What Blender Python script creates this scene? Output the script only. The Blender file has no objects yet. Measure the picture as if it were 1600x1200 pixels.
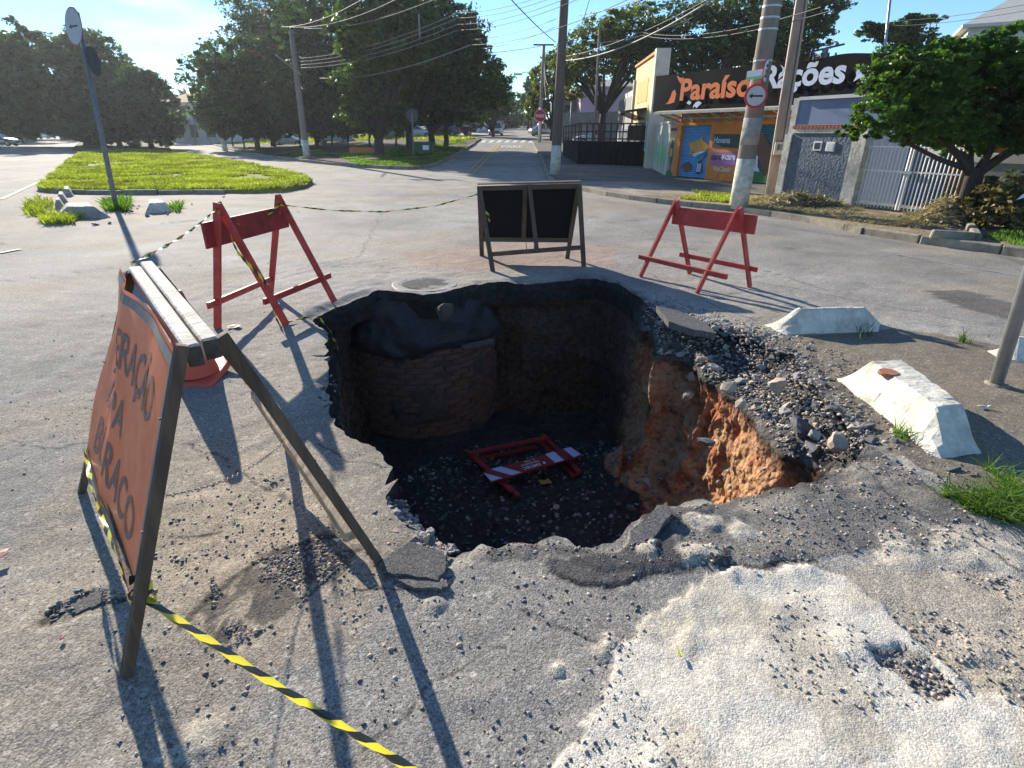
import bpy, bmesh, math, random
import numpy as np
from mathutils import Vector, Matrix
random.seed(7); RNG = np.random.default_rng(7)
scn = bpy.context.scene
COL = scn.collection

# ------------------------------------------------------------------ camera
CAM_H = 1.6; FPX = 879.0
Rm = np.array([[9.99981635e-01, -6.06049476e-03, 0.0],
               [2.45902598e-03, 4.05739288e-01, -9.13985549e-01],
               [5.53920463e-03, 9.13968764e-01, 4.05746739e-01]])   # columns: camera right, up, back in world axes
cam_d = bpy.data.cameras.new('camera'); cam = bpy.data.objects.new('camera', cam_d); COL.objects.link(cam)
M4 = Matrix([[*Rm[0], 0], [*Rm[1], 0], [*Rm[2], CAM_H], [0, 0, 0, 1]])
cam.matrix_world = M4
cam_d.sensor_width = 36.0; cam_d.lens = FPX / 1600 * 36.0
cam_d.clip_start = 0.05; cam_d.clip_end = 5000
scn.camera = cam

LENS_VEIL = 0.00035
# ------------------------------------------------------------------ sky, sun, exposure
SUN_EL = math.radians(21.0); SUN_AZ = math.radians(-33.5)      # azimuth from +Y, negative = to the left
w = bpy.data.worlds.new('World'); scn.world = w; w.use_nodes = True
nt = w.node_tree; nt.nodes.clear()
N = nt.nodes.new; L = nt.links.new
sky = N('ShaderNodeTexSky'); sky.sky_type = 'NISHITA'; sky.sun_disc = False
sky.sun_elevation = SUN_EL; sky.sun_rotation = SUN_AZ
sky.air_density = 1.0; sky.dust_density = 0.0; sky.ozone_density = 3.5; sky.altitude = 600
tc = N('ShaderNodeTexCoord'); mp = N('ShaderNodeMapping'); mp.inputs['Scale'].default_value = (1.2, 3.2, 9.0)
mp.inputs['Rotation'].default_value = (0.0, 0.0, 0.5)
L(tc.outputs['Generated'], mp.inputs['Vector'])
cn = N('ShaderNodeTexNoise'); cn.inputs['Scale'].default_value = 1.6; cn.inputs['Detail'].default_value = 7; cn.inputs['Roughness'].default_value = 0.55
L(mp.outputs['Vector'], cn.inputs['Vector'])
cr = N('ShaderNodeValToRGB'); cr.color_ramp.elements[0].position = 0.58; cr.color_ramp.elements[1].position = 0.86
L(cn.outputs['Fac'], cr.inputs['Fac'])
mx = N('ShaderNodeMix'); mx.data_type = 'RGBA'
tint = N('ShaderNodeVectorMath'); tint.operation = 'MULTIPLY'; L(sky.outputs['Color'], tint.inputs[0]); tint.inputs[1].default_value = (0.78, 0.95, 1.06)
L(cr.outputs['Color'], mx.inputs[0]); L(tint.outputs[0], mx.inputs[6]); mx.inputs[7].default_value = (6.5, 7.0, 7.6, 1)
bg = N('ShaderNodeBackground'); bg.inputs['Strength'].default_value = 0.09
wo = N('ShaderNodeOutputWorld'); L(mx.outputs[2], bg.inputs['Color']); L(bg.outputs[0], wo.inputs['Surface'])
sd = bpy.data.lights.new('sun', 'SUN'); sd.energy = 4.7; sd.angle = math.radians(0.5); sd.color = (1.0, 0.91, 0.77)
sun = bpy.data.objects.new('sun', sd); COL.objects.link(sun)
sdir = Vector((math.sin(SUN_AZ) * math.cos(SUN_EL), math.cos(SUN_AZ) * math.cos(SUN_EL), math.sin(SUN_EL)))
sun.rotation_euler = sdir.to_track_quat('Z', 'Y').to_euler(); sun.location = (0, 0, 30)
vs = scn.view_settings; vs.view_transform = 'Standard'; vs.look = 'None'; vs.exposure = 1.16; vs.gamma = 1.0; vs.use_curve_mapping = False
scn.cycles.max_bounces = 6; scn.cycles.transparent_max_bounces = 6
scn.cycles.use_denoising = True

# ------------------------------------------------------------------ helpers: rays from the photograph to places in the world
def ray(px, py): return Rm @ np.array([px - 800.0, 600.0 - py, -FPX])
def softplus(t): return np.where(t > 20, t, np.log1p(np.exp(np.minimum(t, 20))))
def sstep(a, b, t):
    t = np.clip((t - a) / (b - a), 0, 1); return t * t * (3 - 2 * t)
def hz(x, y):                       # the street straight ahead climbs
    x = np.asarray(x, float); y = np.asarray(y, float)
    wgt = sstep(-0.42, -0.12, x / np.maximum(y, 1.0))
    return 0.028 * 3 * softplus((np.minimum(y, 420) - 28) / 3) * wgt
def at_z(px, py, z=0.0):
    d = ray(px, py); return Vector(np.array([0, 0, CAM_H]) + d * ((z - CAM_H) / d[2]))
def at_y(px, py, y):
    d = ray(px, py); return Vector(np.array([0, 0, CAM_H]) + d * (y / d[1]))
def ground(px, py, h=0.0):          # where a ray meets the terrain
    d = ray(px, py); lo = 0.5 / d[1]; t = lo
    while t * d[1] < 900:
        p = np.array([0, 0, CAM_H]) + d * t
        if p[2] <= float(hz(p[0], p[1])) + h: break
        lo = t; t *= 1.01
    hi = t
    for _ in range(24):
        m = (lo + hi) / 2; p = np.array([0, 0, CAM_H]) + d * m
        if p[2] <= float(hz(p[0], p[1])) + h: hi = m
        else: lo = m
    return Vector(np.array([0, 0, CAM_H]) + d * hi)
class VPlane:                       # a vertical plane: point + horizontal direction; u runs along it, z is height
    def __init__(s, p0, d, flip=1):
        s.p = Vector((p0[0], p0[1], 0)); s.d = Vector((d[0], d[1], 0)).normalized(); s.n = Vector((s.d.y, -s.d.x, 0)) * flip
    def uz(s, px, py):
        r = Vector(ray(px, py)); o = Vector((0, 0, CAM_H)); t = (s.p - o).dot(s.n) / r.dot(s.n); q = o + r * t
        return (q - s.p).dot(s.d), q.z
    def pos(s, u, z, off=0.0):
        q = s.p + s.d * u + s.n * off; return Vector((q.x, q.y, z))

# ------------------------------------------------------------------ numpy noise
def _h(ix, iy, iz, seed):
    n = (ix * 374761393 + iy * 668265263 + iz * 2147483647 + seed * 1274126177) & 0xFFFFFFFF
    n = ((n ^ (n >> 13)) * 1274126177) & 0xFFFFFFFF
    n = ((n ^ (n >> 16)) * 2246822519) & 0xFFFFFFFF
    return ((n ^ (n >> 15)) & 0xFFFFFF) / float(0xFFFFFF)
def vnoise(x, y, z=None, seed=0):
    x = np.asarray(x, float); y = np.asarray(y, float); z = np.zeros_like(x) if z is None else np.asarray(z, float)
    xi = np.floor(x).astype(np.int64); yi = np.floor(y).astype(np.int64); zi = np.floor(z).astype(np.int64)
    fx, fy, fz = x - xi, y - yi, z - zi
    fx = fx * fx * (3 - 2 * fx); fy = fy * fy * (3 - 2 * fy); fz = fz * fz * (3 - 2 * fz)
    r = 0
    for a in (0, 1):
        for b in (0, 1):
            for c in (0, 1):
                if c and not np.any(z): continue
                r = r + _h(xi + a, yi + b, zi + c, seed) * (fx if a else 1 - fx) * (fy if b else 1 - fy) * (fz if c else 1 - fz)
    return r
def fbm(x, y, z=None, o=4, seed=0):
    s = 0; a = 0.5; t = 0; x = np.asarray(x, float); y = np.asarray(y, float)
    for i in range(o):
        s = s + a * vnoise(x, y, z, seed + i * 17); t += a; a *= 0.5; x = x * 2.03; y = y * 2.03
        if z is not None: z = np.asarray(z, float) * 2.03
    return s / t
def inside(poly, x, y):
    r = np.zeros(x.shape, bool); n = len(poly)
    for i in range(n):
        x0, y0 = poly[i][0], poly[i][1]; x1, y1 = poly[(i + 1) % n][0], poly[(i + 1) % n][1]
        if y0 == y1: continue
        c = ((y0 > y) != (y1 > y)) & (x < (x1 - x0) * (y - y0) / (y1 - y0) + x0)
        r ^= c
    return r
def gpoly(pts, z=0.0): return [tuple(at_z(a, b, z))[:2] for a, b in pts]

# ------------------------------------------------------------------ materials
def new_mat(name):
    m = bpy.data.materials.new(name); m.use_nodes = True; t = m.node_tree
    b = t.nodes['Principled BSDF']; return m, t, b
def mat(name, col, rough=0.75, var=0.25, scale=6.0, bump=0.15, bscale=None, metal=0.0, dirt=None, dirt_amt=0.5, spec=0.4, stretch=None, detail=6):
    m, t, b = new_mat(name); n = t.nodes.new; l = t.links.new
    b.inputs['Roughness'].default_value = rough; b.inputs['Metallic'].default_value = metal; b.inputs['Specular IOR Level'].default_value = spec
    c = n('ShaderNodeTexCoord'); src = c.outputs['Object']
    if stretch:
        mpn = n('ShaderNodeMapping'); mpn.inputs['Scale'].default_value = stretch; l(src, mpn.inputs['Vector']); src = mpn.outputs['Vector']
    nz = n('ShaderNodeTexNoise'); nz.inputs['Scale'].default_value = scale; nz.inputs['Detail'].default_value = detail; nz.inputs['Roughness'].default_value = 0.65
    l(src, nz.inputs['Vector'])
    r = n('ShaderNodeValToRGB'); e = r.color_ramp.elements
    e[0].position = 0.3; e[1].position = 0.7
    e[0].color = tuple(max(0, v * (1 - var)) for v in col) + (1,); e[1].color = tuple(min(1, v * (1 + var)) for v in col) + (1,)
    l(nz.outputs['Fac'], r.inputs['Fac']); out = r.outputs['Color']
    if dirt:
        n2 = n('ShaderNodeTexNoise'); n2.inputs['Scale'].default_value = scale * 0.45; n2.inputs['Detail'].default_value = 8; n2.inputs['Roughness'].default_value = 0.7
        l(src, n2.inputs['Vector'])
        r2 = n('ShaderNodeValToRGB'); r2.color_ramp.elements[0].position = 0.62 - dirt_amt * 0.25; r2.color_ramp.elements[1].position = 0.72
        l(n2.outputs['Fac'], r2.inputs['Fac'])
        x = n('ShaderNodeMix'); x.data_type = 'RGBA'; l(r2.outputs['Color'], x.inputs[0]); l(out, x.inputs[6]); x.inputs[7].default_value = (*dirt, 1); out = x.outputs[2]
    l(out, b.inputs['Base Color'])
    if bump:
        nb = n('ShaderNodeTexNoise'); nb.inputs['Scale'].default_value = bscale or scale * 5; nb.inputs['Detail'].default_value = 5
        l(src, nb.inputs['Vector']); bp = n('ShaderNodeBump'); bp.inputs['Strength'].default_value = bump; bp.inputs['Distance'].default_value = 0.01
        l(nb.outputs['Fac'], bp.inputs['Height']); l(bp.outputs['Normal'], b.inputs['Normal'])
    return m
def ground_mat(name, scale=110.0, contrast=0.75, bump=0.5, rough=0.85, bd=0.006, spec=0.3):
    """vertex colour 'Col' broken up by aggregate: pale and dark stone chips of about a centimetre"""
    m, t, b = new_mat(name); n = t.nodes.new; l = t.links.new
    b.inputs['Roughness'].default_value = rough; b.inputs['Specular IOR Level'].default_value = spec
    at = n('ShaderNodeAttribute'); at.attribute_name = 'Col'
    c = n('ShaderNodeTexCoord'); src = c.outputs['Object']
    v = n('ShaderNodeTexVoronoi'); v.inputs['Scale'].default_value = scale; l(src, v.inputs['Vector'])
    v2 = n('ShaderNodeTexVoronoi'); v2.inputs['Scale'].default_value = scale * 0.37; l(src, v2.inputs['Vector'])
    sp = n('ShaderNodeSeparateColor'); l(v.outputs['Color'], sp.inputs[0])
    mr = n('ShaderNodeMapRange'); mr.inputs['To Min'].default_value = 1 - contrast * 0.62; mr.inputs['To Max'].default_value = 1 + contrast * 0.62
    l(sp.outputs[0], mr.inputs['Value'])
    sp2 = n('ShaderNodeSeparateColor'); l(v2.outputs['Color'], sp2.inputs[0])
    pw = n('ShaderNodeMath'); pw.operation = 'POWER'; l(sp2.outputs[0], pw.inputs[0]); pw.inputs[1].default_value = 14
    ad = n('ShaderNodeMath'); ad.operation = 'MULTIPLY_ADD'; l(pw.outputs[0], ad.inputs[0]); ad.inputs[1].default_value = contrast * 0.9; l(mr.outputs[0], ad.inputs[2])
    nz = n('ShaderNodeTexNoise'); nz.inputs['Scale'].default_value = 1.1; nz.inputs['Detail'].default_value = 9; nz.inputs['Roughness'].default_value = 0.68; l(src, nz.inputs['Vector'])
    m2 = n('ShaderNodeMapRange'); m2.inputs['From Min'].default_value = 0.3; m2.inputs['From Max'].default_value = 0.7; m2.inputs['To Min'].default_value = 0.76; m2.inputs['To Max'].default_value = 1.24
    l(nz.outputs['Fac'], m2.inputs['Value'])
    mu = n('ShaderNodeMath'); mu.operation = 'MULTIPLY'; l(ad.outputs[0], mu.inputs[0]); l(m2.outputs[0], mu.inputs[1])
    lk = n('ShaderNodeSeparateColor'); l(at.outputs['Color'], lk.inputs[0]); kk = n('ShaderNodeMapRange'); kk.inputs['From Min'].default_value = .26; kk.inputs['From Max'].default_value = .46; kk.inputs['To Min'].default_value = 1; kk.inputs['To Max'].default_value = .55; l(lk.outputs[0], kk.inputs['Value'])
    mxf = n('ShaderNodeMix'); l(kk.outputs[0], mxf.inputs[0]); mxf.inputs[2].default_value = 1.0; l(mu.outputs[0], mxf.inputs[3])
    sc = n('ShaderNodeVectorMath'); sc.operation = 'SCALE'; l(at.outputs['Color'], sc.inputs[0]); l(mxf.outputs[0], sc.inputs['Scale'])
    l(sc.outputs[0], b.inputs['Base Color'])
    nb = n('ShaderNodeTexNoise'); nb.inputs['Scale'].default_value = scale * 0.5; nb.inputs['Detail'].default_value = 6; l(src, nb.inputs['Vector'])
    am = n('ShaderNodeMath'); am.operation = 'MULTIPLY_ADD'; l(v.outputs['Distance'], am.inputs[0]); am.inputs[1].default_value = -0.45; l(nb.outputs['Fac'], am.inputs[2])
    bp = n('ShaderNodeBump'); bp.inputs['Strength'].default_value = bump; bp.inputs['Distance'].default_value = bd
    l(am.outputs[0], bp.inputs['Height']); l(bp.outputs['Normal'], b.inputs['Normal'])
    return m
def leaf_mat(name, c1, c2, trans=0.45, rough=0.5):
    m, t, b = new_mat(name); n = t.nodes.new; l = t.links.new
    g = n('ShaderNodeNewGeometry'); r = n('ShaderNodeValToRGB'); e = r.color_ramp.elements
    e[0].color = (*c1, 1); e[1].color = (*c2, 1); l(g.outputs['Random Per Island'], r.inputs['Fac'])
    tcn = n('ShaderNodeTexCoord'); nz = n('ShaderNodeTexNoise'); nz.inputs['Scale'].default_value = 0.7; nz.inputs['Detail'].default_value = 3; l(tcn.outputs['Object'], nz.inputs['Vector'])
    mr = n('ShaderNodeMapRange'); mr.inputs['From Min'].default_value = 0.35; mr.inputs['From Max'].default_value = 0.65; mr.inputs['To Min'].default_value = 0.55; mr.inputs['To Max'].default_value = 1.35; l(nz.outputs['Fac'], mr.inputs['Value'])
    sc = n('ShaderNodeVectorMath'); sc.operation = 'SCALE'; l(r.outputs['Color'], sc.inputs[0]); l(mr.outputs[0], sc.inputs['Scale'])
    l(sc.outputs[0], b.inputs['Base Color']); b.inputs['Roughness'].default_value = rough; b.inputs['Specular IOR Level'].default_value = 0.35
    tr = n('ShaderNodeBsdfTranslucent'); s2 = n('ShaderNodeVectorMath'); s2.operation = 'MULTIPLY'; l(sc.outputs[0], s2.inputs[0]); s2.inputs[1].default_value = (1.5, 1.7, 0.6); l(s2.outputs[0], tr.inputs['Color'])
    mxs = n('ShaderNodeMixShader'); mxs.inputs[0].default_value = trans; l(b.outputs[0], mxs.inputs[1]); l(tr.outputs[0], mxs.inputs[2])
    l(mxs.outputs[0], t.nodes['Material Output'].inputs['Surface']); return m
def wood_mat(name, c, dark=0.45, rough=0.85, along=2):
    st = [28, 28, 28]; st[along] = 1.6
    return mat(name, c, rough, dark, 1.0, 0.5, 1.6, dirt=tuple(v * 0.4 for v in c), dirt_amt=0.35, stretch=tuple(st))

MT = {}
MT['asphalt'] = ground_mat('asphalt', 180, 0.72, 0.45, 0.9, 0.006, 0.12)
MT['soil'] = ground_mat('soil', 26, 0.55, 0.9, 0.95, 0.03, 0.1)
MT['verge'] = ground_mat('verge', 30, 0.6, 0.5, 0.95, 0.02, 0.1)
MT['stone'] = mat('stone', (0.30, 0.29, 0.28), 0.8, 0.5, 9, 0.4, 60)
MT['stone_dark'] = mat('stone_dark', (0.10, 0.10, 0.105), 0.7, 0.5, 9, 0.4, 60)
MT['stone_tan'] = mat('stone_tan', (0.42, 0.33, 0.25), 0.85, 0.4, 9, 0.4, 60)
MT['bitumen'] = mat('bitumen', (0.020, 0.020, 0.023), 0.5, 0.6, 30, 1.0, 70, spec=0.4, dirt=(0.05, 0.04, 0.033), dirt_amt=0.5)
MT['brick'] = mat('brick', (0.155, 0.085, 0.06), 0.9, 0.5, 5, 0.5, 80, dirt=(0.075, 0.055, 0.045), dirt_amt=0.3)
MT['mortar'] = mat('mortar', (0.085, 0.065, 0.05), 0.95, 0.4, 20, 0.5)
MT['redpaint'] = mat('red_paint', (0.45, 0.055, 0.045), 0.5, 0.28, 7, 0.12, 120, dirt=(0.17, 0.012, 0.014), dirt_amt=0.25)
MT['redpaint_worn_shaded'] = mat('red_paint_worn_shaded', (0.30, 0.018, 0.022), 0.6, 0.4, 7, 0.2, 90, dirt=(0.09, 0.014, 0.014), dirt_amt=0.6)
MT['wood'] = wood_mat('brown_wood', (0.105, 0.072, 0.048))
MT['wood_h'] = wood_mat('brown_wood_lengthwise', (0.105, 0.072, 0.048), along=0)
MT['wood_pale'] = wood_mat('pale_wood', (0.42, 0.33, 0.22), along=1)
MT['wood_white'] = mat('weathered_white_wood', (0.62, 0.58, 0.50), 0.9, 0.22, 5, 0.5, 40, dirt=(0.25, 0.22, 0.18), dirt_amt=0.45)
MT['wood_dark'] = wood_mat('dark_wood', (0.07, 0.045, 0.033))
MT['wood_end'] = mat('wood_end_grain', (0.07, 0.06, 0.05), 0.95, 0.5, 25, 0.5)
MT['black_panel'] = mat('black_panel', (0.004, 0.005, 0.008), 0.7, 0.3, 4, 0.05, spec=.15)
MT['white'] = mat('white_paint', (0.78, 0.78, 0.76), 0.6, 0.06, 4, 0.1)
MT['whitewash'] = mat('whitewash', (0.66, 0.63, 0.54), 0.95, 0.12, 12, 0.9, 25, dirt=(0.27, 0.25, 0.20), dirt_amt=0.85)
MT['concrete'] = mat('concrete', (0.36, 0.34, 0.30), 0.9, 0.25, 5, 0.3, 50, dirt=(0.16, 0.15, 0.13), dirt_amt=0.4)
MT['kerb'] = mat('kerb_concrete', (0.27, 0.235, 0.18), 0.95, 0.3, 6, 0.5, 50, dirt=(0.10, 0.085, 0.06), dirt_amt=0.55)
MT['pole'] = mat('pole_concrete', (0.22, 0.185, 0.15), 0.9, 0.22, 3, 0.3, 40, dirt=(0.13, 0.11, 0.09), dirt_amt=0.4, stretch=(3, 3, 0.5))
MT['pole_pink'] = mat('pole_pinkish_concrete', (0.44, 0.33, 0.26), 0.9, 0.2, 3, 0.3, 40, dirt=(0.2, 0.15, 0.11), dirt_amt=0.3, stretch=(3, 3, 0.5))
MT['pole_shaded'] = mat('pole_shaded_concrete', (0.12, 0.095, 0.075), 0.9, 0.22, 3, 0.3, 40, dirt=(0.07, 0.055, 0.045), dirt_amt=0.4, stretch=(3, 3, 0.5))  # darker copy of the pole concrete, shade put into its colour
MT['metal'] = mat('galvanised_metal', (0.42, 0.44, 0.45), 0.45, 0.15, 8, 0.05, metal=0.7)
MT['metal_dark'] = mat('dark_metal', (0.06, 0.065, 0.07), 0.5, 0.3, 8, 0.05, metal=0.4)
MT['metal_grey'] = mat('grey_painted_metal', (0.16, 0.165, 0.165), 0.55, 0.25, 8, 0.05)
MT['iron'] = mat('cast_iron', (0.17, 0.16, 0.15), 0.7, 0.45, 20, 0.5, 60, metal=0.3)
MT['black'] = mat('black_rubber', (0.012, 0.012, 0.013), 0.6, 0.3, 6, 0.1)
MT['tarp'] = mat('black_tarpaulin', (0.007, 0.008, 0.010), 0.8, 0.5, 2.5, 0.6, 5, spec=.15)
MT['sign_red'] = mat('sign_red', (0.50, 0.02, 0.03), 0.4, 0.1, 4, 0)
MT['sign_grey'] = mat('sign_grey', (0.36, 0.37, 0.38), 0.5, 0.1, 4, 0)
MT['sign_ring_old'] = mat('sign_ring_old', (0.24, 0.12, 0.12), 0.5, 0.1, 4, 0)
MT['sign_face'] = mat('sign_face', (0.50, 0.50, 0.48), 0.35, 0.1, 4, 0)
MT['sign_black'] = mat('sign_black', (0.015, 0.015, 0.015), 0.5, 0.1, 4, 0)
MT['glass'] = mat('glass_dark', (0.02, 0.028, 0.035), 0.08, 0.1, 4, 0, spec=0.8)
MT['trunk'] = mat('bark', (0.085, 0.065, 0.048), 0.95, 0.45, 8, 0.9, 20, stretch=(4, 4, 1))
MT['trunk_dark'] = mat('dark_bark', (0.05, 0.04, 0.034), 0.95, 0.45, 8, 0.9, 20, stretch=(4, 4, 1))
MT['cone'] = mat('cone_plastic', (0.62, 0.09, 0.045), 0.5, 0.14, 6, 0.05, dirt=(0.36, 0.12, 0.09), dirt_amt=0.4)
MT['leaf_dark'] = leaf_mat('leaf_dark', (0.022, 0.046, 0.020), (0.080, 0.125, 0.036), 0.30)
MT['leaf_mid'] = leaf_mat('leaf_mid', (0.028, 0.058, 0.016), (0.085, 0.13, 0.03), 0.38)
MT['leaf_olive'] = leaf_mat('leaf_olive', (0.05, 0.075, 0.018), (0.15, 0.17, 0.045), 0.38)
MT['leaf_bright'] = leaf_mat('leaf_bright', (0.03, 0.075, 0.014), (0.10, 0.17, 0.03), 0.4, 0.35)
MT['leaf_dry'] = leaf_mat('leaf_dry', (0.10, 0.075, 0.035), (0.24, 0.20, 0.09), 0.3)
MT['blossom'] = leaf_mat('blossom', (0.28, 0.07, 0.09), (0.50, 0.18, 0.20), 0.3)
MT['grass'] = leaf_mat('grass_blade', (0.13, 0.16, 0.02), (0.34, 0.36, 0.05), 0.45, 0.6)
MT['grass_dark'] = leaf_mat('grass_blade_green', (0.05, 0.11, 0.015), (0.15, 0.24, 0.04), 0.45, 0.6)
MT['straw'] = leaf_mat('straw', (0.26, 0.20, 0.12), (0.50, 0.42, 0.28), 0.12, 0.8)

# ------------------------------------------------------------------ object helpers
WLOC = {}
def link(name, me, m, parent=None, loc=None, smooth=False):
    o = bpy.data.objects.new(name, me); COL.objects.link(o)
    if m is not None:
        for k in (m if isinstance(m, (list, tuple)) else [m]): me.materials.append(MT[k] if isinstance(k, str) else k)
    if smooth: me.polygons.foreach_set('use_smooth', np.ones(len(me.polygons), bool))
    if parent is not None: o.parent = parent
    if loc is not None: o.location = loc
    WLOC[o.name] = (WLOC.get(parent.name, Vector()) if parent else Vector()) + Vector(loc or (0, 0, 0))
    return o
def tag(o, label=None, cat=None, group=None, kind=None):
    if label: o['label'] = label
    if cat: o['category'] = cat
    if group: o['group'] = group
    if kind: o['kind'] = kind
    return o
def thing(name, label, cat, loc=(0, 0, 0), group=None):
    o = bpy.data.objects.new(name, None); COL.objects.link(o); o.location = loc; o.empty_display_size = 0.1
    WLOC[o.name] = Vector(loc); return tag(o, label, cat, group)
def np_mesh(name, V, F, cols=None, smooth=False, uvs=None):
    """V (n,3), F (m,k) all faces with k corners"""
    V = np.asarray(V, np.float32); F = np.asarray(F, np.int32); me = bpy.data.meshes.new(name)
    me.vertices.add(len(V)); me.vertices.foreach_set('co', V.ravel())
    k = F.shape[1]; me.loops.add(F.size); me.loops.foreach_set('vertex_index', F.ravel())
    me.polygons.add(len(F)); me.polygons.foreach_set('loop_start', np.arange(0, F.size, k, dtype=np.int32))
    me.update(calc_edges=True)
    if smooth: me.polygons.foreach_set('use_smooth', np.ones(len(F), bool))
    if cols is not None:
        a = me.color_attributes.new('Col', 'FLOAT_COLOR', 'POINT'); c = np.ones((len(V), 4), np.float32); c[:, :3] = cols
        a.data.foreach_set('color', c.ravel())
    return me
class MB:
    def __init__(s): s.v = []; s.f = []; s.mi = []
    def add(s, vs_, fs, mi=0):
        k = len(s.v); s.v += [Vector(a) for a in vs_]; s.f += [tuple(k + i for i in f) for f in fs]; s.mi += [mi] * len(fs); return s
    def box(s, c, size, rz=0.0, mi=0):
        cx, cy, cz = c; hx, hy, h3 = size[0] / 2, size[1] / 2, size[2] / 2; ca, sa = math.cos(rz), math.sin(rz)
        vs_ = [(cx + x * ca - y * sa, cy + x * sa + y * ca, cz + z) for z in (-h3, h3) for x, y in ((-hx, -hy), (hx, -hy), (hx, hy), (-hx, hy))]
        return s.add(vs_, [(3, 2, 1, 0), (4, 5, 6, 7), (0, 1, 5, 4), (1, 2, 6, 5), (2, 3, 7, 6), (3, 0, 4, 7)], mi)
    def beam(s, a, b, wd, th, side=None, mi=0, chip=0.0):
        """rectangular bar from a to b, wd wide along 'side', th thick"""
        a = Vector(a); b = Vector(b); d = (b - a).normalized(); sv = Vector(side or (1, 0, 0)); sv = (sv - d * sv.dot(d)).normalized(); t = d.cross(sv)
        vs_ = []
        for p in (a, b):
            for x, y in ((-1, -1), (1, -1), (1, 1), (-1, 1)):
                j = Vector((random.uniform(-1, 1), random.uniform(-1, 1), random.uniform(-1, 1))) * chip
                vs_.append(p + sv * (wd / 2 * x) + t * (th / 2 * y) + j)
        return s.add(vs_, [(3, 2, 1, 0), (4, 5, 6, 7), (0, 1, 5, 4), (1, 2, 6, 5), (2, 3, 7, 6), (3, 0, 4, 7)], mi)
    def quad(s, a, b, c, d, mi=0): return s.add([a, b, c, d], [(0, 1, 2, 3)], mi)
    def tube(s, pts, rad, n=10, mi=0, cap=True):
        pts = [Vector(p) for p in pts]; rad = rad if isinstance(rad, (list, tuple)) else [rad] * len(pts); vs_ = []; prev = None
        for i, p in enumerate(pts):
            d = (pts[min(i + 1, len(pts) - 1)] - pts[max(i - 1, 0)]).normalized()
            if prev is None: u = d.orthogonal().normalized()
            else: u = (prev - d * prev.dot(d)).normalized()
            prev = u; v = d.cross(u)
            for k in range(n):
                a = 2 * math.pi * k / n; vs_.append(p + (u * math.cos(a) + v * math.sin(a)) * rad[i])
        fs = [(i * n + k, i * n + (k + 1) % n, (i + 1) * n + (k + 1) % n, (i + 1) * n + k) for i in range(len(pts) - 1) for k in range(n)]
        if cap: fs += [tuple(reversed(range(n))), tuple((len(pts) - 1) * n + k for k in range(n))]
        return s.add(vs_, fs, mi)
    def lathe(s, prof, n=20, c=(0, 0, 0), mi=0):
        vs_ = [(c[0] + r * math.cos(2 * math.pi * k / n), c[1] + r * math.sin(2 * math.pi * k / n), c[2] + z) for r, z in prof for k in range(n)]
        fs = [(i * n + k, i * n + (k + 1) % n, (i + 1) * n + (k + 1) % n, (i + 1) * n + k) for i in range(len(prof) - 1) for k in range(n)]
        return s.add(vs_, fs, mi)
    def prism(s, outline, depth, mi=0):
        """outline: list of Vectors in a plane; depth: Vector"""
        n = len(outline); depth = Vector(depth); vs_ = [Vector(p) for p in outline] + [Vector(p) + depth for p in outline]
        fs = [tuple(reversed(range(n))), tuple(n + i for i in range(n))] + [(i, (i + 1) % n, n + (i + 1) % n, n + i) for i in range(n)]
        return s.add(vs_, fs, mi)
    def build(s, name, m, parent=None, smooth=False, bevel=0.0):
        base = WLOC.get(parent.name, Vector()) if parent else Vector()
        me = bpy.data.meshes.new(name); me.from_pydata([tuple(v - base) for v in s.v], [], s.f)
        if bevel:
            bm = bmesh.new(); bm.from_mesh(me); bmesh.ops.remove_doubles(bm, verts=bm.verts, dist=1e-5)
            bmesh.ops.bevel(bm, geom=list(bm.edges), offset=bevel, segments=1, affect='EDGES', clamp_overlap=True); bmesh.ops.recalc_face_normals(bm, faces=bm.faces); bm.to_mesh(me); bm.free()
        elif any(s.mi): me.polygons.foreach_set('material_index', s.mi)
        if not bevel:
            bm = bmesh.new(); bm.from_mesh(me); bmesh.ops.recalc_face_normals(bm, faces=bm.faces); bm.to_mesh(me); bm.free()
        me.update(); return link(name, me, m, parent, smooth=smooth)
def copy_tree(o, parent=None, loc=None, rz=None, kids=True):
    c = o.copy(); COL.objects.link(c); c.parent = parent
    if loc is not None: c.location = loc; WLOC[c.name] = Vector(loc)
    if rz is not None: c.rotation_euler = (0, 0, rz)
    for ch in [x for x in list(bpy.data.objects) if x.parent == o] if kids is True else []: copy_tree(ch, c)
    return c
def text_geo(s, size=1.0, offset=0.0, extrude=0.002, sx=1.0, shear=0.0, align='LEFT'):
    cu = bpy.data.curves.new('t', 'FONT'); cu.body = s; cu.size = size; cu.offset = offset; cu.extrude = extrude; cu.shear = shear; cu.align_x = align; cu.resolution_u = 3
    ob = bpy.data.objects.new('t', cu); me = bpy.data.meshes.new_from_object(ob)
    V = [Vector((v.co.x * sx, v.co.y, v.co.z)) for v in me.vertices]; F = [tuple(p.vertices) for p in me.polygons]
    bpy.data.objects.remove(ob); bpy.data.curves.remove(cu); bpy.data.meshes.remove(me); return V, F
def fit_text(s, wd, hgt, offset=0.0, extrude=0.002, shear=0.0, size=1.0):
    V, F = text_geo(s, size, offset, extrude, shear=shear)
    x0 = min(v.x for v in V); x1 = max(v.x for v in V); y0 = min(v.y for v in V); y1 = max(v.y for v in V)
    return [Vector(((v.x - x0) / (x1 - x0) * wd, (v.y - y0) / (y1 - y0) * hgt, v.z)) for v in V], F

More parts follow.
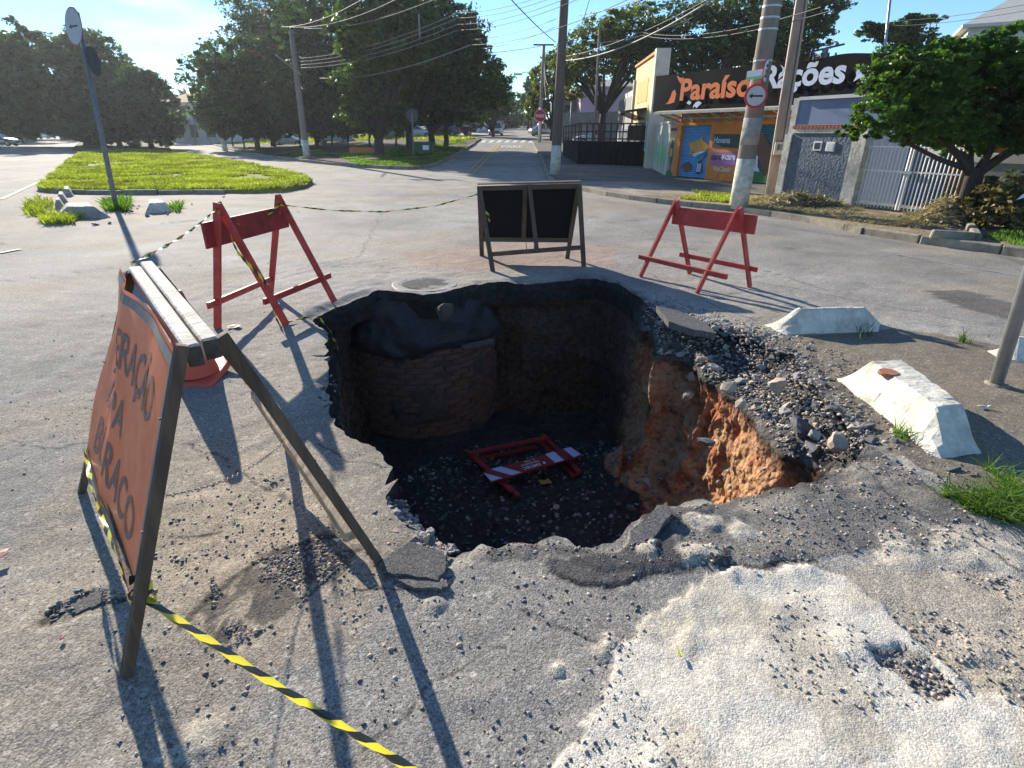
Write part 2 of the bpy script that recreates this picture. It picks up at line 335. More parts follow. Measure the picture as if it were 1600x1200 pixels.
# ================================================================== GROUND with the collapsed pit
CX, CY = 0.30, 4.15
outer_px = [(486,494),(505,483),(524,475),(545,468),(560,461),(575,455),(592,452),(615,454),(640,457),(662,460),(688,458),(706,452),(722,449),(745,443),(770,440),(790,438),(820,438),(850,437),(880,435),(905,433),(935,433),(955,438),(970,446),(985,455),(1003,468),(1023,478),(1040,486),(1060,492),(1076,496),(1100,505),(1128,513),(1165,520),(1190,528),(1210,540),(1240,552),(1252,572),(1262,592),(1285,612),(1303,640),(1330,660),(1350,676),(1353,694),(1335,712),(1305,728),(1278,742),(1240,748),(1205,753),(1180,761),(1150,770),(1120,776),(1100,768),(1075,770),(1050,780),(1030,786),(1018,800),(1000,806),(985,822),(962,843),(940,846),(925,852),(900,851),(885,840),(866,836),(850,842),(835,850),(815,846),(800,843),(780,851),(762,848),(750,839),(738,848),(722,852),(712,858),(690,856),(668,850),(650,838),(632,820),(612,800),(597,780),(596,764),(625,742),(612,730),(600,714),(585,700),(565,692),(548,680),(534,668),(524,655),(516,640),(518,622),(510,608),(512,590),(516,575),(509,562),(513,548),(506,538),(514,528),(510,514),(500,506)]
inner_px = {  # where the cliff below the loose rubble starts, at -0.25 m
 'pts': [(1000,500),(1029,547),(1058,550),(1085,556),(1100,578),(1134,603),(1165,621),(1193,658),(1227,701),(1254,712),(1285,735)]}
def to_polar(p): return math.atan2(p[1] - CY, p[0] - CX), math.hypot(p[0] - CX, p[1] - CY)
def polar_fn(pts):
    a = sorted(to_polar(p) for p in pts); th = np.array([q[0] for q in a]); rr = np.array([q[1] for q in a])
    return lambda t: np.interp(t, th, rr, period=2 * math.pi)
R_out_raw = polar_fn(gpoly(outer_px))
NA = 1300
TH = np.linspace(-math.pi, math.pi, NA, endpoint=False)
ctx, cty = np.cos(TH), np.sin(TH)
R0 = R_out_raw(TH)
R0 = R0 + 0.055 * (fbm(ctx * R0 * 3.2 + 9, cty * R0 * 3.2, o=4, seed=3) - 0.5) + 0.05 * (fbm(ctx * R0 * 12, cty * R0 * 12, o=3, seed=4) - 0.5)
inn = [to_polar(tuple(at_z(a, b, -0.25))[:2]) for a, b in inner_px['pts']]; inn.sort()
ith = np.array([q[0] for q in inn]); irr = np.array([q[1] for q in inn])
slopew = sstep(ith[0] - 0.10, ith[0] + 0.12, TH) * (1 - sstep(ith[-1] - 0.15, ith[-1] + 0.1, TH))    # 1 where rubble slopes into the pit
R1 = np.where(slopew > 0, np.minimum(R0 - 0.03, np.interp(TH, ith, irr)), R0 - 0.03)
R1 = (R0 - 0.03) * (1 - slopew) + R1 * slopew
R1 = R1 + 0.10 * slopew * (fbm(ctx * 9, cty * 9, o=4, seed=31) - 0.5)
# gravel pocket at the near-left rim
def ang(px, py): p = at_z(px, py); return math.atan2(p.y - CY, p.x - CX)
a0, a1 = ang(600, 765), ang(712, 858)
pocket = sstep(a0 - .02, a0 + .05, TH) * (1 - sstep(a1 - .05, a1 + .02, TH)) if a0 < a1 else 0 * TH
R1 = R1 - 0.13 * pocket

PATCH = {   # outlines on the ground, traced then set down in metres
 'white': gpoly([(880,1210),(905,1170),(935,1110),(955,1060),(968,1020),(975,995),(1010,960),(1045,935),(1085,915),(1130,902),(1165,892),(1210,893),(1260,890),(1310,905),(1350,930),(1385,955),(1410,985),(1430,1010),(1470,1040),(1530,1085),(1600,1110),(1760,1170),(1760,1400),(760,1400)]),
 'beige': gpoly([(1310,905),(1350,900),(1420,880),(1500,890),(1600,905),(1800,950),(1800,1200),(1600,1120),(1500,1060),(1430,1000),(1380,950)]),
 'dark1': gpoly([(700,862),(760,868),(820,870),(880,868),(920,880),(985,885),(1060,886),(1150,880),(1220,878),(1300,872),(1400,868),(1500,860),(1560,840),(1500,800),(1450,760),(1400,720),(1370,690),(1340,700),(1300,735),(1240,752),(1120,780),(1020,800),(960,850),(860,845),(760,850)]),
 'dark2': gpoly([(845,870),(870,885),(900,903),(985,898),(1060,890),(1150,884),(1150,860),(1080,850),(1040,815),(1120,790),(1060,780),(1000,812),(960,852),(900,866)]),
 'asph_r': gpoly([(1440,455),(1500,452),(1570,470),(1600,480),(1700,500),(1700,520),(1600,505),(1500,480)]),
 'dirt_r': gpoly([(1205,530),(1400,515),(1600,545),(1900,600),(1900,800),(1600,800),(1500,760),(1400,700),(1330,650),(1290,610),(1250,560)]),
 'grav_l': gpoly([(330,905),(380,880),(430,868),(500,842),(560,860),(520,900),(470,940),(420,985),(380,1000),(330,985)]),
 'pale_l': gpoly([(250,690),(420,700),(480,760),(540,840),(600,890),(560,1010),(420,1050),(330,1000),(230,930),(120,950),(0,990),(0,930),(180,850)]),
 'reddish': gpoly([(640,395),(780,380),(960,385),(960,415),(740,425),(640,415)]),
 'plaza': gpoly([(20,345),(38,312),(75,300),(300,302),(380,312),(320,330),(250,345),(110,352)]),
 'gouge': gpoly([(1360,1015),(1400,1012),(1450,1030),(1480,1060),(1500,1085),(1470,1090),(1430,1070),(1390,1045)]),
 'break_l': gpoly([(60,965),(85,945),(130,922),(160,918),(192,928),(185,945),(140,948),(110,962),(80,972)]),
 'wet': gpoly([(600,455),(700,432),(720,447),(690,458)]),
}
SPOTS = gpoly([(1012,862),(1095,872),(1022,850),(1115,868),(955,1000),(935,1020),(870,1045),(680,945),(1085,812),(1110,820),(1160,830),(330,1150),(1410,870),(1500,860),(1560,870)])
SPOTR = [.05, .085, .03, .06, .035, .04, .03, .045, .05, .05, .06, .08, .1, .12, .12]

def ground_cols(x, y):
    wx = x + 0.16 * (fbm(x * 2.2, y * 2.2, o=5, seed=50) - .5) + .05 * (fbm(x * 14, y * 14, o=2, seed=51) - .5)
    wy = y + 0.16 * (fbm(x * 2.2 + 40, y * 2.2, o=5, seed=52) - .5) + .05 * (fbm(x * 14, y * 14 + 30, o=2, seed=53) - .5)
    r = np.hypot(x, y)
    c = np.empty(x.shape + (3,)); base = np.array([.250, .236, .213]); c[:] = base
    big = fbm(x * .35, y * .35, o=4, seed=60)[..., None]; c *= 0.66 + 0.68 * big; c *= (0.86 + .28 * fbm(x * 2.5, y * 2.5, o=5, seed=64))[..., None]
    warm = sstep(.5, .66, fbm(x * .8 + 7, y * .8, o=4, seed=61))[..., None] * 0.45
    c = c * (1 - warm) + np.array([.29, .245, .185]) * warm
    def put(mask, col, amt=1.0):
        nonlocal c
        k = (np.asarray(mask, float) * amt)[..., None]; c = c * (1 - k) + np.array(col) * k
    put(inside(PATCH['dirt_r'], wx, wy), (.15, .125, .092), .8)
    put(inside(PATCH['pale_l'], wx, wy), (.33, .275, .20), .38 * 1)
    put(inside(PATCH['dark1'], wx, wy), (.105, .101, .097), .85)
    put(inside(PATCH['dark1'], wx, wy) * sstep(.5, .62, fbm(x * 6, y * 6, o=5, seed=75)), (.22, .20, .17), .6)
    put(inside(PATCH['dark2'], wx, wy), (.055, .054, .056), .8)
    put(inside(PATCH['beige'], wx, wy), (.42, .35, .25), .40 + .4 * sstep(.42, .6, fbm(x * 3, y * 3, o=4, seed=66)))
    put(inside(PATCH['white'], wx, wy), (.57, .53, .45), .94)
    wh = inside(PATCH['white'], wx, wy)
    put(wh & (fbm(x * 4, y * 4, o=5, seed=70) > .62), (.38, .33, .25), .5)
    put(wh * sstep(.45, .7, fbm(x * 1.3, y * 1.3, o=4, seed=73)), (.44, .40, .32), .5)
    put(inside(PATCH['asph_r'], wx, wy), (.06, .06, .06), .7)
    put(inside(PATCH['grav_l'], wx, wy) & (fbm(x * 9, y * 9, o=3, seed=71) > .45), (.075, .07, .065), .8)
    put(inside(PATCH['reddish'], wx, wy), (.32, .215, .165), .5)
    put(inside(PATCH['plaza'], wx, wy), (.30, .25, .20), .7)
    put(inside(PATCH['gouge'], wx, wy) | inside(PATCH['break_l'], wx, wy), (.16, .14, .115), .75)
    for (sx, sy), sr in zip(SPOTS, SPOTR):
        d = np.hypot(wx - sx, (wy - sy) * .8); d = d + sr * 2.2 * (fbm(x * 11, y * 11, o=4, seed=83) - .5); put(1 - sstep(sr * .7, sr * 1.05, d), (.42, .38, .31), .8)
    # dark line of the patch joint and seams
    def seam(pts, wd, col, amt):
        P = gpoly(pts); dm = np.full(x.shape, 9.0)
        for (ax, ay), (bx, by) in zip(P[:-1], P[1:]):
            ex, ey = bx - ax, by - ay; t = np.clip(((wx - ax) * ex + (wy - ay) * ey) / (ex * ex + ey * ey), 0, 1)
            dm = np.minimum(dm, np.hypot(wx - ax - t * ex, wy - ay - t * ey))
        put(1 - sstep(wd * .5, wd, dm), col, amt)
    seam([(860, 885), (905, 905), (1000, 900), (1150, 888), (1270, 880)], .014, (.02, .02, .02), .9)
    seam([(70, 960), (130, 925), (185, 935)], .02, (.03, .028, .025), .8)
    seam([(330, 835), (250, 845)], .014, (.03, .03, .025), .9)
    seam([(560, 840), (440, 865), (380, 895), (330, 940), (300, 975)], .022, (.04, .037, .033), .85)
    seam([(-30, 385), (120, 365), (250, 350), (480, 330)], .02, (.08, .075, .07), .8)
    for pts in ([(300, 690), (380, 735), (470, 790)], [(0, 690), (60, 700), (130, 690)], [(560, 1180), (640, 1120), (700, 1040), (780, 1000)], [(1000, 420), (1100, 470), (1180, 500)], [(1320, 700), (1420, 790), (1600, 900)], [(500, 690), (540, 720), (600, 730)], [(380, 470), (420, 430), (560, 400)], [(820, 950), (900, 990), (1000, 985)]): seam(pts, .009, (.045, .042, .04), .75)
    seam([(140, 545), (60, 600), (-60, 660)], .05, (.26, .25, .235), .7)
    seam([(330, 395), (470, 400), (600, 395), (760, 385)], .02, (.30, .28, .25), .4)
    seam([(420, 330), (620, 300), (800, 330), (1000, 345)], .05, (.10, .10, .10), .35)
    seam([(540, 925), (640, 915), (700, 900)], .010, (.03, .03, .03), .9)
    for pts in ([(1180, 440), (1340, 470), (1500, 500)], [(1190, 380), (1300, 400), (1500, 400)], [(900, 340), (1100, 395), (1300, 455)], [(0, 440), (150, 420), (260, 412)], [(600, 330), (560, 400), (420, 440)]):
        seam(pts, .022, (.085, .083, .08), .5)
    # grime around the rim
    th = np.arctan2(y - CY, x - CX); rr = np.hypot(x - CX, y - CY); ro = np.interp(th, TH, R0, period=2 * math.pi); e = rr - ro
    g = (1 - sstep(0.0, .10 + .22 * fbm(th * 8 + 20, rr * 0 + 3, o=3, seed=80), e)) * (.35 + .6 * sstep(.4, .6, fbm(x * 7, y * 7, o=3, seed=81)))
    right = sstep(-.1, .2, th + 1.25) * (1 - sstep(1.2, 1.5, th))
    put(g * (.25 + .65 * right), (.06, .057, .054), 1.0)
    return np.clip(c, .01, .9)

def ground_relief(x, y):
    r = np.hypot(x, y); near = 1 - sstep(6, 14, r)
    h = near * (.018 * (fbm(x * 1.3, y * 1.3, o=3, seed=90) - .5) + .012 * (fbm(x * 9, y * 9, o=4, seed=91) - .5))
    wx = x + 0.16 * (fbm(x * 2.2, y * 2.2, o=5, seed=50) - .5) + .05 * (fbm(x * 14, y * 14, o=2, seed=51) - .5)
    wy = y + 0.16 * (fbm(x * 2.2 + 40, y * 2.2, o=5, seed=52) - .5) + .05 * (fbm(x * 14, y * 14 + 30, o=2, seed=53) - .5)
    h = h + .005 * inside(PATCH['dark1'], wx, wy) + .007 * inside(PATCH['dark2'], wx, wy) + .006 * inside(PATCH['white'], wx, wy)
    wh = inside(PATCH['white'], wx, wy) | inside(PATCH['beige'], wx, wy) | inside(PATCH['grav_l'], wx, wy)
    gq = inside(PATCH['gouge'], wx, wy) * 1.0 + inside(PATCH['break_l'], wx, wy) * .6
    h = h - gq * (.008 + .024 * (fbm(x * 12, y * 12, o=4, seed=98) - .35))
    h = h + wh * .012 * np.maximum(0, fbm(x * 22, y * 22, o=3, seed=92) - .52)
    h = h + wh * near * .05 * np.maximum(0, fbm(x * 5, y * 5, o=4, seed=93) - .62)
    h = h - near * .045 * np.maximum(0, .36 - fbm(x * 2.6, y * 2.6, o=4, seed=94))
    sp = sum(np.maximum(0, 1 - np.hypot(x - a, y - b) / (q * 1.1)) for (a, b), q in zip(SPOTS, SPOTR)); h = h + .012 * np.minimum(1, sp * 2) * (.5 + fbm(x * 30, y * 30, o=2, seed=95))
    th = np.arctan2(y - CY, x - CX); rr = np.hypot(x - CX, y - CY); e = rr - np.interp(th, TH, R0, period=2 * math.pi)
    sag = -(1 - sstep(0, .16, e)) * (.004 + .035 * sstep(.5, .65, fbm(th * 5, th * 0 + 2, o=3, seed=96)))
    rub = (1 - sstep(0, .5, e)) * sstep(-1.2, -.9, th) * (1 - sstep(1.0, 1.3, th))
    h = h + sag + rub * (.05 * (fbm(x * 10, y * 10, o=4, seed=97) - .45))
    return h
# rings
step = 0.013; e = [0.0]
while e[-1] < 2.3: e.append(e[-1] + step * (1 + e[-1] * .35))
while e[-1] < 900: e.append(e[-1] * 1.035)
e = np.array(e)
RR = R0[None, :] + e[:, None]
blend = np.clip(e / 14, 0, 1)[:, None]; RR = RR * (1 - blend) + (R0.mean() + e[:, None]) * blend
GX = CX + RR * ctx; GY = CY + RR * cty
GZ = ground_relief(GX, GY) + hz(GX, GY)
V = np.stack([GX, GY, GZ], -1).reshape(-1, 3); nr = len(e)
I = np.arange(nr * NA).reshape(nr, NA); I2 = np.roll(I, -1, axis=1)
F = np.stack([I[:-1], I[1:], I2[1:], I2[:-1]], -1).reshape(-1, 4)
F = F[:, ::-1]
me = np_mesh('road', V, F, ground_cols(GX, GY).reshape(-1, 3), smooth=True)
bm_n = me.polygons[0].normal.z
if bm_n < 0: me.flip_normals()
road = tag(link('road', me, 'asphalt'), kind='structure')

# the pit: asphalt edge, loose base course, soil walls, floor
FLOOR = -1.76
MH = Vector((-1.16, 6.82))               # centre of the brick chamber under the manhole
rows = []
def addrow(r, z, kind): rows.append((np.broadcast_to(r, TH.shape).copy(), np.broadcast_to(z, TH.shape).copy(), kind))
zr0 = GZ[0]
chamber = np.exp(-((np.angle(np.exp(1j * (TH - math.atan2(MH.y - CY, MH.x - CX))))) / .42) ** 2)    # 1 in the direction of the chamber
for k in range(5): addrow(R0 + .002 - .012 * k / 4 * 0, zr0 - .075 * k / 4, 'lip')
for k in range(1, 22):
    t = k / 21; addrow(R0 + (R1 - R0) * t - .02 * t, -.075 + zr0 * (1 - t) - (.19 + .05 * slopew) * t ** (1.0), 'base')
for k in range(1, 70):
    t = k / 69; z = -.265 - .05 * slopew + (FLOOR + .265 + .05 * slopew) * t
    r = R1 - .02 + .62 * chamber * sstep(0, .08, t) - .10 * t - .32 * sstep(.55, 1, t) * (.3 + .7 * slopew)
    addrow(r, z, 'wall')
rl = rows[-1][0]
for k in range(1, 60):
    t = k / 60; addrow(rl * (1 - t), FLOOR, 'floor')
PR = np.stack([a for a, b, c in rows]); PZ = np.stack([b for a, b, c in rows]); PK = np.array([c for a, b, c in rows])
px_, py_ = ctx * PR, cty * PR
isw = (PK == 'wall')[:, None]; isf = (PK == 'floor')[:, None]; isb = (PK == 'base')[:, None]; isl = (PK == 'lip')[:, None]
ramp = np.zeros(PR.shape); wi = np.where(PK == 'wall')[0]; ramp[wi] = np.minimum(1, (np.arange(len(wi)) / 6))[:, None]
q = 1 - np.abs(2 * fbm(px_ * 3.3, py_ * 3.3, PZ * 1.6, 4, 101) - 1)
disp = isw * ramp * (.16 * (fbm(px_ * 2.1, py_ * 2.1, PZ * 2.1, 4, 100) - .5) + .17 * slopew[None] * (q - .6) * 1.0 + .06 * (fbm(px_ * 9, py_ * 9, PZ * 9, 3, 102) - .5) + .03 * (fbm(px_ * 24, py_ * 24, PZ * 24, 2, 108) - .5))
disp += (isb | isl) * .035 * (fbm(px_ * 14, py_ * 14, PZ * 14, 3, 103) - .5) * (isb + .4 * isl)
disp += isw * ramp * .12 * (fbm(px_ * .8, py_ * .8, PZ * 7, 3, 109) - .5) * (1 - slopew[None])
PR2 = PR + disp
X = CX + ctx * PR2; Y = CY + cty * PR2
fade = np.clip(PR / np.maximum(rl, .1), 0, 1)
mound = .55 * np.exp(-(((X - 1.35) / .38) ** 2 + ((Y - 5.0) / .42) ** 2)) + .35 * np.exp(-(((X - 1.7) / .3) ** 2 + ((Y - 4.3) / .5) ** 2)) + .12 * np.exp(-(((X - .3) / .9) ** 2 + ((Y - 3.4) / .7) ** 2))
PZ = PZ + isf * (mound * (.7 + .6 * fbm(X * 4, Y * 4, o=4, seed=104)) + .10 * (fbm(X * 3, Y * 3, o=4, seed=105) - .5) + .04 * (fbm(X * 14, Y * 14, o=3, seed=106) - .5))
PZ = PZ + isw * (slopew[None] * .05 * (fbm(X * 6, Y * 6, o=3, seed=107) - .5))
PZ[PK == 'wall'] = np.maximum(PZ[PK == 'wall'], (FLOOR + mound * .7)[PK == 'wall'])
PZ[PK == 'lip'] -= .0
cc = np.empty(X.shape + (3,)); cc[:] = (.070, .046, .034)
n1 = fbm(X * 2, Y * 2, PZ * 2, 4, 110); n2 = fbm(X * 7, Y * 7, PZ * 7, 4, 111)
cc *= (.55 + .9 * n1)[..., None]
clay = slopew[None] * sstep(-.30, -.42, PZ + .12 * (n2 - .5)) if False else slopew[None] * (1 - sstep(-.48, -.34, PZ + .25 * (n2 - .5)))
rightside = sstep(.3, 1.3, X)
clay = np.clip(clay * rightside + isf * mound * 1.2, 0, 1)[..., None]
cl = np.array([.35, .145, .068]) * (1 - sstep(.45, .6, n1))[..., None] + np.array([.40, .225, .12]) * sstep(.45, .6, n1)[..., None]
cl = cl * (1 - .55 * sstep(.55, .7, n2)[..., None] * np.array([.6, 1, 1]))
cc = cc * (1 - clay) + cl * clay
fl = (isf & (mound < .2))[..., None] * 1.0; cc = cc * (1 - fl) + np.array([.035, .033, .032]) * fl * (.6 + .8 * n2)[..., None]
gb = ((isb | isl) * 1.0)[..., None]; gcol = np.array([.075, .07, .065]) * ((.5 + n2) * (.30 + .7 * slopew[None]))[..., None]; cc = cc * (1 - gb) + gcol * gb
lp = (isl * 1.0 + 0 * X)[..., None]; cc = cc * (1 - lp) + np.array([.030, .030, .032]) * lp
V = np.stack([X, Y, PZ], -1).reshape(-1, 3); npr = len(rows)
I = np.arange(npr * NA).reshape(npr, NA); I2 = np.roll(I, -1, axis=1)
F = np.stack([I[:-1], I2[:-1], I2[1:], I[1:]], -1).reshape(-1, 4)
me = np_mesh('pit', V, F, np.clip(cc, .008, .8).reshape(-1, 3), smooth=True)
pit = tag(link('pit', me, 'soil'), kind='structure')
def pit_z(x, y):                       # height of the pit surface (floor, slope) or the road at a point
    t = math.atan2(y - CY, x - CX); r = math.hypot(x - CX, y - CY); k = int(round((t + math.pi) / (2 * math.pi) * NA)) % NA
    if r > R0[k]: return float(ground_relief(np.array([x]), np.array([y]))[0])
    col_r = np.hypot(X[:, k] - CX, Y[:, k] - CY); j = int(np.argmin(np.abs(col_r - r) + (PZ[:, k] < -9))); return float(PZ[j, k])

# ------------------------------------------------------------------ stones
def stone_mesh(name, sub, seed, flat=.65):
    bm = bmesh.new(); bmesh.ops.create_icosphere(bm, subdivisions=sub, radius=1.0); r = random.Random(seed)
    ax = [Vector((r.gauss(0, 1), r.gauss(0, 1), r.gauss(0, 1))).normalized() for _ in range(7)]; lim = [r.uniform(.45, .85) for _ in ax]
    for v in bm.verts:
        for a_, li in zip(ax, lim):
            d = v.co.dot(a_)
            if d > li: v.co -= a_ * (d - li)
        v.co *= r.uniform(.9, 1.1); v.co.z *= flat
    me = bpy.data.meshes.new(name); bm.to_mesh(me); bm.free(); return me
STONE_ME = []
for i in range(9):
    m_ = stone_mesh('stone', 2 if i < 3 else 1, i + 5); m_.materials.append(MT[('stone', 'stone_dark', 'stone_tan', 'stone', 'stone_dark', 'stone_dark', 'stone', 'stone_tan', 'stone_dark')[i]]); STONE_ME.append(m_)
def ico_base(k):
    out = []
    for s_ in range(k):
        me = stone_mesh('tmp', 1, 100 + s_); v = np.array([tuple(q.co) for q in me.vertices]); f = np.array([tuple(p.vertices) for p in me.polygons]); bpy.data.meshes.remove(me); out.append((v, f))
    return out
ICO = ico_base(5)
OCT = (np.array([[1, 0, 0], [-.9, .1, 0], [.1, 1, .1], [0, -1, .1], [.1, .1, .8], [0, 0, -.6]], float), np.array([[0, 2, 4], [2, 1, 4], [1, 3, 4], [3, 0, 4], [2, 0, 5], [1, 2, 5], [3, 1, 5], [0, 3, 5]]))
def scatter(name, P, S, m, label=None, hi=False, parent=None):
    Vs, Fs = [], []; off = 0
    if len(P) == 0: return None
    mi = []
    for j, (p, s_) in enumerate(zip(P, S)):
        bv, bf = ICO[j % 5] if (hi and s_ > hi) else OCT
        a_ = random.uniform(0, 6.28); ca, sa = math.cos(a_), math.sin(a_)
        sc = np.array([s_ * random.uniform(.7, 1.3), s_ * random.uniform(.6, 1.1), s_ * random.uniform(.5, 1.0)])
        v = bv * sc; v = np.stack([v[:, 0] * ca - v[:, 1] * sa, v[:, 0] * sa + v[:, 1] * ca, v[:, 2] + v[:, 0] * random.uniform(-.5, .5)], -1) + np.array(p)
        Vs.append(v); Fs.append(bf + off); off += len(v); mi += [random.choice(range(len(m)))] * len(bf)
    me = np_mesh(name, np.concatenate(Vs), np.concatenate(Fs)); me.polygons.foreach_set('material_index', mi)
    o = link(name, me, m, parent); return tag(o, label, kind='stuff')
# big stones one by one, lying on the broken edge
def rub_point():
    k = random.randrange(NA)
    while slopew[k] < .5: k = random.randrange(NA)
    t = random.random(); outw = random.random() < .38
    r = (R0[k] + random.random() ** 2 * .38) if outw else (R1[k] + (R0[k] - R1[k]) * t)
    z = (float(ground_relief(np.array([CX + r * ctx[k]]), np.array([CY + r * cty[k]]))[0])) if outw else (-.30 + .26 * (r - R1[k]) / max(.02, R0[k] - R1[k]))
    return (CX + r * ctx[k], CY + r * cty[k], z)
nst = 0
def put_stone(p, s_, me_=None):
    global nst
    o = bpy.data.objects.new('stone', me_ or random.choice(STONE_ME)); COL.objects.link(o); o.parent = road; o.location = p
    o.rotation_euler = (random.uniform(-.5, .5), random.uniform(-.5, .5), random.uniform(0, 6.28)); o.scale = (s_ * random.uniform(.8, 1.35), s_ * random.uniform(.65, 1.1), s_ * random.uniform(.6, 1.0)); nst += 1
for _ in range(140): p = rub_point(); put_stone(p, random.choice((.018, .024, .03, .038, .05)))
pk = [k for k in range(NA) if np.ndim(pocket) and pocket[k] > .5]
def pocket_point():
    k = random.choice(pk); t = random.random(); r = R0[k] + .10 - .26 * t; return (CX + r * ctx[k], CY + r * cty[k], -.015 - .20 * max(0, t - .35))
for _ in range(75): put_stone(pocket_point(), random.choice((.018, .024, .03, .038)))
for px, py, s_ in ((1014, 868, .06), (1000, 858, .045), (1030, 872, .04), (1095, 560, .05), (1120, 575, .05), (1140, 604, .06), (1160, 632, .07), (1215, 600, .09), (1180, 590, .05), (1270, 680, .06), (1100, 690, .05), (540, 820, .02), (1385, 850, .03), (1440, 735, .04), (1482, 735, .06), (740, 868, .025), (690, 890, .03), (1510, 745, .05)):
    p = at_z(px, py, -.02); put_stone(p, s_)
P, S = [], []
for _ in range(3600):
    P.append(rub_point()); S.append(random.choice((.006, .009, .012, .016, .02)))
for _ in range(1500): P.append(pocket_point()); S.append(random.choice((.005, .008, .011, .015)))
scatter('gravel', P, S, ['stone', 'stone_dark', 'stone_dark', 'stone_tan'], 'loose gravel spilling over the broken right and near-left edges of the pit', hi=.010)
# crumbs over the asphalt around
P, S = [], []
def crumb(poly, n, smin, smax, thr=0.0):
    xs = [a for a, b in poly]; ys = [b for a, b in poly]; k = 0
    cand = np.stack([RNG.uniform(min(xs), max(xs), n * 4), RNG.uniform(min(ys), max(ys), n * 4)], -1)
    ok = inside(poly, cand[:, 0], cand[:, 1]) & (fbm(cand[:, 0] * 3, cand[:, 1] * 3, o=3, seed=120) > thr)
    th = np.arctan2(cand[:, 1] - CY, cand[:, 0] - CX); ok &= np.hypot(cand[:, 0] - CX, cand[:, 1] - CY) > np.interp(th, TH, R0, period=2 * math.pi)
    cand = cand[ok][:n]; z = ground_relief(cand[:, 0], cand[:, 1])
    for (a, b), c_ in zip(cand, z): P.append((a, b, c_ + .001)); S.append(smin + (smax - smin) * random.random() ** 4)
crumb(gpoly([(250,800),(560,830),(700,870),(860,900),(1180,890),(1000,1010),(880,1250),(200,1250),(150,950)]), 1300, .0018, .012, .44)
crumb(PATCH['gouge'], 260, .003, .016)
crumb(PATCH['break_l'], 160, .003, .018)
crumb(gpoly([(300,700),(500,760),(640,900),(560,1000),(380,1010),(250,860)]), 700, .002, .012, .5)
crumb(PATCH['grav_l'], 1300, .003, .012, .42)
crumb(PATCH['white'], 1500, .0016, .010, .5)
crumb(PATCH['beige'], 1100, .003, .014, .4)
crumb(PATCH['dark1'], 1500, .003, .014, .35)
crumb(gpoly([(1150,500),(1400,560),(1600,800),(1600,950),(1400,860),(1330,700),(1230,600)]), 1000, .003, .014, .35)
crumb(gpoly([(0,600),(500,560),(600,700),(300,900),(0,1000)]), 700, .002, .008)
crumb(gpoly([(300,400),(1000,380),(1200,500),(1000,440),(600,440),(480,500),(400,560),(0,560)]), 500, .003, .012)
scatter('loose_chips', P, S, ['stone_dark', 'stone_dark', 'stone', 'stone_tan'], 'small dark chips and crumbs strewn over the asphalt and the pale patch')
# stones on the pit floor
P, S = [], []
for _ in range(2600):
    a_ = random.uniform(-math.pi, math.pi); r = random.random() ** .5 * 1.75; x, y = CX + r * math.cos(a_), CY + r * math.sin(a_) ; P.append((x, y, pit_z(x, y) + .003)); S.append(random.choice((.006, .01, .014, .02, .03)))
scatter('pit_gravel', P, S, ['stone_dark', 'stone_dark', 'stone', 'stone_dark'], 'dark gravel covering the floor of the pit', hi=.013)
for px, py, s_ in ((990, 700, .05), (1010, 780, .07), (985, 800, .05), (940, 690, .04), (1120, 790, .06), (700, 735, .04), (870, 790, .04)):
    p = at_z(px, py, FLOOR + .05); put_stone((p.x, p.y, pit_z(p.x, p.y) + .02), s_)

# clods of clay and chunks of road base sticking out of the right wall
for k_, (px, py, z, s_, mk) in enumerate(((1090, 590, -.45, .10, 'stone_tan'), (1075, 620, -.55, .09, 'stone_tan'), (1215, 690, -.5, .09, 'stone_tan'), (1180, 640, -.35, .09, 'stone_dark'), (1275, 700, -.22, .10, 'stone_dark'), (1040, 500, -.06, .06, 'stone'), (1252, 668, -.16, .09, 'stone_dark'), (1310, 690, -.06, .08, 'stone_tan'))):
    p = at_z(px, py, z); me_ = stone_mesh('stone', 2, 300 + k_, .8); me_.materials.append(MT[mk]); put_stone(p, s_, me_)

# ------------------------------------------------------------------ manhole: iron cover, collar, brick chamber
mhc = Vector((-1.02, 6.48, -.012))
t_ = thing('manhole_cover', 'worn round iron manhole cover at the far edge of the pit', 'manhole cover', (mhc.x, mhc.y, .0))
b = MB(); b.lathe([(0, .010), (.28, .010), (.285, .004), (.30, .004), (.305, -.03)], 40, mhc); b.build('disc', 'iron', t_)
b = MB(); b.lathe([(.31, -.03), (.312, .014), (.375, .016), (.40, .004), (.41, -.03)], 40, mhc); b.build('rim_ring', 'iron', t_)
b = MB()
for i in range(-8, 9):
    x0 = i * .033; hl = math.sqrt(max(0, .265 ** 2 - x0 ** 2))
    if hl > .03: b.beam(mhc + Vector((x0 * .8 - hl * .6, -x0 * .6 - hl * .8, .013)), mhc + Vector((x0 * .8 + hl * .6, -x0 * .6 + hl * .8, .013)), .012, .008)
b.build('tread_bars', 'iron', t_)
t_ = thing('brick_chamber', 'round brick manhole chamber laid bare in the far wall of the pit', 'manhole chamber', (MH.x, MH.y, FLOOR))
bm = []
NC = 120; prof = [(.45, -.05), (.62, -.08), (.74, -.14), (.84, -.24), (.92, -.36), (.98, -.48), (1.01, -.58), (.99, -.66), (.90, -.69)]
zz = []; Vc = []
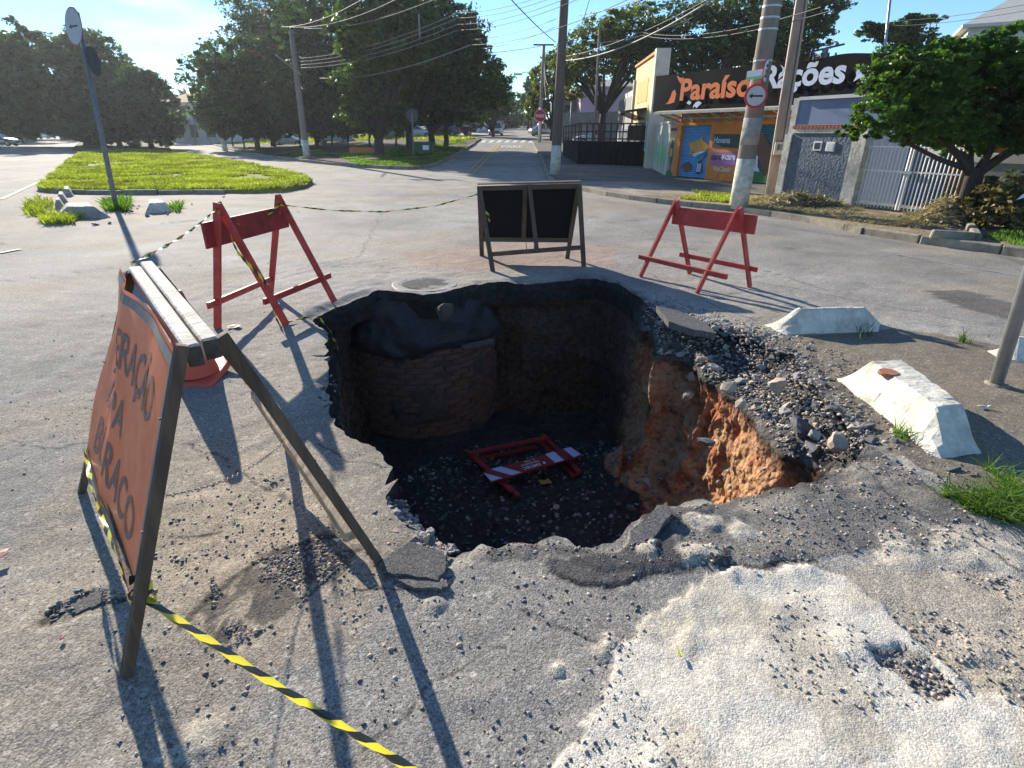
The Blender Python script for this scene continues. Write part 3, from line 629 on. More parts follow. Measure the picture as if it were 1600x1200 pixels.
for ri, (r, z) in enumerate([(np.interp(t * 8, range(9), [p[0] for p in prof]), np.interp(t * 8, range(9), [p[1] for p in prof])) for t in np.linspace(0, 1, 40)]):
    for k in range(NC):
        a_ = 2 * math.pi * k / NC; zq = z - (.05 * math.sin(a_ * 3 + 1) + .03 * math.sin(a_ * 7)) * (z < -.4); d = .22 * (float(fbm(math.cos(a_) * 3.5, math.sin(a_) * 3.5, np.array(zq * 5.), 5, 130)) - .5) + .07 * (float(fbm(math.cos(a_) * 14, math.sin(a_) * 14, np.array(zq * 14.), 2, 131)) - .5)
        Vc.append((MH.x + (r + d) * math.cos(a_), MH.y + (r + d) * math.sin(a_), zq + d * .3))
Fc = [(i * NC + k, i * NC + (k + 1) % NC, (i + 1) * NC + (k + 1) % NC, (i + 1) * NC + k) for i in range(39) for k in range(NC)]
mb = MB(); mb.add(Vc, Fc); mb.build('tar_collar', 'bitumen', t_, smooth=True)
mb = MB(); Vc = []
for i in range(50):
    z = FLOOR - .1 + (1.40) * i / 49
    for k in range(NC): a_ = 2 * math.pi * k / NC; r_c = .925 + .05 * min(1.0, max(0, float(fbm(math.cos(a_) * 2.5 + 5, math.sin(a_) * 2.5, np.array(z * 2.2), 4, 140)) - .60) / .10); Vc.append((MH.x + r_c * math.cos(a_), MH.y + r_c * math.sin(a_), z))
mb.add(Vc, [(i * NC + k, i * NC + (k + 1) % NC, (i + 1) * NC + (k + 1) % NC, (i + 1) * NC + k) for i in range(49) for k in range(NC)]); mb.build('mud_core', 'mortar', t_, smooth=True)
bme = bpy.data.meshes.new('brick'); q = MB(); q.box((0, 0, 0), (.205, .05, .056)); bme.from_pydata([tuple(v) for v in q.v], [], q.f)
bm_ = bmesh.new(); bm_.from_mesh(bme); bmesh.ops.bevel(bm_, geom=list(bm_.edges), offset=.006, segments=1, affect='EDGES'); bm_.to_mesh(bme); bm_.free(); bme.materials.append(MT['brick'])
for row in range(16):
    for k in range(27):
        a_ = 2 * math.pi * (k + .5 * (row % 2) + random.uniform(-.06, .06)) / 27
        if math.sin(a_) > .30: continue
        if random.random() < .08: continue
        z = -.66 - row * .069; rr_ = .922 + random.uniform(-.022, .014)
        o = bpy.data.objects.new('brick', bme); COL.objects.link(o); o.parent = t_
        o.location = (rr_ * math.cos(a_), rr_ * math.sin(a_), z - FLOOR + random.uniform(-.004, .004)); o.rotation_euler = (random.uniform(-.03, .03), random.uniform(-.03, .03), a_ + math.pi / 2 + random.uniform(-.04, .04))
b = MB(); p = at_y(700, 475, 6.02); me_ = stone_mesh('stone', 2, 79, 1); me_.materials.append(MT['mortar'])
o = link('stone_slab', me_, None, t_); o.location = (p.x - MH.x, p.y - MH.y - .16, p.z - FLOOR - .02); o.scale = (.13, .10, .15); o.rotation_euler = (-.3, .5, .8)
b = MB(); a_ = at_y(722, 545, 5.86); c_ = at_y(772, 533, 6.0); b.beam(a_, c_, .06, .07, (0, 0, 1), chip=.02); b.build('concrete_fragment', 'mortar', t_, bevel=.012)

# the sheet of road peeling at the near rim: broken asphalt slabs
def slab(pts, z, th, label, tilt=(0, 0), m='asphalt'):
    P_ = [at_z(a, b_, z) for a, b_ in pts]; c0 = sum(P_, Vector()) / len(P_)
    out = []
    for i, a_ in enumerate(P_):
        b_ = P_[(i + 1) % len(P_)]
        for k in range(5):
            t = k / 5; j = .008 if k else .0; v = a_.lerp(b_, t) + Vector((random.uniform(-j, j), random.uniform(-j, j), 0)); v.z += (v.x - c0.x) * tilt[0] + (v.y - c0.y) * tilt[1]; out.append(v)
    mb = MB(); mb.prism([v - Vector((0, 0, th)) for v in out], (0, 0, th)); o = mb.build('asphalt_slab', m)
    a = o.data.color_attributes.new('Col', 'FLOAT_COLOR', 'POINT'); n_ = len(o.data.vertices); a.data.foreach_set('color', np.tile([.115, .112, .108, 1], n_).astype(np.float32))
    return tag(o, label, 'asphalt slab', 'broken slabs of asphalt at the pit edge')
slab([(640, 848), (688, 862), (700, 878), (684, 905), (600, 890), (592, 880)], .028, .05, 'cracked asphalt slab beside the foot of the tall wooden sign frame', (.0, .06))
slab([(604, 888), (690, 903), (703, 912), (690, 922), (640, 915), (600, 900)], .016, .04, 'narrow sunken strip of asphalt below the cracked slab near the wooden frame', (.02, -.05))
slab([(85, 955), (125, 928), (160, 925), (165, 940), (120, 958)], .006, .03, 'thin broken flake of asphalt left of the near sign leg', (.05, .04))
slab([(1025, 482), (1060, 487), (1105, 503), (1120, 516), (1080, 512), (1045, 503)], .035, .06, 'loose asphalt slab with a white paint dash on the far right rim', (-.06, .05))
slab([(985, 826), (1040, 790), (1050, 800), (1020, 838), (990, 846)], .03, .06, 'tilted black asphalt lump at the near rim of the pit', (.08, .1))

# ================================================================== SETTING further out
def sheet(name, pts, h, m, col=None, thick=.25, world=False, stepx=2.5, colfn=None):
    """flat piece of ground laid over the terrain, h above it, with a skirt at its edge"""
    P_ = [Vector(p) if world else ground(*p) for p in pts]
    bm = bmesh.new(); vs_ = [bm.verts.new((p.x, p.y, 0)) for p in P_]; bm.faces.new(vs_)
    ys = [p.y for p in P_]; xs = [p.x for p in P_]
    for ax, lo, hi in ((1, min(ys), max(ys)), (0, min(xs), max(xs))):
        st = max(stepx, (hi - lo) / 60); c_ = lo + st
        while c_ < hi:
            bmesh.ops.bisect_plane(bm, geom=bm.verts[:] + bm.edges[:] + bm.faces[:], plane_co=(c_, 0, 0) if ax == 0 else (0, c_, 0), plane_no=(1, 0, 0) if ax == 0 else (0, 1, 0)); c_ += st
    bmesh.ops.triangulate(bm, faces=bm.faces[:])
    for f in bm.faces:
        if f.normal.z < 0: f.normal_flip()
    be = [e_ for e_ in bm.edges if e_.is_boundary]
    for v in bm.verts: v.co.z = float(hz(v.co.x, v.co.y)) + h
    r_ = bmesh.ops.extrude_edge_only(bm, edges=be)
    for v in r_['geom']:
        if isinstance(v, bmesh.types.BMVert): v.co.z -= thick
    me = bpy.data.meshes.new(name); bm.to_mesh(me); bm.free()
    o = link(name, me, m); n_ = len(me.vertices); co = np.empty(n_ * 3); me.vertices.foreach_get('co', co); co = co.reshape(-1, 3)
    c_ = np.ones((n_, 4), np.float32); c_[:, :3] = col or (.2, .18, .15)
    if colfn: c_[:, :3] = colfn(co[:, 0], co[:, 1])
    a = me.color_attributes.new('Col', 'FLOAT_COLOR', 'POINT'); a.data.foreach_set('color', c_.ravel())
    return tag(o, kind='structure')
def kerb(pts, parent, h=.13, wd=.14, seg=1.0, world=False, pale=()):
    P_ = [Vector(p) if world else ground(*p) for p in pts]; P_ = [Vector((p.x, p.y, 0)) for p in P_]; k = 0
    L_ = [0]
    for a_, b_ in zip(P_[:-1], P_[1:]): L_.append(L_[-1] + (b_ - a_).length)
    def at(s_):
        for i in range(len(P_) - 1):
            if s_ <= L_[i + 1] or i == len(P_) - 2:
                return P_[i].lerp(P_[i + 1], (s_ - L_[i]) / max(1e-6, L_[i + 1] - L_[i]))
    s_ = 0
    while s_ < L_[-1] - .2:
        e_ = min(s_ + seg * random.uniform(.9, 1.1), L_[-1]); a_ = at(s_ + .012); b_ = at(e_ - .012)
        za, zb = float(hz(a_.x, a_.y)), float(hz(b_.x, b_.y)); hh = h + random.uniform(-.012, .012); yy = random.uniform(-.012, .012)
        d = (b_ - a_).normalized(); nn = Vector((d.y, -d.x, 0)) * yy
        m = MB(); m.beam(Vector((a_.x, a_.y, za + hh / 2 - .05)) + nn, Vector((b_.x, b_.y, zb + hh / 2 - .05 + random.uniform(-.01, .01))) + nn, wd, hh + .1, Vector((d.y, -d.x, 0)), chip=.006)
        m.build('kerb_stone', 'whitewash' if k in pale else 'kerb', parent, bevel=.018 if k < 40 else 0); s_ = e_; k += 1

# left: bright grass island, plaza, far median
gi = [(60,298),(72,301),(110,302),(170,303),(240,303),(300,302),(352,302),(400,302),(445,300),(478,294),(489,287),(478,279),(450,271),(410,262),(365,254),(320,245),(272,239),(230,236),(180,235),(128,238),(108,252),(90,270),(72,286)]
grass_base = sheet('grass_island', gi, .10, 'verge', (.10, .13, .03), colfn=lambda x, y: np.array([.20, .20, .06]) * (.6 + .8 * fbm(x * 1.2, y * 1.2, o=4, seed=200))[:, None])
kerb([(64,299),(110,303),(170,304),(240,304),(300,303),(352,303)], grass_base, .12)
med = sheet('wooded_median', [(112,236),(180,235),(230,235),(268,236),(262,226),(245,221),(200,217),(150,216),(128,219)], .12, 'verge', (.07, .065, .045), stepx=6)
def blades(name, poly, n, hmin, hmax, mk, label, wd=.012, z0=.10, clump=0, thr=0.0, lean=.35, fs=1.0):
    xs = [a for a, b in poly]; ys = [b for a, b in poly]
    y = 1 / RNG.uniform(1 / max(ys), 1 / max(min(ys), .5), n * 5) if max(ys) > 8 else RNG.uniform(min(ys), max(ys), n * 5); x = RNG.uniform(min(xs), max(xs), n * 5)
    ok = inside(poly, x, y) & (fbm(x * fs, y * fs, o=3, seed=210) > thr); x, y = x[ok][:n], y[ok][:n]; n = len(x)
    z = hz(x, y) + z0; r = np.hypot(x, y); H_ = RNG.uniform(hmin, hmax, n) * (.6 + .8 * fbm(x * 1.5, y * 1.5, o=3, seed=211)); W_ = wd * np.maximum(1, r / 9)
    a_ = RNG.uniform(0, 6.283, n); la = RNG.uniform(0, 6.283, n); ll = H_ * lean * RNG.uniform(.3, 1.8, n)
    P0 = np.stack([x - np.cos(a_) * W_, y - np.sin(a_) * W_, z], -1); P1 = np.stack([x + np.cos(a_) * W_, y + np.sin(a_) * W_, z], -1)
    mx_ = x + np.cos(la) * ll * .4; my_ = y + np.sin(la) * ll * .4
    P2 = np.stack([mx_ + np.cos(a_) * W_ * .8, my_ + np.sin(a_) * W_ * .8, z + H_ * .6], -1); P3 = np.stack([mx_ - np.cos(a_) * W_ * .8, my_ - np.sin(a_) * W_ * .8, z + H_ * .6], -1)
    P4 = np.stack([x + np.cos(la) * ll, y + np.sin(la) * ll, z + H_], -1)
    V = np.stack([P0, P1, P2, P3, P4], 1).reshape(-1, 3); k = np.arange(n) * 5
    F = np.concatenate([np.stack([k, k + 1, k + 2], -1), np.stack([k, k + 2, k + 3], -1), np.stack([k + 3, k + 2, k + 4], -1)])
    return tag(link(name, np_mesh(name, V, F), mk), label, kind='stuff')
def wp(pts): return [(p.x, p.y) for p in (ground(*q) for q in pts)]
blades('grass', wp(gi), 64000, .03, .12, 'grass', 'bright sunlit grass of the triangular traffic island', wd=.008, lean=.9, thr=.37, fs=.9)
blades('grass_tufts', wp([(36,318),(60,308),(85,318),(86,345),(70,350),(40,335)]), 1300, .05, .18, 'grass', 'grass tuft beside the small concrete blocks', wd=.008, z0=0, thr=.47, fs=2.5, lean=.9)
blades('grass_tufts', wp([(60,335),(130,335),(130,350),(70,352)]), 800, .06, .2, 'grass', 'grass at the foot of the long grey block', wd=.008, z0=0, thr=.47, fs=2.5, lean=.9)
blades('grass_tufts', wp([(163,318),(205,315),(200,332),(165,330)]), 700, .08, .26, 'grass_dark', 'weeds round the foot of the leaning sign post', wd=.008, z0=0, thr=.47, fs=2.5, lean=.9)
blades('grass_tufts', wp([(248,323),(285,318),(283,332),(250,333)]), 300, .05, .16, 'grass_dark', 'weeds beside the overturned grey block', wd=.008, z0=0, thr=.47, fs=2.5, lean=.9)
blades('grass_tufts', wp([(1475,735),(1510,722),(1560,735),(1620,790),(1640,850),(1600,852),(1540,830),(1490,780),(1462,775)]), 1500, .035, .10, 'grass_dark', 'green grass tuft below the near white concrete block', wd=.0026, z0=0, thr=.5, fs=5, lean=1.6)
blades('grass_tufts', wp([(1338,515),(1362,515),(1362,532),(1338,535)]), 40, .04, .11, 'grass_dark', 'weed sprig at the corner of the far white block', wd=.003, z0=0)
blades('grass_tufts', wp([(1450,522),(1550,528),(1550,538),(1450,534)]), 280, .04, .14, 'grass_dark', 'thin weeds growing in the seam behind the white blocks', wd=.003, z0=0, thr=.45, fs=5)
blades('grass_tufts', wp([(1395,670),(1425,670),(1425,690),(1395,690)]), 60, .05, .12, 'grass_dark', 'weed sprig against the side of the near white block', wd=.0025, z0=0)
# centre: the wooded island between the roads
ti_front = [(326,224),(345,230),(372,238),(400,243),(440,249),(480,254),(520,258),(560,261),(600,264),(640,265),(665,263),(684,258),(700,249),(716,240),(730,232),(742,225)]
ti = ti_front + [(752,218),(716,212.5),(650,212.5),(560,212.5),(470,212.5),(400,213),(345,215)]
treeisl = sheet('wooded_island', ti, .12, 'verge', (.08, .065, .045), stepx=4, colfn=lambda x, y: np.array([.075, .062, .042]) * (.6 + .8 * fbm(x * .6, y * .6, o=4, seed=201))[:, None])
kerb(ti_front, treeisl, .15, seg=1.2)
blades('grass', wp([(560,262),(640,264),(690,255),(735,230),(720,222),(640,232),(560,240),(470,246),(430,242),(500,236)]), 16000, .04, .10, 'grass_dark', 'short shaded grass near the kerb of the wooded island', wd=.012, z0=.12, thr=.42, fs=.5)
blades('grass', wp([(340,226),(440,226),(560,222),(720,222),(745,218),(700,213),(560,213),(400,214),(330,218)]), 16000, .08, .2, 'grass', 'sunlit grass strip behind the trunks of the wooded island', wd=.014, z0=.12)
# right: pavement, dirt and forecourt
rk = [(832,222),(837,232),(845,245),(851,262),(858,277),(866,289),(885,294),(920,300),(950,306),(1000,314),(1050,320),(1110,326),(1165,332),(1250,345),(1350,366),(1450,382),(1600,402),(1800,432),(2100,480)]
def rcol(x, y):
    c_ = np.empty(x.shape + (3,)); c_[:] = (.17, .155, .13); n_ = fbm(x * .9, y * .9, o=5, seed=202); c_ *= (.6 + .8 * n_)[..., None]
    dry = ((y < 16.5) & (x > 3.5)); k = (dry * (.5 + .5 * sstep(.4, .6, n_)))[..., None]; c_ = c_ * (1 - k) + np.array([.30, .225, .13]) * k
    ap = inside(wp([(900,290),(1000,288),(1045,300),(1040,316),(960,306),(890,295)]), x, y)[..., None] * .8; c_ = c_ * (1 - ap) + np.array([.34, .29, .24]) * ap
    return c_
rpts = [ground(*p) for p in rk]; rpts = [(p.x, p.y, 0) for p in rpts] + [(60, 3, 0), (60, 58, 0)]
rs = sheet('pavement', rpts, .11, 'verge', world=True, stepx=.8, colfn=rcol)
kerb(rk[:15], rs, .12); kerb(rk[14:], rs, .13, seg=1.05, pale=(3,))
blades('dry_grass', wp([(1165,330),(1200,318),(1290,325),(1470,345),(1470,372),(1350,358)]), 9000, .02, .08, 'straw', 'dry cut grass littering the verge along the kerb', wd=.006, z0=.11, lean=2.2, thr=.4, fs=1.5)
blades('grass', wp([(1060,318),(1080,306),(1150,312),(1160,325),(1120,324)]), 2500, .03, .10, 'grass', 'patchy green grass behind the right red barricade', wd=.006, z0=.11, thr=.42, fs=1.2)
blades('grass', wp([(1530,382),(1600,365),(1700,380),(1700,410),(1600,400)]), 1800, .03, .10, 'grass_dark', 'weeds on the verge below the cut branches', wd=.006, z0=.11, thr=.4, fs=1.5)

# road markings on the climbing street
def strip(name, a, b, wd, col, parent=None, n=24, lift=.018):
    a = Vector(a); b = Vector(b); mb = MB(); d = (b - a).normalized(); s_ = Vector((-d.y, d.x, 0)) * wd / 2; vs_ = []
    for i in range(n + 1):
        p = a.lerp(b, i / n)
        for q in (p - s_, p + s_): vs_.append((q.x, q.y, float(hz(q.x, q.y)) + lift))
    mb.add(vs_, [(2 * i, 2 * i + 1, 2 * i + 3, 2 * i + 2) for i in range(n)]); return tag(mb.build(name, col), kind='structure')
MT['yline'] = mat('yellow_road_paint', (.50, .36, .10), .8, .2, 12, .1, dirt=(.2, .18, .13), dirt_amt=.5)
MT['wline'] = mat('white_road_paint', (.55, .55, .52), .8, .15, 12, .1, dirt=(.22, .21, .2), dirt_amt=.5)
MT['wline_faint'] = mat('worn_white_road_paint', (.34, .34, .32), .8, .2, 3, .1, dirt=(.17, .165, .155), dirt_amt=.9)
for dx in (-.14, .14):
    a = ground(735, 270); b = ground(779, 224.5); strip('road_line', (a.x + dx, a.y, 0), (b.x + dx, b.y, 0), .11, 'yline')
    a = ground(793, 211.5); b = ground(800, 206); strip('road_line', (a.x + dx * 1.4, a.y, 0), (b.x + dx * 1.4, b.y, 0), .16, 'yline')
for i in range(9):
    px = 744 + i * 12.4; a = ground(px - 3, 223.2); b = ground(px + 1.5, 219.4); strip('crosswalk_stripe', (a.x, a.y, 0), (b.x, b.y, 0), .42, 'wline', n=4)
a = ground(735, 224.6); b = ground(832, 224.6); strip('stop_line', (a.x, a.y, 0), (b.x, b.y, 0), .22, 'wline')
a = ground(1400, 398); b = ground(1640, 440); strip('road_line', (a.x, a.y, 0), (b.x, b.y, 0), .045, 'wline_faint', lift=.006)
for q in (((0, 396), (32, 390)), ((2, 312), (60, 285)), ((775, 254), (830, 262))):
    a = ground(*q[0]); b = ground(*q[1]); strip('road_line', (a.x, a.y, 0), (b.x, b.y, 0), .10, 'wline_faint', lift=.012)
tl = ground(783, 227.8); tr = ground(815, 227.8); bl = ground(783, 231.5)
Vt, Ft = fit_text('PARE', (tr - tl).length, tl.y - bl.y, offset=.02, extrude=0)
mb = MB(); mb.add([(bl.x + v.x, bl.y + v.y, float(hz(bl.x + v.x, bl.y + v.y)) + .022) for v in Vt], Ft); tag(mb.build('road_lettering', 'wline'), kind='structure')

# distant ground cover and far tree masses
def leafset(n, centres, radii, size, seed, squash=1.0, clumps=None, shell=.35, cr=.16):
    """leaf quads in clumps spread through ellipsoids"""
    g = np.random.default_rng(seed); centres = np.asarray(centres, float); radii = np.asarray(radii, float)
    vol = radii.prod(1) ** (2 / 3); cnt = np.maximum(1, (n * vol / vol.sum()).astype(int)); P_ = []
    for c_, r_, k in zip(centres, radii, cnt):
        nc = max(14, int(k / 45)) if clumps is None else clumps
        d = g.normal(size=(nc, 3)); d /= np.linalg.norm(d, axis=1)[:, None]; d *= (shell + (1 - shell) * g.random((nc, 1)) ** .6); d *= 1 + .42 * (fbm(d[:, 0] * 2 + seed, d[:, 1] * 2, d[:, 2] * 2, 3, seed)[:, None] - .5) * 2
        idx = g.integers(0, nc, k); cs = (g.random(nc) ** 1.5 * 1.5 + .45) * cr
        o = g.normal(size=(k, 3)); o /= np.maximum(1e-6, np.linalg.norm(o, axis=1))[:, None]; o *= g.random((k, 1)) ** .45
        P_.append(c_ + (d[idx] + o * cs[idx][:, None] * np.array([1, 1, .7])) * r_)
    C = np.concatenate(P_); k = len(C); s_ = size * g.uniform(.6, 1.4, k)
    a_ = g.normal(size=(k, 3)); a_[:, 2] = a_[:, 2] * .6 - .25; a_ /= np.linalg.norm(a_, axis=1)[:, None]
    b_ = np.cross(a_, g.normal(size=(k, 3))); b_ /= np.linalg.norm(b_, axis=1)[:, None]
    V = np.stack([C - a_ * s_[:, None] * .6, C + b_ * s_[:, None] * .3, C + a_ * s_[:, None] * .6, C - b_ * s_[:, None] * .3], 1).reshape(-1, 3)
    q = np.arange(k) * 4; return V, np.stack([q, q + 1, q + 2, q + 3], -1)
def tree(name, label, base, Y, crowns, n=9000, lsize=.30, mk='leaf_dark', trunk_r=.18, trunk_pts=None, group=None, limbs=True, tm='trunk_dark', seed=1, depth=1.0, shell=.35, cr=.16, zbase=None, white=0, extra=None):
    """base: pixel of the trunk foot (or None); crowns: pixel ellipses at distance Y; built as real metres at that distance"""
    if base is not None:
        g0 = ground(*base) if Y is None else None
        if g0 is None: q = at_y(base[0], base[1], Y); g0 = Vector((q.x, Y, float(hz(q.x, Y))))
        Y = g0.y
    else:
        q = at_y(crowns[0][0], crowns[0][1], Y); g0 = Vector((q.x, Y, float(hz(q.x, Y)) - .1))
    if zbase is not None: g0.z = zbase
    t_ = thing(name, label, 'tree', g0, group)
    C, R_ = [], []
    for i, c_ in enumerate(crowns):
        q = at_y(c_[0], c_[1], Y); sc = (q - Vector((0, 0, CAM_H))).dot(-Vector(Rm[:, 2])) / FPX
        rx, rz = c_[2] * sc, c_[3] * sc * .96; ry = min(rx, rz * 1.5) * depth; dy = (0, .5, -.5, .3, -.3, .2)[i % 6] * ry if len(crowns) > 1 else 0
        C.append((q.x, q.y + dy, q.z)); R_.append((rx, ry, rz))
    V, F = leafset(int(n * 1.1), C, R_, lsize * .8, seed, shell=shell, cr=cr)
    V = V - np.array(g0); o = link('crown', np_mesh('crown', V, F), mk, t_)
    if extra:
        V, F = leafset(extra[0], [tuple(c_) for c_ in C[:extra[3]]], R_[:extra[3]], extra[1], seed + 5, shell=.8, cr=.10); link('blossom', np_mesh('blossom', V - np.array(g0), F), extra[2], t_)
    fork = Vector((g0.x, g0.y, g0.z + max(.6, (min(c_[2] - r_[2] for c_, r_ in zip(C, R_)) - g0.z) * .8))) if trunk_pts is None else Vector(trunk_pts)
    mb = MB(); top = Vector(C[0]); midp = fork
    mb.tube([g0 - Vector((0, 0, .2)), g0 + Vector((0, 0, .12)), g0.lerp(midp, .5) + Vector((random.uniform(-.06, .06), 0, 0)), midp], [trunk_r * 1.5, trunk_r * 1.1, trunk_r * .95, trunk_r * .85], 9)
    mb.build('trunk', tm, t_, smooth=True)
    if limbs:
        rr = random.Random(seed)
        for c_, r_ in zip(C, R_):
            mb = MB(); c_ = Vector(c_)
            for k in range(4):
                tgt = c_ + Vector((rr.uniform(-.6, .6) * r_[0], rr.uniform(-.6, .6) * r_[1], rr.uniform(-.2, .6) * r_[2])); m1 = midp.lerp(tgt, .45) + Vector((rr.uniform(-.15, .15), rr.uniform(-.15, .15), rr.uniform(0, .2))) * r_[2] * .4
                mb.tube([midp - Vector((0, 0, .1)), m1, tgt], [trunk_r * .6, trunk_r * .35, trunk_r * .08], 6)
            mb.build('limb', tm, t_, smooth=True)
    if white:
        mb = MB(); mb.tube([g0 + Vector((0, 0, .0)), g0 + Vector((0, 0, white))], [trunk_r * 1.25, trunk_r * 1.1], 10); mb.build('whitewash_band', 'whitewash', t_)
    return t_
FG = 'trees of the wooded island'
tree('tree', 'light leafy tree with a pale trunk at the left end of the wooded island', (352, 236), None, [(345,130,52,62),(325,170,36,38),(385,120,45,55),(350,185,46,28),(390,180,40,32)], 24000, .34, 'leaf_mid', .2, group=FG, seed=11, white=1.1)
tree('tree', 'tallest dark tree behind the leaning utility pole, its top beyond the frame', (428, 231), None, [(425,40,78,75),(395,110,58,52),(470,60,60,70),(440,150,70,45),(410,185,52,30),(460,190,50,26)], 36000, .36, 'leaf_dark', .3, group=FG, seed=12)
tree('flowering_tree', 'tree with patches of pinkish red blossom near the top of the utility pole', (405, 236), None, [(420,100,48,50),(450,45,45,40),(390,150,40,40)], 11000, .30, 'leaf_dark', .16, group=FG, seed=13, extra=(1500, .22, 'blossom', 2))
tree('tree', 'many stemmed dark tree just right of the utility pole', (497, 236), None, [(510,60,75,75),(520,135,62,52),(470,150,46,46),(520,185,60,30)], 30000, .33, 'leaf_dark', .22, group=FG, seed=14)
tree('tree', 'big tree with a thick dark trunk in the middle of the wooded island', (594, 246), None, [(600,50,78,75),(585,125,66,55),(640,60,55,62),(590,178,60,30)], 32000, .30, 'leaf_mid', .32, group=FG, seed=15)
tree('tree', 'tall round topped tree left of the green bin', (640, 238), None, [(660,30,80,50),(650,90,75,62),(700,80,55,52),(655,165,62,34)], 32000, .28, 'leaf_dark', .26, group=FG, seed=16)
tree('tree', 'dark tree with a broad crown leaning over the bin and sign post', (675, 236), None, [(700,95,60,52),(650,125,55,42),(735,70,32,42),(690,172,50,28)], 26000, .27, 'leaf_dark', .26, group=FG, seed=17)
tree('tree', 'low spreading tree hanging over the left kerb of the climbing street', (697, 232), None, [(735,120,58,45),(770,138,38,30),(705,148,42,28),(730,168,44,22)], 23000, .26, 'leaf_mid', .2, group=FG, seed=18)
for i, (px, py, nm) in enumerate(((383, 236, 'thin pale stemmed tree left of the utility pole'), (400, 232, 'slim tree with two leaning pale stems'), (470, 232, 'slim dark tree right of the pole base'), (545, 233, 'slim tree behind the orange planter'), (578, 234, 'thin tree at the right end of the orange planter'), (620, 230, 'slim tree behind the sign post'), (365, 231, 'small dark tree left of the pale stems'), (520, 231, 'small tree left of the orange planter'))):
    tree('slim_tree', nm, (px, py), None, [(px + random.uniform(-6, 6), 150 + random.uniform(-15, 15), 34, 48), (px, 190, 30, 22)], 6500, .30, ('leaf_dark', 'leaf_mid')[i % 2], .085, group='slim trees of the wooded island', seed=30 + i, tm='trunk' if i < 2 else 'trunk_dark')
# hedge line beyond the island so that no bare horizon shows through
LG = 'trees of the left median'
tree('tree', 'wide old tree leaning over the left road', (140, 229), None, [(60,110,72,66),(115,95,60,55),(20,165,60,42),(140,150,42,58),(5,90,45,35),(90,175,55,30),(40,195,60,20)], 40000, .55, 'leaf_mid', .6, group=LG, seed=41)
tree('tree', 'dark conical tree right of the leaning sign post', (188, 231), None, [(185,150,42,46),(188,195,34,32),(170,205,30,22)], 16000, .48, 'leaf_dark', .3, group=LG, seed=42)
tree('tree', 'dense dark tree whose crown reaches the grass, centre of the left median', (237, 233), None, [(226,150,42,42),(238,195,36,34)], 12000, .46, 'leaf_dark', .3, group=LG, seed=43)
tree('tree', 'small round tree at the right end of the left median', (264, 225), None, [(262,188,25,30)], 4500, .5, 'leaf_dark', .18, group=LG, seed=44)
tree('tree', 'dark tree between the leaning sign post and the old tree', (160, 229), None, [(150,170,40,50)], 8000, .46, 'leaf_dark', .3, group=LG, seed=45)
tree('tree', 'far tree at the left edge behind the grey wall', (30, 215), 95, [(25,170,60,42),(-40,150,60,60)], 9000, .8, 'leaf_dark', .4, group=LG, seed=46)
SG = 'trees along the climbing street'
tree('tree', 'dark street tree on the left of the climbing street', None, 75, [(770,165,35,26),(742,178,32,22)], 8000, .36, 'leaf_dark', .22, group=SG, seed=51)
tree('tree', 'far street tree arching over the parked cars', None, 120, [(790,165,20,20),(772,172,18,16)], 5000, .5, 'leaf_mid', .25, group=SG, seed=52)
tree('tree', 'farthest dark tree on the right of the climbing street', None, 110, [(826,155,17,28),(838,140,16,24)], 6000, .45, 'leaf_dark', .25, group=SG, seed=53)
tree('tree', 'leafy tree behind the red stop sign', (862, 210), 62, [(852,140,28,42),(872,115,30,38),(835,170,16,25)], 10000, .32, 'leaf_olive', .2, group=SG, seed=54)
BG = 'trees behind the shops'
tree('tree', 'tall tree with forking dark limbs left of the yellow building', (940, 214), 44, [(930,85,52,48),(895,115,38,42),(985,55,55,40),(1000,95,45,35)], 26000, .22, 'leaf_olive', .26, group=BG, seed=55, shell=.5)
tree('tree', 'big dark tree rising behind the shop sign', (1100, 200), 40, [(1080,60,85,55),(1040,95,55,35),(1150,45,75,52),(1130,90,80,30)], 28000, .22, 'leaf_dark', .3, group=BG, seed=56)
tree('tree', 'dark tree behind the two right utility poles', (1240, 200), 40, [(1240,45,62,50),(1200,80,50,35),(1275,25,35,35)], 17000, .22, 'leaf_dark', .26, group=BG, seed=57)
tree('tree', 'flat topped araucaria like tree above the blue house', (1420, 190), 42, [(1400,52,62,14),(1448,30,46,8),(1375,45,50,9),(1430,70,50,16)], 12000, .24, 'leaf_dark', .2, group=BG, seed=58, shell=.2)
# the near street tree on the right
g0 = ground(1503, 352, .11); t_ = thing('street_tree', 'near leafy green tree with a twisted dark trunk on the right pavement', 'tree', g0)
Yt = g0.y; cr_px = [(1440,150,88,62),(1500,125,100,68),(1390,185,60,34),(1570,150,88,64),(1455,200,62,30),(1600,205,62,38),(1520,95,75,40),(1350,200,34,20),(1420,110,60,40),(1560,95,70,50),(1640,140,80,90),(1530,215,50,30)]
C, R_ = [], []
for i, c_ in enumerate(cr_px):
    q = at_y(c_[0], c_[1], Yt); sc = (q - Vector((0, 0, CAM_H))).dot(-Vector(Rm[:, 2])) / FPX; C.append((q.x, q.y + (0, .35, -.3, .2, -.2, -.1, .5, .1, .3, -.3, 0, .2)[i], q.z)); R_.append((c_[2] * sc, min(.9, c_[2] * sc), c_[3] * sc))
V, F = leafset(80000, C, R_, .072, 91, shell=.3, cr=.13); link('crown', np_mesh('crown', V - np.array(g0), F), 'leaf_bright', t_)
def tp(px, py, dy=0): return at_y(px, py, Yt + dy)
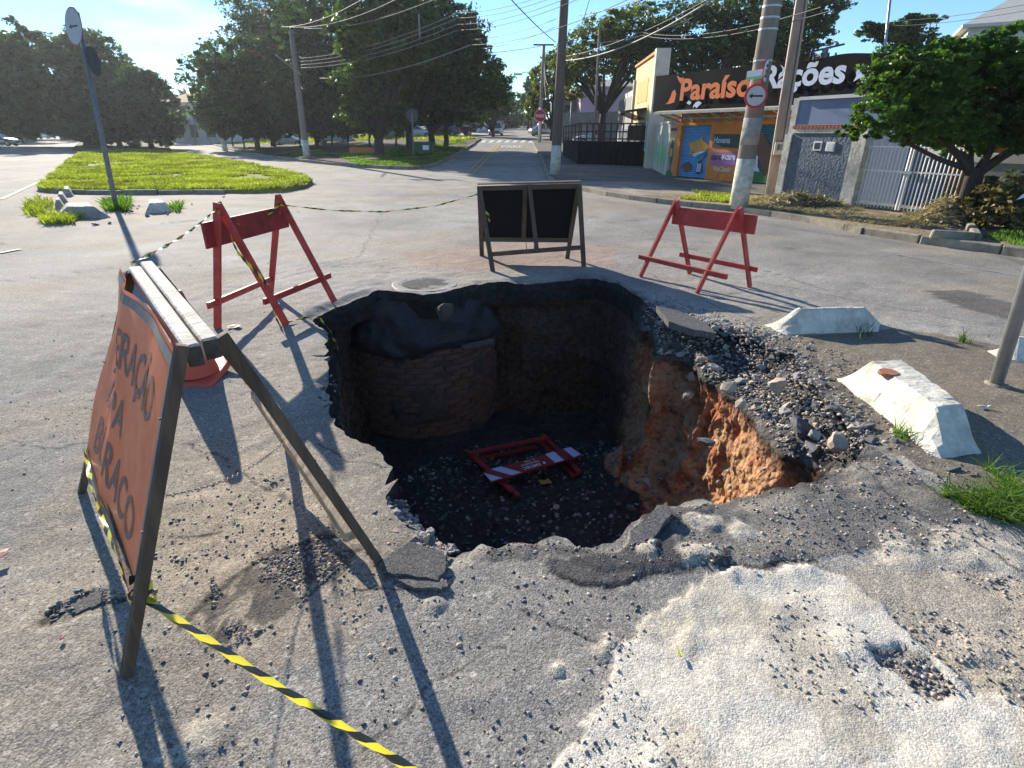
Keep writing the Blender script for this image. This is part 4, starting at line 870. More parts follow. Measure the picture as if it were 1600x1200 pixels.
for pts, rs_ in (([tp(1500,360), tp(1503,345), tp(1507,310), tp(1515,285), tp(1522,262)], [.16, .125, .10, .10, .10]), ([tp(1513,356), tp(1516,335), tp(1522,300), tp(1530,268)], [.13, .10, .085, .085])):
    mb = MB(); mb.tube(pts, rs_, 10); mb.build('trunk', 'trunk_dark', t_, smooth=True)
for pts, rs_ in (([tp(1520,275), tp(1500,245), tp(1470,215), tp(1430,180)], [.09, .065, .045, .02]), ([tp(1525,272), tp(1545,240), tp(1560,190,.2), tp(1570,130,.3)], [.08, .06, .04, .02]), ([tp(1526,272), tp(1565,245), tp(1610,220), tp(1680,170)], [.085, .075, .055, .03]), ([tp(1515,275), tp(1515,230,.3), tp(1500,160,.4), tp(1495,100,.4)], [.07, .055, .04, .02]), ([tp(1505,262), tp(1470,250,-.2), tp(1420,225,-.3), tp(1370,205,-.2)], [.05, .04, .03, .012])):
    mb = MB(); mb.tube(pts, rs_, 8); mb.build('limb', 'trunk_dark', t_, smooth=True)

# far belt of trees closing the view behind the roads
C, R_ = [], []
gr = random.Random(5)
for k in range(46):
    px = -60 + k * 20.5; Yd = gr.uniform(125, 165) if px > 250 else gr.uniform(115, 140); q = at_y(px, 190 + gr.uniform(-6, 8), Yd); C.append((q.x, q.y, gr.uniform(2.2, 5.2) * (1.15 if px < 260 else 1.0))); R_.append((gr.uniform(4, 7), 3.5, gr.uniform(3.6, 6.2)))
V, F = leafset(42000, C, R_, 1.0, 77, shell=.1, cr=.25); V[:, 2] = np.maximum(V[:, 2], -.2)
tag(link('distant_trees', np_mesh('distant_trees', V, F), 'leaf_dark'), 'dark belt of distant trees beyond the roads', kind='stuff')

# ================================================================== BUILDINGS
def wall_box(mb, pl, u0, u1, z0, z1, d0, d1, mi=0):
    """block on a vertical plane: u range, z range, depth range (positive = towards the viewer side)"""
    P_ = [pl.pos(u, z, d) for z in (z0, z1) for u, d in ((u0, d0), (u1, d0), (u1, d1), (u0, d1))]
    return mb.add(P_, [(3, 2, 1, 0), (4, 5, 6, 7), (0, 1, 5, 4), (1, 2, 6, 5), (2, 3, 7, 6), (3, 0, 4, 7)], mi)
def C3(name, col, **k): MT[name] = mat(name, col, **k)
C3('orange_wall', (.66, .23, .05), rough=.8, var=.12, scale=3, dirt=(.30, .11, .05), dirt_amt=.2)
C3('salmon_wall', (.52, .30, .22), rough=.85, var=.1, scale=3)
C3('yellow_wall', (.62, .49, .24), rough=.85, var=.14, scale=1.5, dirt=(.40, .30, .18), dirt_amt=.3)
C3('cream_wall', (.62, .56, .44), rough=.85, var=.14, scale=2, dirt=(.36, .32, .22), dirt_amt=.45)
C3('blue_paint', (.12, .34, .62), rough=.45, var=.1, scale=5)
C3('teal_paint', (.05, .17, .20), rough=.45, var=.15, scale=5)
C3('fish_orange', (.66, .31, .06), rough=.5, var=.15, scale=8)
C3('dark_line', (.03, .035, .04), rough=.6, var=.1)
C3('brown_paint', (.16, .07, .045), rough=.6, var=.2, scale=8)
C3('green_paint', (.04, .16, .05), rough=.6, var=.2, scale=8)
C3('pale_green_paint', (.25, .55, .22), rough=.6, var=.2, scale=8)
C3('banner_black', (.004, .004, .006), rough=.8, var=.3, scale=3, bump=.2, bscale=3, spec=.1)
C3('banner_orange', (.80, .17, .03), rough=.5, var=.03)
C3('banner_white', (.62, .66, .74), rough=.5, var=.03)
C3('purple_panel', (.33, .12, .33), rough=.5, var=.1)
C3('navy_panel', (.02, .03, .05), rough=.4, var=.1)
C3('roof_sheet', (.42, .39, .33), rough=.7, var=.2, scale=8, dirt=(.22, .19, .15), dirt_amt=.4)
C3('roof_tile', (.30, .12, .075), rough=.85, var=.35, scale=12)
C3('blue_wall', (.20, .25, .36), rough=.9, var=.08, scale=4)
C3('rough_render', (.115, .145, .185), rough=.95, var=.25, scale=7, bump=1.0, bscale=18)
C3('grey_wall', (.25, .25, .24), rough=.9, var=.2, scale=2, dirt=(.13, .12, .11), dirt_amt=.4)
C3('pink_wall', (.50, .37, .46), rough=.85, var=.08, scale=2)
C3('pale_wall', (.60, .60, .58), rough=.85, var=.08, scale=2, dirt=(.40, .38, .35), dirt_amt=.3)
C3('pale_roof', (.66, .60, .50), rough=.85, var=.06, scale=2)
MT['rough_render'].node_tree.nodes['Bump'].inputs['Distance'].default_value = .06

UX, UY = .47, -.883
f0 = ground(1055, 275.5, .11)
SH = VPlane(f0, (UX, UY)); SH.n = Vector((UY, -UX, 0)); SH.n = SH.n if SH.n.dot(Vector((0, -1, 0))) > 0 else -SH.n
def uzb(pl, box):
    u0, _ = pl.uz(box[0], box[3]); u1, _ = pl.uz(box[2], box[3]); um = (box[0] + box[2]) / 2; return u0, u1, pl.uz(um, box[3])[1], pl.uz(um, box[1])[1]
zb = .11 + float(hz(f0.x, f0.y))
u_l = SH.uz(1040, 275)[0]; u_r = 12.5; zt = 3.0
shop = thing('pet_shop', 'orange fronted pet shop with painted shutters under a long black sign', 'shop', f0)
b = MB(); wall_box(b, SH, u_l, u_r, zb - .2, zt, -6, -.25); b.build('wall', 'salmon_wall', shop)
b = MB(); sh1 = uzb(SH, (1064, 196, 1101, 277)); sh2u0 = SH.uz(1150, 279)[0]; sh2u1 = SH.uz(1216, 283)[0]; s1u0 = SH.uz(1056, 276)[0]; s1u1 = SH.uz(1101, 277)[0]; stz = sh1[3]
pu0 = SH.uz(1050, 276)[0]
wall_box(b, SH, u_l - .0, pu0, zb - .2, zt, -.25, 0.0, 0)
b.build('pier', 'salmon_wall', shop)
b = MB(); wall_box(b, SH, pu0, s1u0, zb - .2, zt, -.25, .004); wall_box(b, SH, s1u1, sh2u0, zb - .2, stz, -.25, .004); wall_box(b, SH, s1u0, u_r, stz, zt, -.25, .004); wall_box(b, SH, sh2u1, u_r, zb - .2, stz, -.25, .004); b.build('orange_front', 'orange_wall', shop)
def shutter(u0, u1, m, lab):
    mb = MB(); z = zb; nsl = 26; hh = (stz - zb) / nsl
    pf = []
    for i in range(nsl):
        for (dz, dd) in ((0, -.16), (.35, -.125), (.65, -.125), (1, -.16)): pf.append((z + (i + dz) * hh, dd))
    vs_ = []
    for z_, d_ in pf: vs_ += [SH.pos(u0, z_, d_), SH.pos(u1, z_, d_)]
    mb.add(vs_, [(2 * i, 2 * i + 1, 2 * i + 3, 2 * i + 2) for i in range(len(pf) - 1)]); o = mb.build('shutter', m, shop); o['label'] = lab; return o
s1 = shutter(s1u0, s1u1, 'blue_paint', 'blue shutter painted with an orange fish'); s2 = shutter(sh2u0, sh2u1, 'teal_paint', 'dark teal shutter painted with a brown animal')
def paint(outl, u0, u1, z0, z1, m, name='mural', par=None, pl=SH, off=-.105, th=.006):
    n_ = len(outl); c_ = [pl.pos(u0 + (u1 - u0) * a, z0 + (z1 - z0) * b_, off) for a, b_ in outl]; mb = MB(); mb.prism(c_, pl.n * th)
    return mb.build(name, m, par or shop)
def blob(cx, cy, rx, ry, n=14, w_=.12, seed=0):
    r = random.Random(seed); return [(cx + rx * math.cos(6.283 * i / n) * (1 + r.uniform(-w_, w_)), cy + ry * math.sin(6.283 * i / n) * (1 + r.uniform(-w_, w_))) for i in range(n)]
W1 = (s1u0, s1u1, zb, stz)
paint([(.18,.74),(.30,.66),(.42,.70),(.60,.74),(.70,.80),(.72,.72),(.88,.66),(.97,.60),(.90,.56),(.70,.52),(.62,.44),(.50,.42),(.46,.52),(.36,.46),(.28,.38),(.34,.52),(.28,.62)], *W1, 'fish_orange', par=s1)
paint([(.40,.46),(.62,.50),(.90,.55),(.80,.50),(.60,.44),(.52,.40)], *W1, 'banner_white', par=s1, off=-.098)
paint(blob(.30, .20, .17, .10, 12, .22, 3), *W1, 'brown_paint', par=s1)
paint(blob(.70, .20, .10, .13, 12, .1, 4), *W1, 'dark_line', par=s1); paint([(.70,.32),(.78,.42),(.92,.50),(.90,.46),(.80,.38),(.73,.30)], *W1, 'dark_line', par=s1)
for k in range(3): paint([(.63 + k * .05, .12), (.66 + k * .05, .12), (.67 + k * .05, .28), (.64 + k * .05, .29)], *W1, 'banner_white', par=s1, off=-.096)
W2 = (sh2u0, sh2u1, zb, stz)
paint([(.36,.86),(.44,.86),(.58,.70),(.72,.58),(.80,.45),(.82,.25),(.78,.12),(.60,.14),(.52,.3),(.40,.45),(.34,.62)], *W2, 'brown_paint', par=s2)
paint([(.28,.56),(.40,.46),(.42,.30),(.50,.20),(.30,.22),(.20,.3),(.22,.45)], *W2, 'banner_white', par=s2)
paint([(.02,.02),(.98,.02),(.98,.2),(.6,.23),(.3,.18),(.02,.22)], *W2, 'green_paint', par=s2)
def textline(s_, pl, u0, u1, z0, z1, m, par, off, name='lettering', shear=0.0, bold=.0, th=.004):
    Vt, Ft = fit_text(s_, u1 - u0, z1 - z0, offset=bold, extrude=.0, shear=shear); mb = MB()
    mb.add([pl.pos(u0 + v.x, z0 + v.y, off) for v in Vt], Ft); return mb.build(name, m, par)
zz = lambda f: zb + (stz - zb) * f
textline('92', SH, sh2u0 + (sh2u1 - sh2u0) * .66, sh2u0 + (sh2u1 - sh2u0) * .86, zz(.68), zz(.80), 'dark_line', s2, -.10, bold=.02)
pw = sh2u0 - s1u1; a_ = s1u1 + pw * .12; c_ = s1u1 + pw * .92
def board(name, z0, z1, m, u0=None, u1=None, off=.02):
    mb = MB(); wall_box(mb, SH, u0 if u0 is not None else a_, u1 if u1 is not None else c_, z0, z1, .004, off); return mb.build(name, m, shop)
bd = board('brand_sign', zz(.60), zz(.84), 'navy_panel'); textline('Havana', SH, a_ + .04, a_ + (c_ - a_) * .68, zz(.68), zz(.79), 'banner_white', bd, .026, shear=.15, bold=.015)
bd = board('brand_sign', zz(.28), zz(.52), 'purple_panel', off=.016); w_ = c_ - a_
textline('cane', SH, a_ + w_ * .03, a_ + w_ * .44, zz(.37), zz(.46), 'dark_line', bd, .022, bold=.03); textline('care', SH, a_ + w_ * .58, a_ + w_ * .97, zz(.38), zz(.47), 'banner_white', bd, .022, bold=.03)
st = [(.5 + .10 * (1 if i % 2 else .45) * math.cos(6.283 * i / 10 + .3), .43 + .07 * (1 if i % 2 else .45) * math.sin(6.283 * i / 10 + .3)) for i in range(10)]
mb = MB(); mb.prism([SH.pos(a_ + w_ * x, zz(y), .020) for x, y in st], SH.n * .003); mb.build('star', 'banner_white', bd)
textline('VittClassic', SH, a_ + w_ * .16, a_ + w_ * .86, zz(.17), zz(.26), 'banner_white', shop, .010, bold=.01)
bd = board('small_sign', zz(1.02), zz(1.16), 'fish_orange', a_ + w_ * .35, a_ + w_ * .72, .012)
bd = board('number_plate', zz(.90), zz(.96), 'dark_line', u_l + .03, pu0 - .03, .012)
bd = board('small_sign', zz(.66), zz(.76), 'pale_green_paint', u_l + .06, pu0 - .05, .01)
Wp = (u_l, pu0, zb, stz)
for ol, m_, of in (([(.2,.1),(.5,.14),(.75,.1),(1.0,.02),(.98,-.0),(.0,.0),(.0,.06)], 'green_paint', .012), ([(.35,.30),(.25,.45),(.30,.56),(.45,.62),(.70,.60),(.82,.48),(.80,.34),(.62,.20),(.58,.08),(.48,.08),(.48,.2)], 'green_paint', .010), ([(.36,.40),(.34,.50),(.45,.57),(.65,.56),(.72,.46),(.62,.38)], 'fish_orange', .016), ([(.34,.56),(.36,.68),(.5,.73),(.72,.70),(.80,.62),(.68,.56)], 'dark_line', .018)):
    paint(ol, *Wp, m_, off=of)
# awning and its brackets
AW = VPlane(SH.pos(0, 0, 1.15), (UX, UY)); AW.n = SH.n; au0, az = AW.uz(1012, 183); az = AW.uz(1100, 176)[1]
b = MB(); vs_ = [SH.pos(au0 + .3, az, 1.15), SH.pos(u_r, az, 1.15), SH.pos(u_r, az + .16, 0.01), SH.pos(au0 + .3, az + .16, 0.01)]
b.add(vs_ + [v + Vector((0, 0, .08)) for v in vs_], [(3, 2, 1, 0), (4, 5, 6, 7), (0, 1, 5, 4), (1, 2, 6, 5), (2, 3, 7, 6), (3, 0, 4, 7)]); b.build('awning', 'roof_sheet', shop)
for k in range(14):
    u = au0 + .6 + k * .62; b = MB(); b.beam(SH.pos(u, az - .25, .02), SH.pos(u, az - .01, 1.1), .035, .035); b.beam(SH.pos(u, az - .25, .02), SH.pos(u, az + .12, .02), .035, .035); b.build('bracket', 'roof_sheet', shop)
b = MB(); b.beam(SH.pos(au0 + .5, az - .14, .55), SH.pos(u_r, az - .14, .55), .04, .04, (0, 0, 1)); b.build('awning_rail', 'roof_sheet', shop)
# long black billboard above
BB = VPlane(SH.pos(0, 0, .80), (UX, UY)); BB.n = SH.n
bu0, bzt0 = BB.uz(1026, 119); _, bzb = BB.uz(1024, 176); bu1, bzt1 = BB.uz(1420, 78); bu1 = min(bu1, 11.5)
bill = thing('shop_billboard', 'long black shop sign reading Paraíso Rações in orange and white', 'billboard', BB.pos(bu0, bzb))
nseg = 40; b = MB(); vs_ = []
for i in range(nseg + 1):
    t = i / nseg; u = bu0 + (bu1 - bu0) * t; ztp = bzt0 + (bzt1 - bzt0) * t * .6 + .04 * math.sin(t * 25) * (t > .5)
    for j in range(5): vs_.append(BB.pos(u, bzb + (ztp - bzb) * j / 4, .03 + .012 * math.sin(t * 23) * math.sin(j * .8)))
b.add(vs_, [(i * 5 + j, (i + 1) * 5 + j, (i + 1) * 5 + j + 1, i * 5 + j + 1) for i in range(nseg) for j in range(4)]); b.build('banner', 'banner_black', bill, smooth=True)
b = MB(); wall_box(b, BB, bu0, bu1, bzb - .02, min(bzt0, bzt1) - .05, -.6, -.02); b.build('frame_box', 'metal_dark', bill)
def bword(s_, box, m, bold=.05, shear=0):
    u0, z0 = BB.uz(box[0], box[3]); u1, _ = BB.uz(box[2], box[4] if len(box) > 4 else box[3]); z1 = BB.uz(box[0], box[1])[1]
    Vt, Ft = fit_text(s_, u1 - u0, z1 - z0, offset=bold, extrude=.0, shear=shear); mb = MB(); mb.add([BB.pos(u0 + v.x, z0 + v.y, .075) for v in Vt], Ft); mb.build('lettering', m, bill)
bword('Paraíso', (1064, 124, 1176, 158, 144), 'banner_orange', .032)
bword('Rações', (1192, 104, 1322, 148, 126), 'banner_white', .032)
def bshape(pts, m, n_='silhouette'):
    P_ = [BB.uz(a, b_) for a, b_ in pts]; mb = MB(); mb.prism([BB.pos(u, z, .072) for u, z in P_], SH.n * .006); mb.build(n_, m, bill)
bshape([(1057,140),(1059,147),(1056,160),(1050,162),(1042,163),(1046,160),(1050,152),(1053,143)], 'banner_orange', 'dog_silhouette')
bshape([(1060,118),(1066,122),(1071,121),(1068,126),(1066,131),(1062,124)], 'banner_orange', 'bird_silhouette')
bshape([(1086,164),(1090,160),(1094,158),(1099,161),(1094,166),(1091,169),(1088,166),(1085,169)], 'banner_white', 'fish_silhouette'); bshape([(1075,161),(1079,157),(1083,160),(1080,164)], 'banner_white', 'fish_silhouette')
bshape([(1222,101),(1228,106),(1237,103),(1238,108),(1229,111),(1224,116),(1226,108)], 'banner_white', 'cat_silhouette')
bshape([(1340,112),(1345,108),(1350,116),(1362,119),(1366,128),(1356,124),(1350,130),(1346,122),(1336,128),(1341,119)], 'banner_white', 'dog_silhouette')
# side wall painted green/yellow between shop and yellow building, white column, yellow building
yb = thing('yellow_building', 'cream yellow shop building with a stepped parapet and white corner column', 'building', ground(1012, 264, .11))
c0 = ground(1012, 263, .11); cN = ground(1040, 275, .11); cL = SH.pos(u_l, 0, 0)
YP = VPlane(c0, (.045, 1.0)); YP.n = Vector((-1, .045, 0)); Yv = lambda px, py: YP.uz(px, py)
Ln = 20.0; zt_n = Yv(1036, 94)[1]; zt_n = 5.0; zy = .15
def yprof(u): return zt_n if u < 6.2 else zt_n - .9
b = MB(); wall_box(b, YP, .3, 6.2, zy - .3, 4.9, -.45, 0); wall_box(b, YP, .4, 6.2, zy - .3, 2.9, -9, -.46); b.build('wall', 'yellow_wall', yb)
b = MB(); wall_box(b, YP, 6.2, 13.0, zy - .3, 3.9, -.5, -.05); b.build('wall', 'cream_wall', yb)
b = MB(); wall_box(b, YP, -.12, .3, zy - .3, 5.05, -.5, .12); b.build('corner_column', 'cream_wall', yb)
b = MB(); wall_box(b, YP, .3, 6.2, 4.9, 5.0, -.5, .10); b.build('coping', 'orange_wall', yb)
b = MB(); wall_box(b, YP, 6.0, 6.2, zy, 4.3, 0, .12); b.build('pilaster', 'cream_wall', yb)
b = MB(); wall_box(b, YP, 6.6, 9.4, 1.9, 3.6, -.05, .03); b.build('grey_signboard', 'grey_wall', yb)
b = MB(); wall_box(b, YP, 9.7, 12.6, 1.9, 3.6, -.05, .03); b.build('grey_signboard', 'grey_wall', yb)
b = MB(); wall_box(b, YP, 2.0, 5.2, 3.1, 4.1, 0, .02); b.build('faded_orange_sign', 'fish_orange', yb)
b = MB(); vs_ = [YP.pos(1.8, 2.75, .02), YP.pos(5.0, 2.75, .02), YP.pos(5.0, 2.62, .95), YP.pos(1.8, 2.62, .95)]; b.add(vs_ + [v + Vector((0, 0, .07)) for v in vs_], [(3, 2, 1, 0), (4, 5, 6, 7), (0, 1, 5, 4), (1, 2, 6, 5), (2, 3, 7, 6), (3, 0, 4, 7)]); b.build('canopy', 'wood_dark', yb)
for k in range(5): b = MB(); b.beam(YP.pos(2.0 + k * .7, 2.3, .02), YP.pos(2.0 + k * .7, 2.62, .9), .04, .04); b.build('canopy_bracket', 'wood_dark', yb)
for u in (1.2, 2.6, 4.0, 5.3, 7.0, 8.4, 9.8, 11.2):
    b = MB(); wall_box(b, YP, u - .42, u + .42, .95, 2.1, 0 if u < 6 else -.05, .015); fr = b.build('window', 'glass', yb)
    b = MB()
    for u_ in (u - .46, u, u + .46): wall_box(b, YP, u_ - .04, u_ + .04, .9, 2.15, 0 if u < 6 else -.05, .05)
    b.build('window_frame', 'white', fr)
lw = thing('side_wall', 'narrow pale wall with a green mural beside the orange shop front', 'wall', cL)
LP = VPlane(cL, tuple((c0 + Vector((.2, 0, 0)) - Vector((cL.x, cL.y, 0)))[:2])); LP.n = Vector((-LP.d.y, LP.d.x, 0)); LP.n = LP.n if LP.n.x < 0 else -LP.n
Lw = (Vector((c0.x + .2, c0.y, 0)) - Vector((cL.x, cL.y, 0))).length
b = MB(); wall_box(b, LP, .0, Lw - .3, zb - .1, zb + 1.9, -.12, 0); b.build('wall_panel', 'cream_wall', lw)
b = MB(); wall_box(b, LP, .0, Lw - .3, zb + 1.9, zb + 1.98, -.16, .04); b.build('coping', 'pale_wall', lw)
for k in range(4): mb = MB(); mb.prism([LP.pos(Lw * x, zb + 1.9 * y, .002) for x, y in blob(.2 + k * .2, .35 + .1 * (k % 2), .07, .26, 10, .25, k)], LP.n * .004); mb.build('mural', 'pale_green_paint', lw)
# raised deck with black skirt and railing in front of the yellow building
d0 = ground(905, 256, .11); d1 = ground(1008, 260, .11); d2 = ground(893, 249, .11)
deck = thing('railed_deck', 'railed wooden terrace wrapped in black tarpaulin beside the yellow building', 'terrace', d0)
DP = VPlane(d0, (d1 - d0)[:2]); DP.n = Vector((DP.d.y, -DP.d.x, 0)); DP.n = DP.n if DP.n.y < 0 else -DP.n; Ld = (d1 - d0).length; zk = DP.uz(950, 221)[1]; zr = DP.uz(950, 193)[1]; zd = .11 + float(hz(d0.x, d0.y))
b = MB(); vs_ = []; ns = 60
for i in range(ns + 1):
    u = -.1 + (Ld + .1) * i / ns
    for j in range(4): vs_.append(DP.pos(u, zd + (zk - zd) * j / 3, .06 * math.sin(i * .9) * (1 - j / 3) + .03 * random.random()))
b.add(vs_, [(i * 4 + j, (i + 1) * 4 + j, (i + 1) * 4 + j + 1, i * 4 + j + 1) for i in range(ns) for j in range(3)])
e_ = DP.pos(-.1, 0, 0); back = (Vector((d2.x, d2.y, 0)) - Vector((d0.x, d0.y, 0))) * 2.2
b.add([e_ + Vector((0, 0, zd)), e_ + back + Vector((0, 0, zd)), e_ + back + Vector((0, 0, zk)), e_ + Vector((0, 0, zk))], [(0, 1, 2, 3)]); b.build('tarpaulin_skirt', 'tarp', deck)
b = MB(); b.add([e_ + Vector((0, 0, zk - .03)), DP.pos(Ld, zk - .03), DP.pos(Ld, zk - .03) + Vector((0, 5, 0)), e_ + back + Vector((0, 0, zk - .03))], [(0, 1, 2, 3)]); b.build('floor_boards', 'wood_dark', deck)
for k in range(12):
    u = Ld * k / 11; b = MB(); b.beam(DP.pos(u, zk - .05, -.03), DP.pos(u, zr, -.03), .07, .07); b.build('post', 'wood_dark', deck)
for f_ in (1.0, .55, .15): b = MB(); b.beam(DP.pos(-.1, zk + (zr - zk) * f_, -.03), DP.pos(Ld, zk + (zr - zk) * f_, -.03), .06, .06, (0, 0, 1)); b.build('rail', 'wood_dark', deck)
for f_ in (1.0, .55, .15): b = MB(); b.beam(e_ + Vector((0, 0, zk + (zr - zk) * f_)), e_ + back + Vector((0, 0, zk + (zr - zk) * f_ * .9)), .06, .06, (0, 0, 1)); b.build('rail', 'wood_dark', deck)
for k in range(6): b = MB(); p = e_ + back * (k / 5); b.beam(p + Vector((0, 0, zk - .05)), p + Vector((0, 0, zr)), .06, .06); b.build('post', 'wood_dark', deck)
u = DP.uz(993, 220)[0]; b = MB(); wall_box(b, DP, u - .45, u + .45, zk + .06, zr - .08, -.12, -.06); b.build('gate_panel', 'wood_dark', deck)

# low blue grey wall, white pillars, barred gate, blue house behind
w0 = ground(1212, 310, .11); WP = VPlane(w0, (.44, -.898)); WP.n = Vector((-.898, -.44, 0))
wz0 = .1; uL = WP.uz(1212, 300)[0]; uA = WP.uz(1222, 300)[0]; uB = WP.uz(1312, 315)[0]; uC = WP.uz(1332, 315)[0]; wzt = WP.uz(1290, 208)[1]; uG = WP.uz(1478, 335)[0]
wl = thing('blue_grey_wall', 'rough blue grey garden wall between white pillars with a meter box', 'wall', w0)
b = MB(); wall_box(b, WP, uA, uB, wz0 - .2, wzt, -.2, 0); b.build('wall_panel', 'rough_render', wl)
for (a_, c_, zt_) in ((uL, uA, WP.uz(1222, 210)[1]), (uB, uC, wzt + .10)): b = MB(); wall_box(b, WP, a_, c_, wz0 - .2, zt_, -.24, .04); b.build('pillar', 'whitewash', wl)
b = MB(); wall_box(b, WP, uA, uB, wzt, wzt + .12, -.24, .03); b.build('white_band', 'whitewash', wl)
k = 0; u = uA
while u < uB: b = MB(); b.tube([WP.pos(u + .04, wzt + .15, -.26), WP.pos(u + .04, wzt + .13, .06)], .045, 7); b.build('roof_tile', 'roof_tile', wl); u += .095; k += 1
for (x_, y_, s_) in ((1278, 228, 0), (1298, 229, 1)):
    u, z = WP.uz(x_, y_); b = MB(); wall_box(b, WP, u - .11, u + .11, z - .10, z + .10, 0, .025); fr = b.build('meter_box', 'white', wl)
    b = MB(); wall_box(b, WP, u - .075, u + .075, z - .07, z + .07, .025, .03); b.build('meter_window', 'glass' if not s_ else 'pale_wall', fr)
gt = thing('barred_gate', 'white barred double gate of the blue house with a chain latch', 'gate', WP.pos(uC, wz0))
zg = WP.uz(1400, 228)[1]; n_ = 24
for i in range(n_ + 1): u = uC + .05 + (uG - uC - .05) * i / n_; b = MB(); b.beam(WP.pos(u, wz0 + .06, -.10), WP.pos(u, zg + (.06 if i % 2 else 0), -.10), .019, .019); b.build('bar', 'white', gt)
for z in (wz0 + .12, wz0 + .62 * (zg - wz0), zg - .02): b = MB(); b.beam(WP.pos(uC, z, -.10), WP.pos(uG, z, -.10), .03, .02, (0, 0, 1)); b.build('rail', 'white', gt)
um = WP.uz(1398, 326)[0]
for d_ in (-.03, .03): b = MB(); b.beam(WP.pos(um + d_, wz0 + .05, -.09), WP.pos(um + d_, zg + .03, -.09), .035, .035); b.build('meeting_post', 'white', gt)
b = MB(); wall_box(b, WP, um - .12, um + .12, zg * .62, zg * .66, -.08, -.04); b.build('latch', 'metal', gt)
b = MB(); u, z = WP.uz(1455, 240); wall_box(b, WP, u - .13, u + .13, z - .08, z + .08, -.085, -.075); b.build('notice_plate', 'white', gt)
bh = thing('blue_house', 'blue rendered house behind the garden wall and barred gate', 'house', WP.pos(0, 0, -3))
HP = VPlane(WP.pos(0, 0, -1.6), (.44, -.898)); HP.n = WP.n
hu0 = HP.uz(1243, 200)[0]; hu1 = HP.uz(1450, 230)[0]; hzt = HP.uz(1250, 157)[1]
b = MB(); wall_box(b, HP, hu0, hu0 + 3.2, 0, hzt, -4, 0); b.build('wall', 'blue_wall', bh)
b = MB(); wall_box(b, HP, hu0 - .18, hu0, 0, hzt + .06, -4, .05); b.build('corner_pillar', 'whitewash', bh)
b = MB(); wall_box(b, HP, hu0 + 3.2, hu1 + 4, 0, hzt - .3, -5, -2.6); b.build('carport_wall', 'blue_wall', bh)
b = MB(); wall_box(b, HP, hu0 + 3.2, hu1 + 4, hzt - .3, hzt - .15, -5, .0); b.build('carport_roof', 'roof_sheet', bh)
b = MB(); wall_box(b, HP, hu0 + 4.6, hu0 + 5.9, .1, 1.9, -2.6, -2.56); b.build('door', 'metal_dark', bh)
b = MB(); wall_box(b, HP, hu0, hu0 + 3.2, hzt, hzt + .08, -4, .08); b.build('coping', 'pale_wall', bh)
wr = thing('low_white_wall', 'low pale wall behind the cut branches at the right edge', 'wall', ground(1560, 345, .11))
b = MB(); q0 = WP.pos(uG + .15, 0, -.1); wall_box(b, WP, uG + .1, uG + 6, 0, WP.uz(1560, 255)[1], -.3, -.1); b.build('wall_panel', 'grey_wall', wr); b = MB(); wall_box(b, WP, uG + .1, uG + 6, WP.uz(1560, 255)[1], WP.uz(1560, 240)[1], -.35, -.05); b.build('white_band', 'pale_wall', wr)
# far background houses
def house(name, label, px0, px1, ytop, ybot, Y, depth, m, roof=None, rooftilt=0, wins=(), ang=0.0):
    a = at_y(px0, ybot, Y); c = at_y(px1, ybot, Y); z0 = -.5; z1 = at_y((px0 + px1) / 2, ytop, Y).z
    t_ = thing(name, label, 'house', (a.x, Y, 0)); pl = VPlane((a.x, Y), (math.cos(ang), math.sin(ang))); pl.n = Vector((math.sin(ang), -math.cos(ang), 0)); L_ = c.x - a.x
    b = MB(); wall_box(b, pl, 0, L_, z0, z1, -depth, 0); b.build('wall', m, t_)
    if roof:
        b = MB(); o_ = .35; e0 = [pl.pos(-o_, z1, o_), pl.pos(L_ + o_, z1, o_), pl.pos(L_ + o_, z1, -depth - o_), pl.pos(-o_, z1, -depth - o_)]; r0 = [pl.pos(L_ * .3, z1 + rooftilt, -depth / 2), pl.pos(L_ * .7, z1 + rooftilt, -depth / 2)]
        b.add(e0 + r0 + [v - Vector((0, 0, .15)) for v in e0], [(0, 1, 5, 4), (1, 2, 5), (2, 3, 4, 5), (3, 0, 4), (0, 6, 7, 1), (1, 7, 8, 2), (2, 8, 9, 3), (3, 9, 6, 0), (9, 8, 7, 6)]); b.build('roof', roof, t_)
    for (fx, fz, fw, fh, mk) in wins:
        b = MB(); zc = z1 * fz; wall_box(b, pl, L_ * (fx - fw / 2), L_ * (fx + fw / 2), zc - z1 * fh / 2, zc + z1 * fh / 2, 0, .04); wi = b.build('window' if mk == 'glass' else 'door', mk, t_)
        b = MB(); wall_box(b, pl, L_ * (fx - fw / 2) - .1, L_ * (fx + fw / 2) + .1, zc - z1 * fh / 2 - .12, zc - z1 * fh / 2, 0, .12); b.build('sill', 'pale_wall', wi)
    return t_
house('house', 'pale two storey house with a shallow roof beyond the gap in the trees', 262, 352, 160, 214, 105, 14, 'pale_wall', 'roof_tile', 2.2, ((.25, .72, .12, .16, 'glass'), (.55, .72, .12, .16, 'glass'), (.8, .72, .1, .16, 'glass'), (.3, .3, .1, .3, 'metal_dark'), (.7, .28, .22, .36, 'metal_dark')))
house('shop_house', 'low pale building with a flat awning behind the parked cars', 288, 345, 184, 214, 92, 8, 'pale_wall', None, 0, ((.3, .5, .2, .5, 'metal_dark'), (.75, .5, .25, .5, 'glass')))
house('house', 'pink upper storey house behind the grey wall', 905, 1010, 135, 205, 62, 10, 'pink_wall', 'roof_sheet', 1.0, ((.3, .8, .2, .14, 'glass'), (.75, .8, .2, .14, 'glass')))
house('house', 'grey house half hidden behind the middle utility pole', 868, 905, 148, 205, 66, 10, 'grey_wall', 'roof_tile', 1.2, ((.5, .72, .3, .2, 'glass'),))
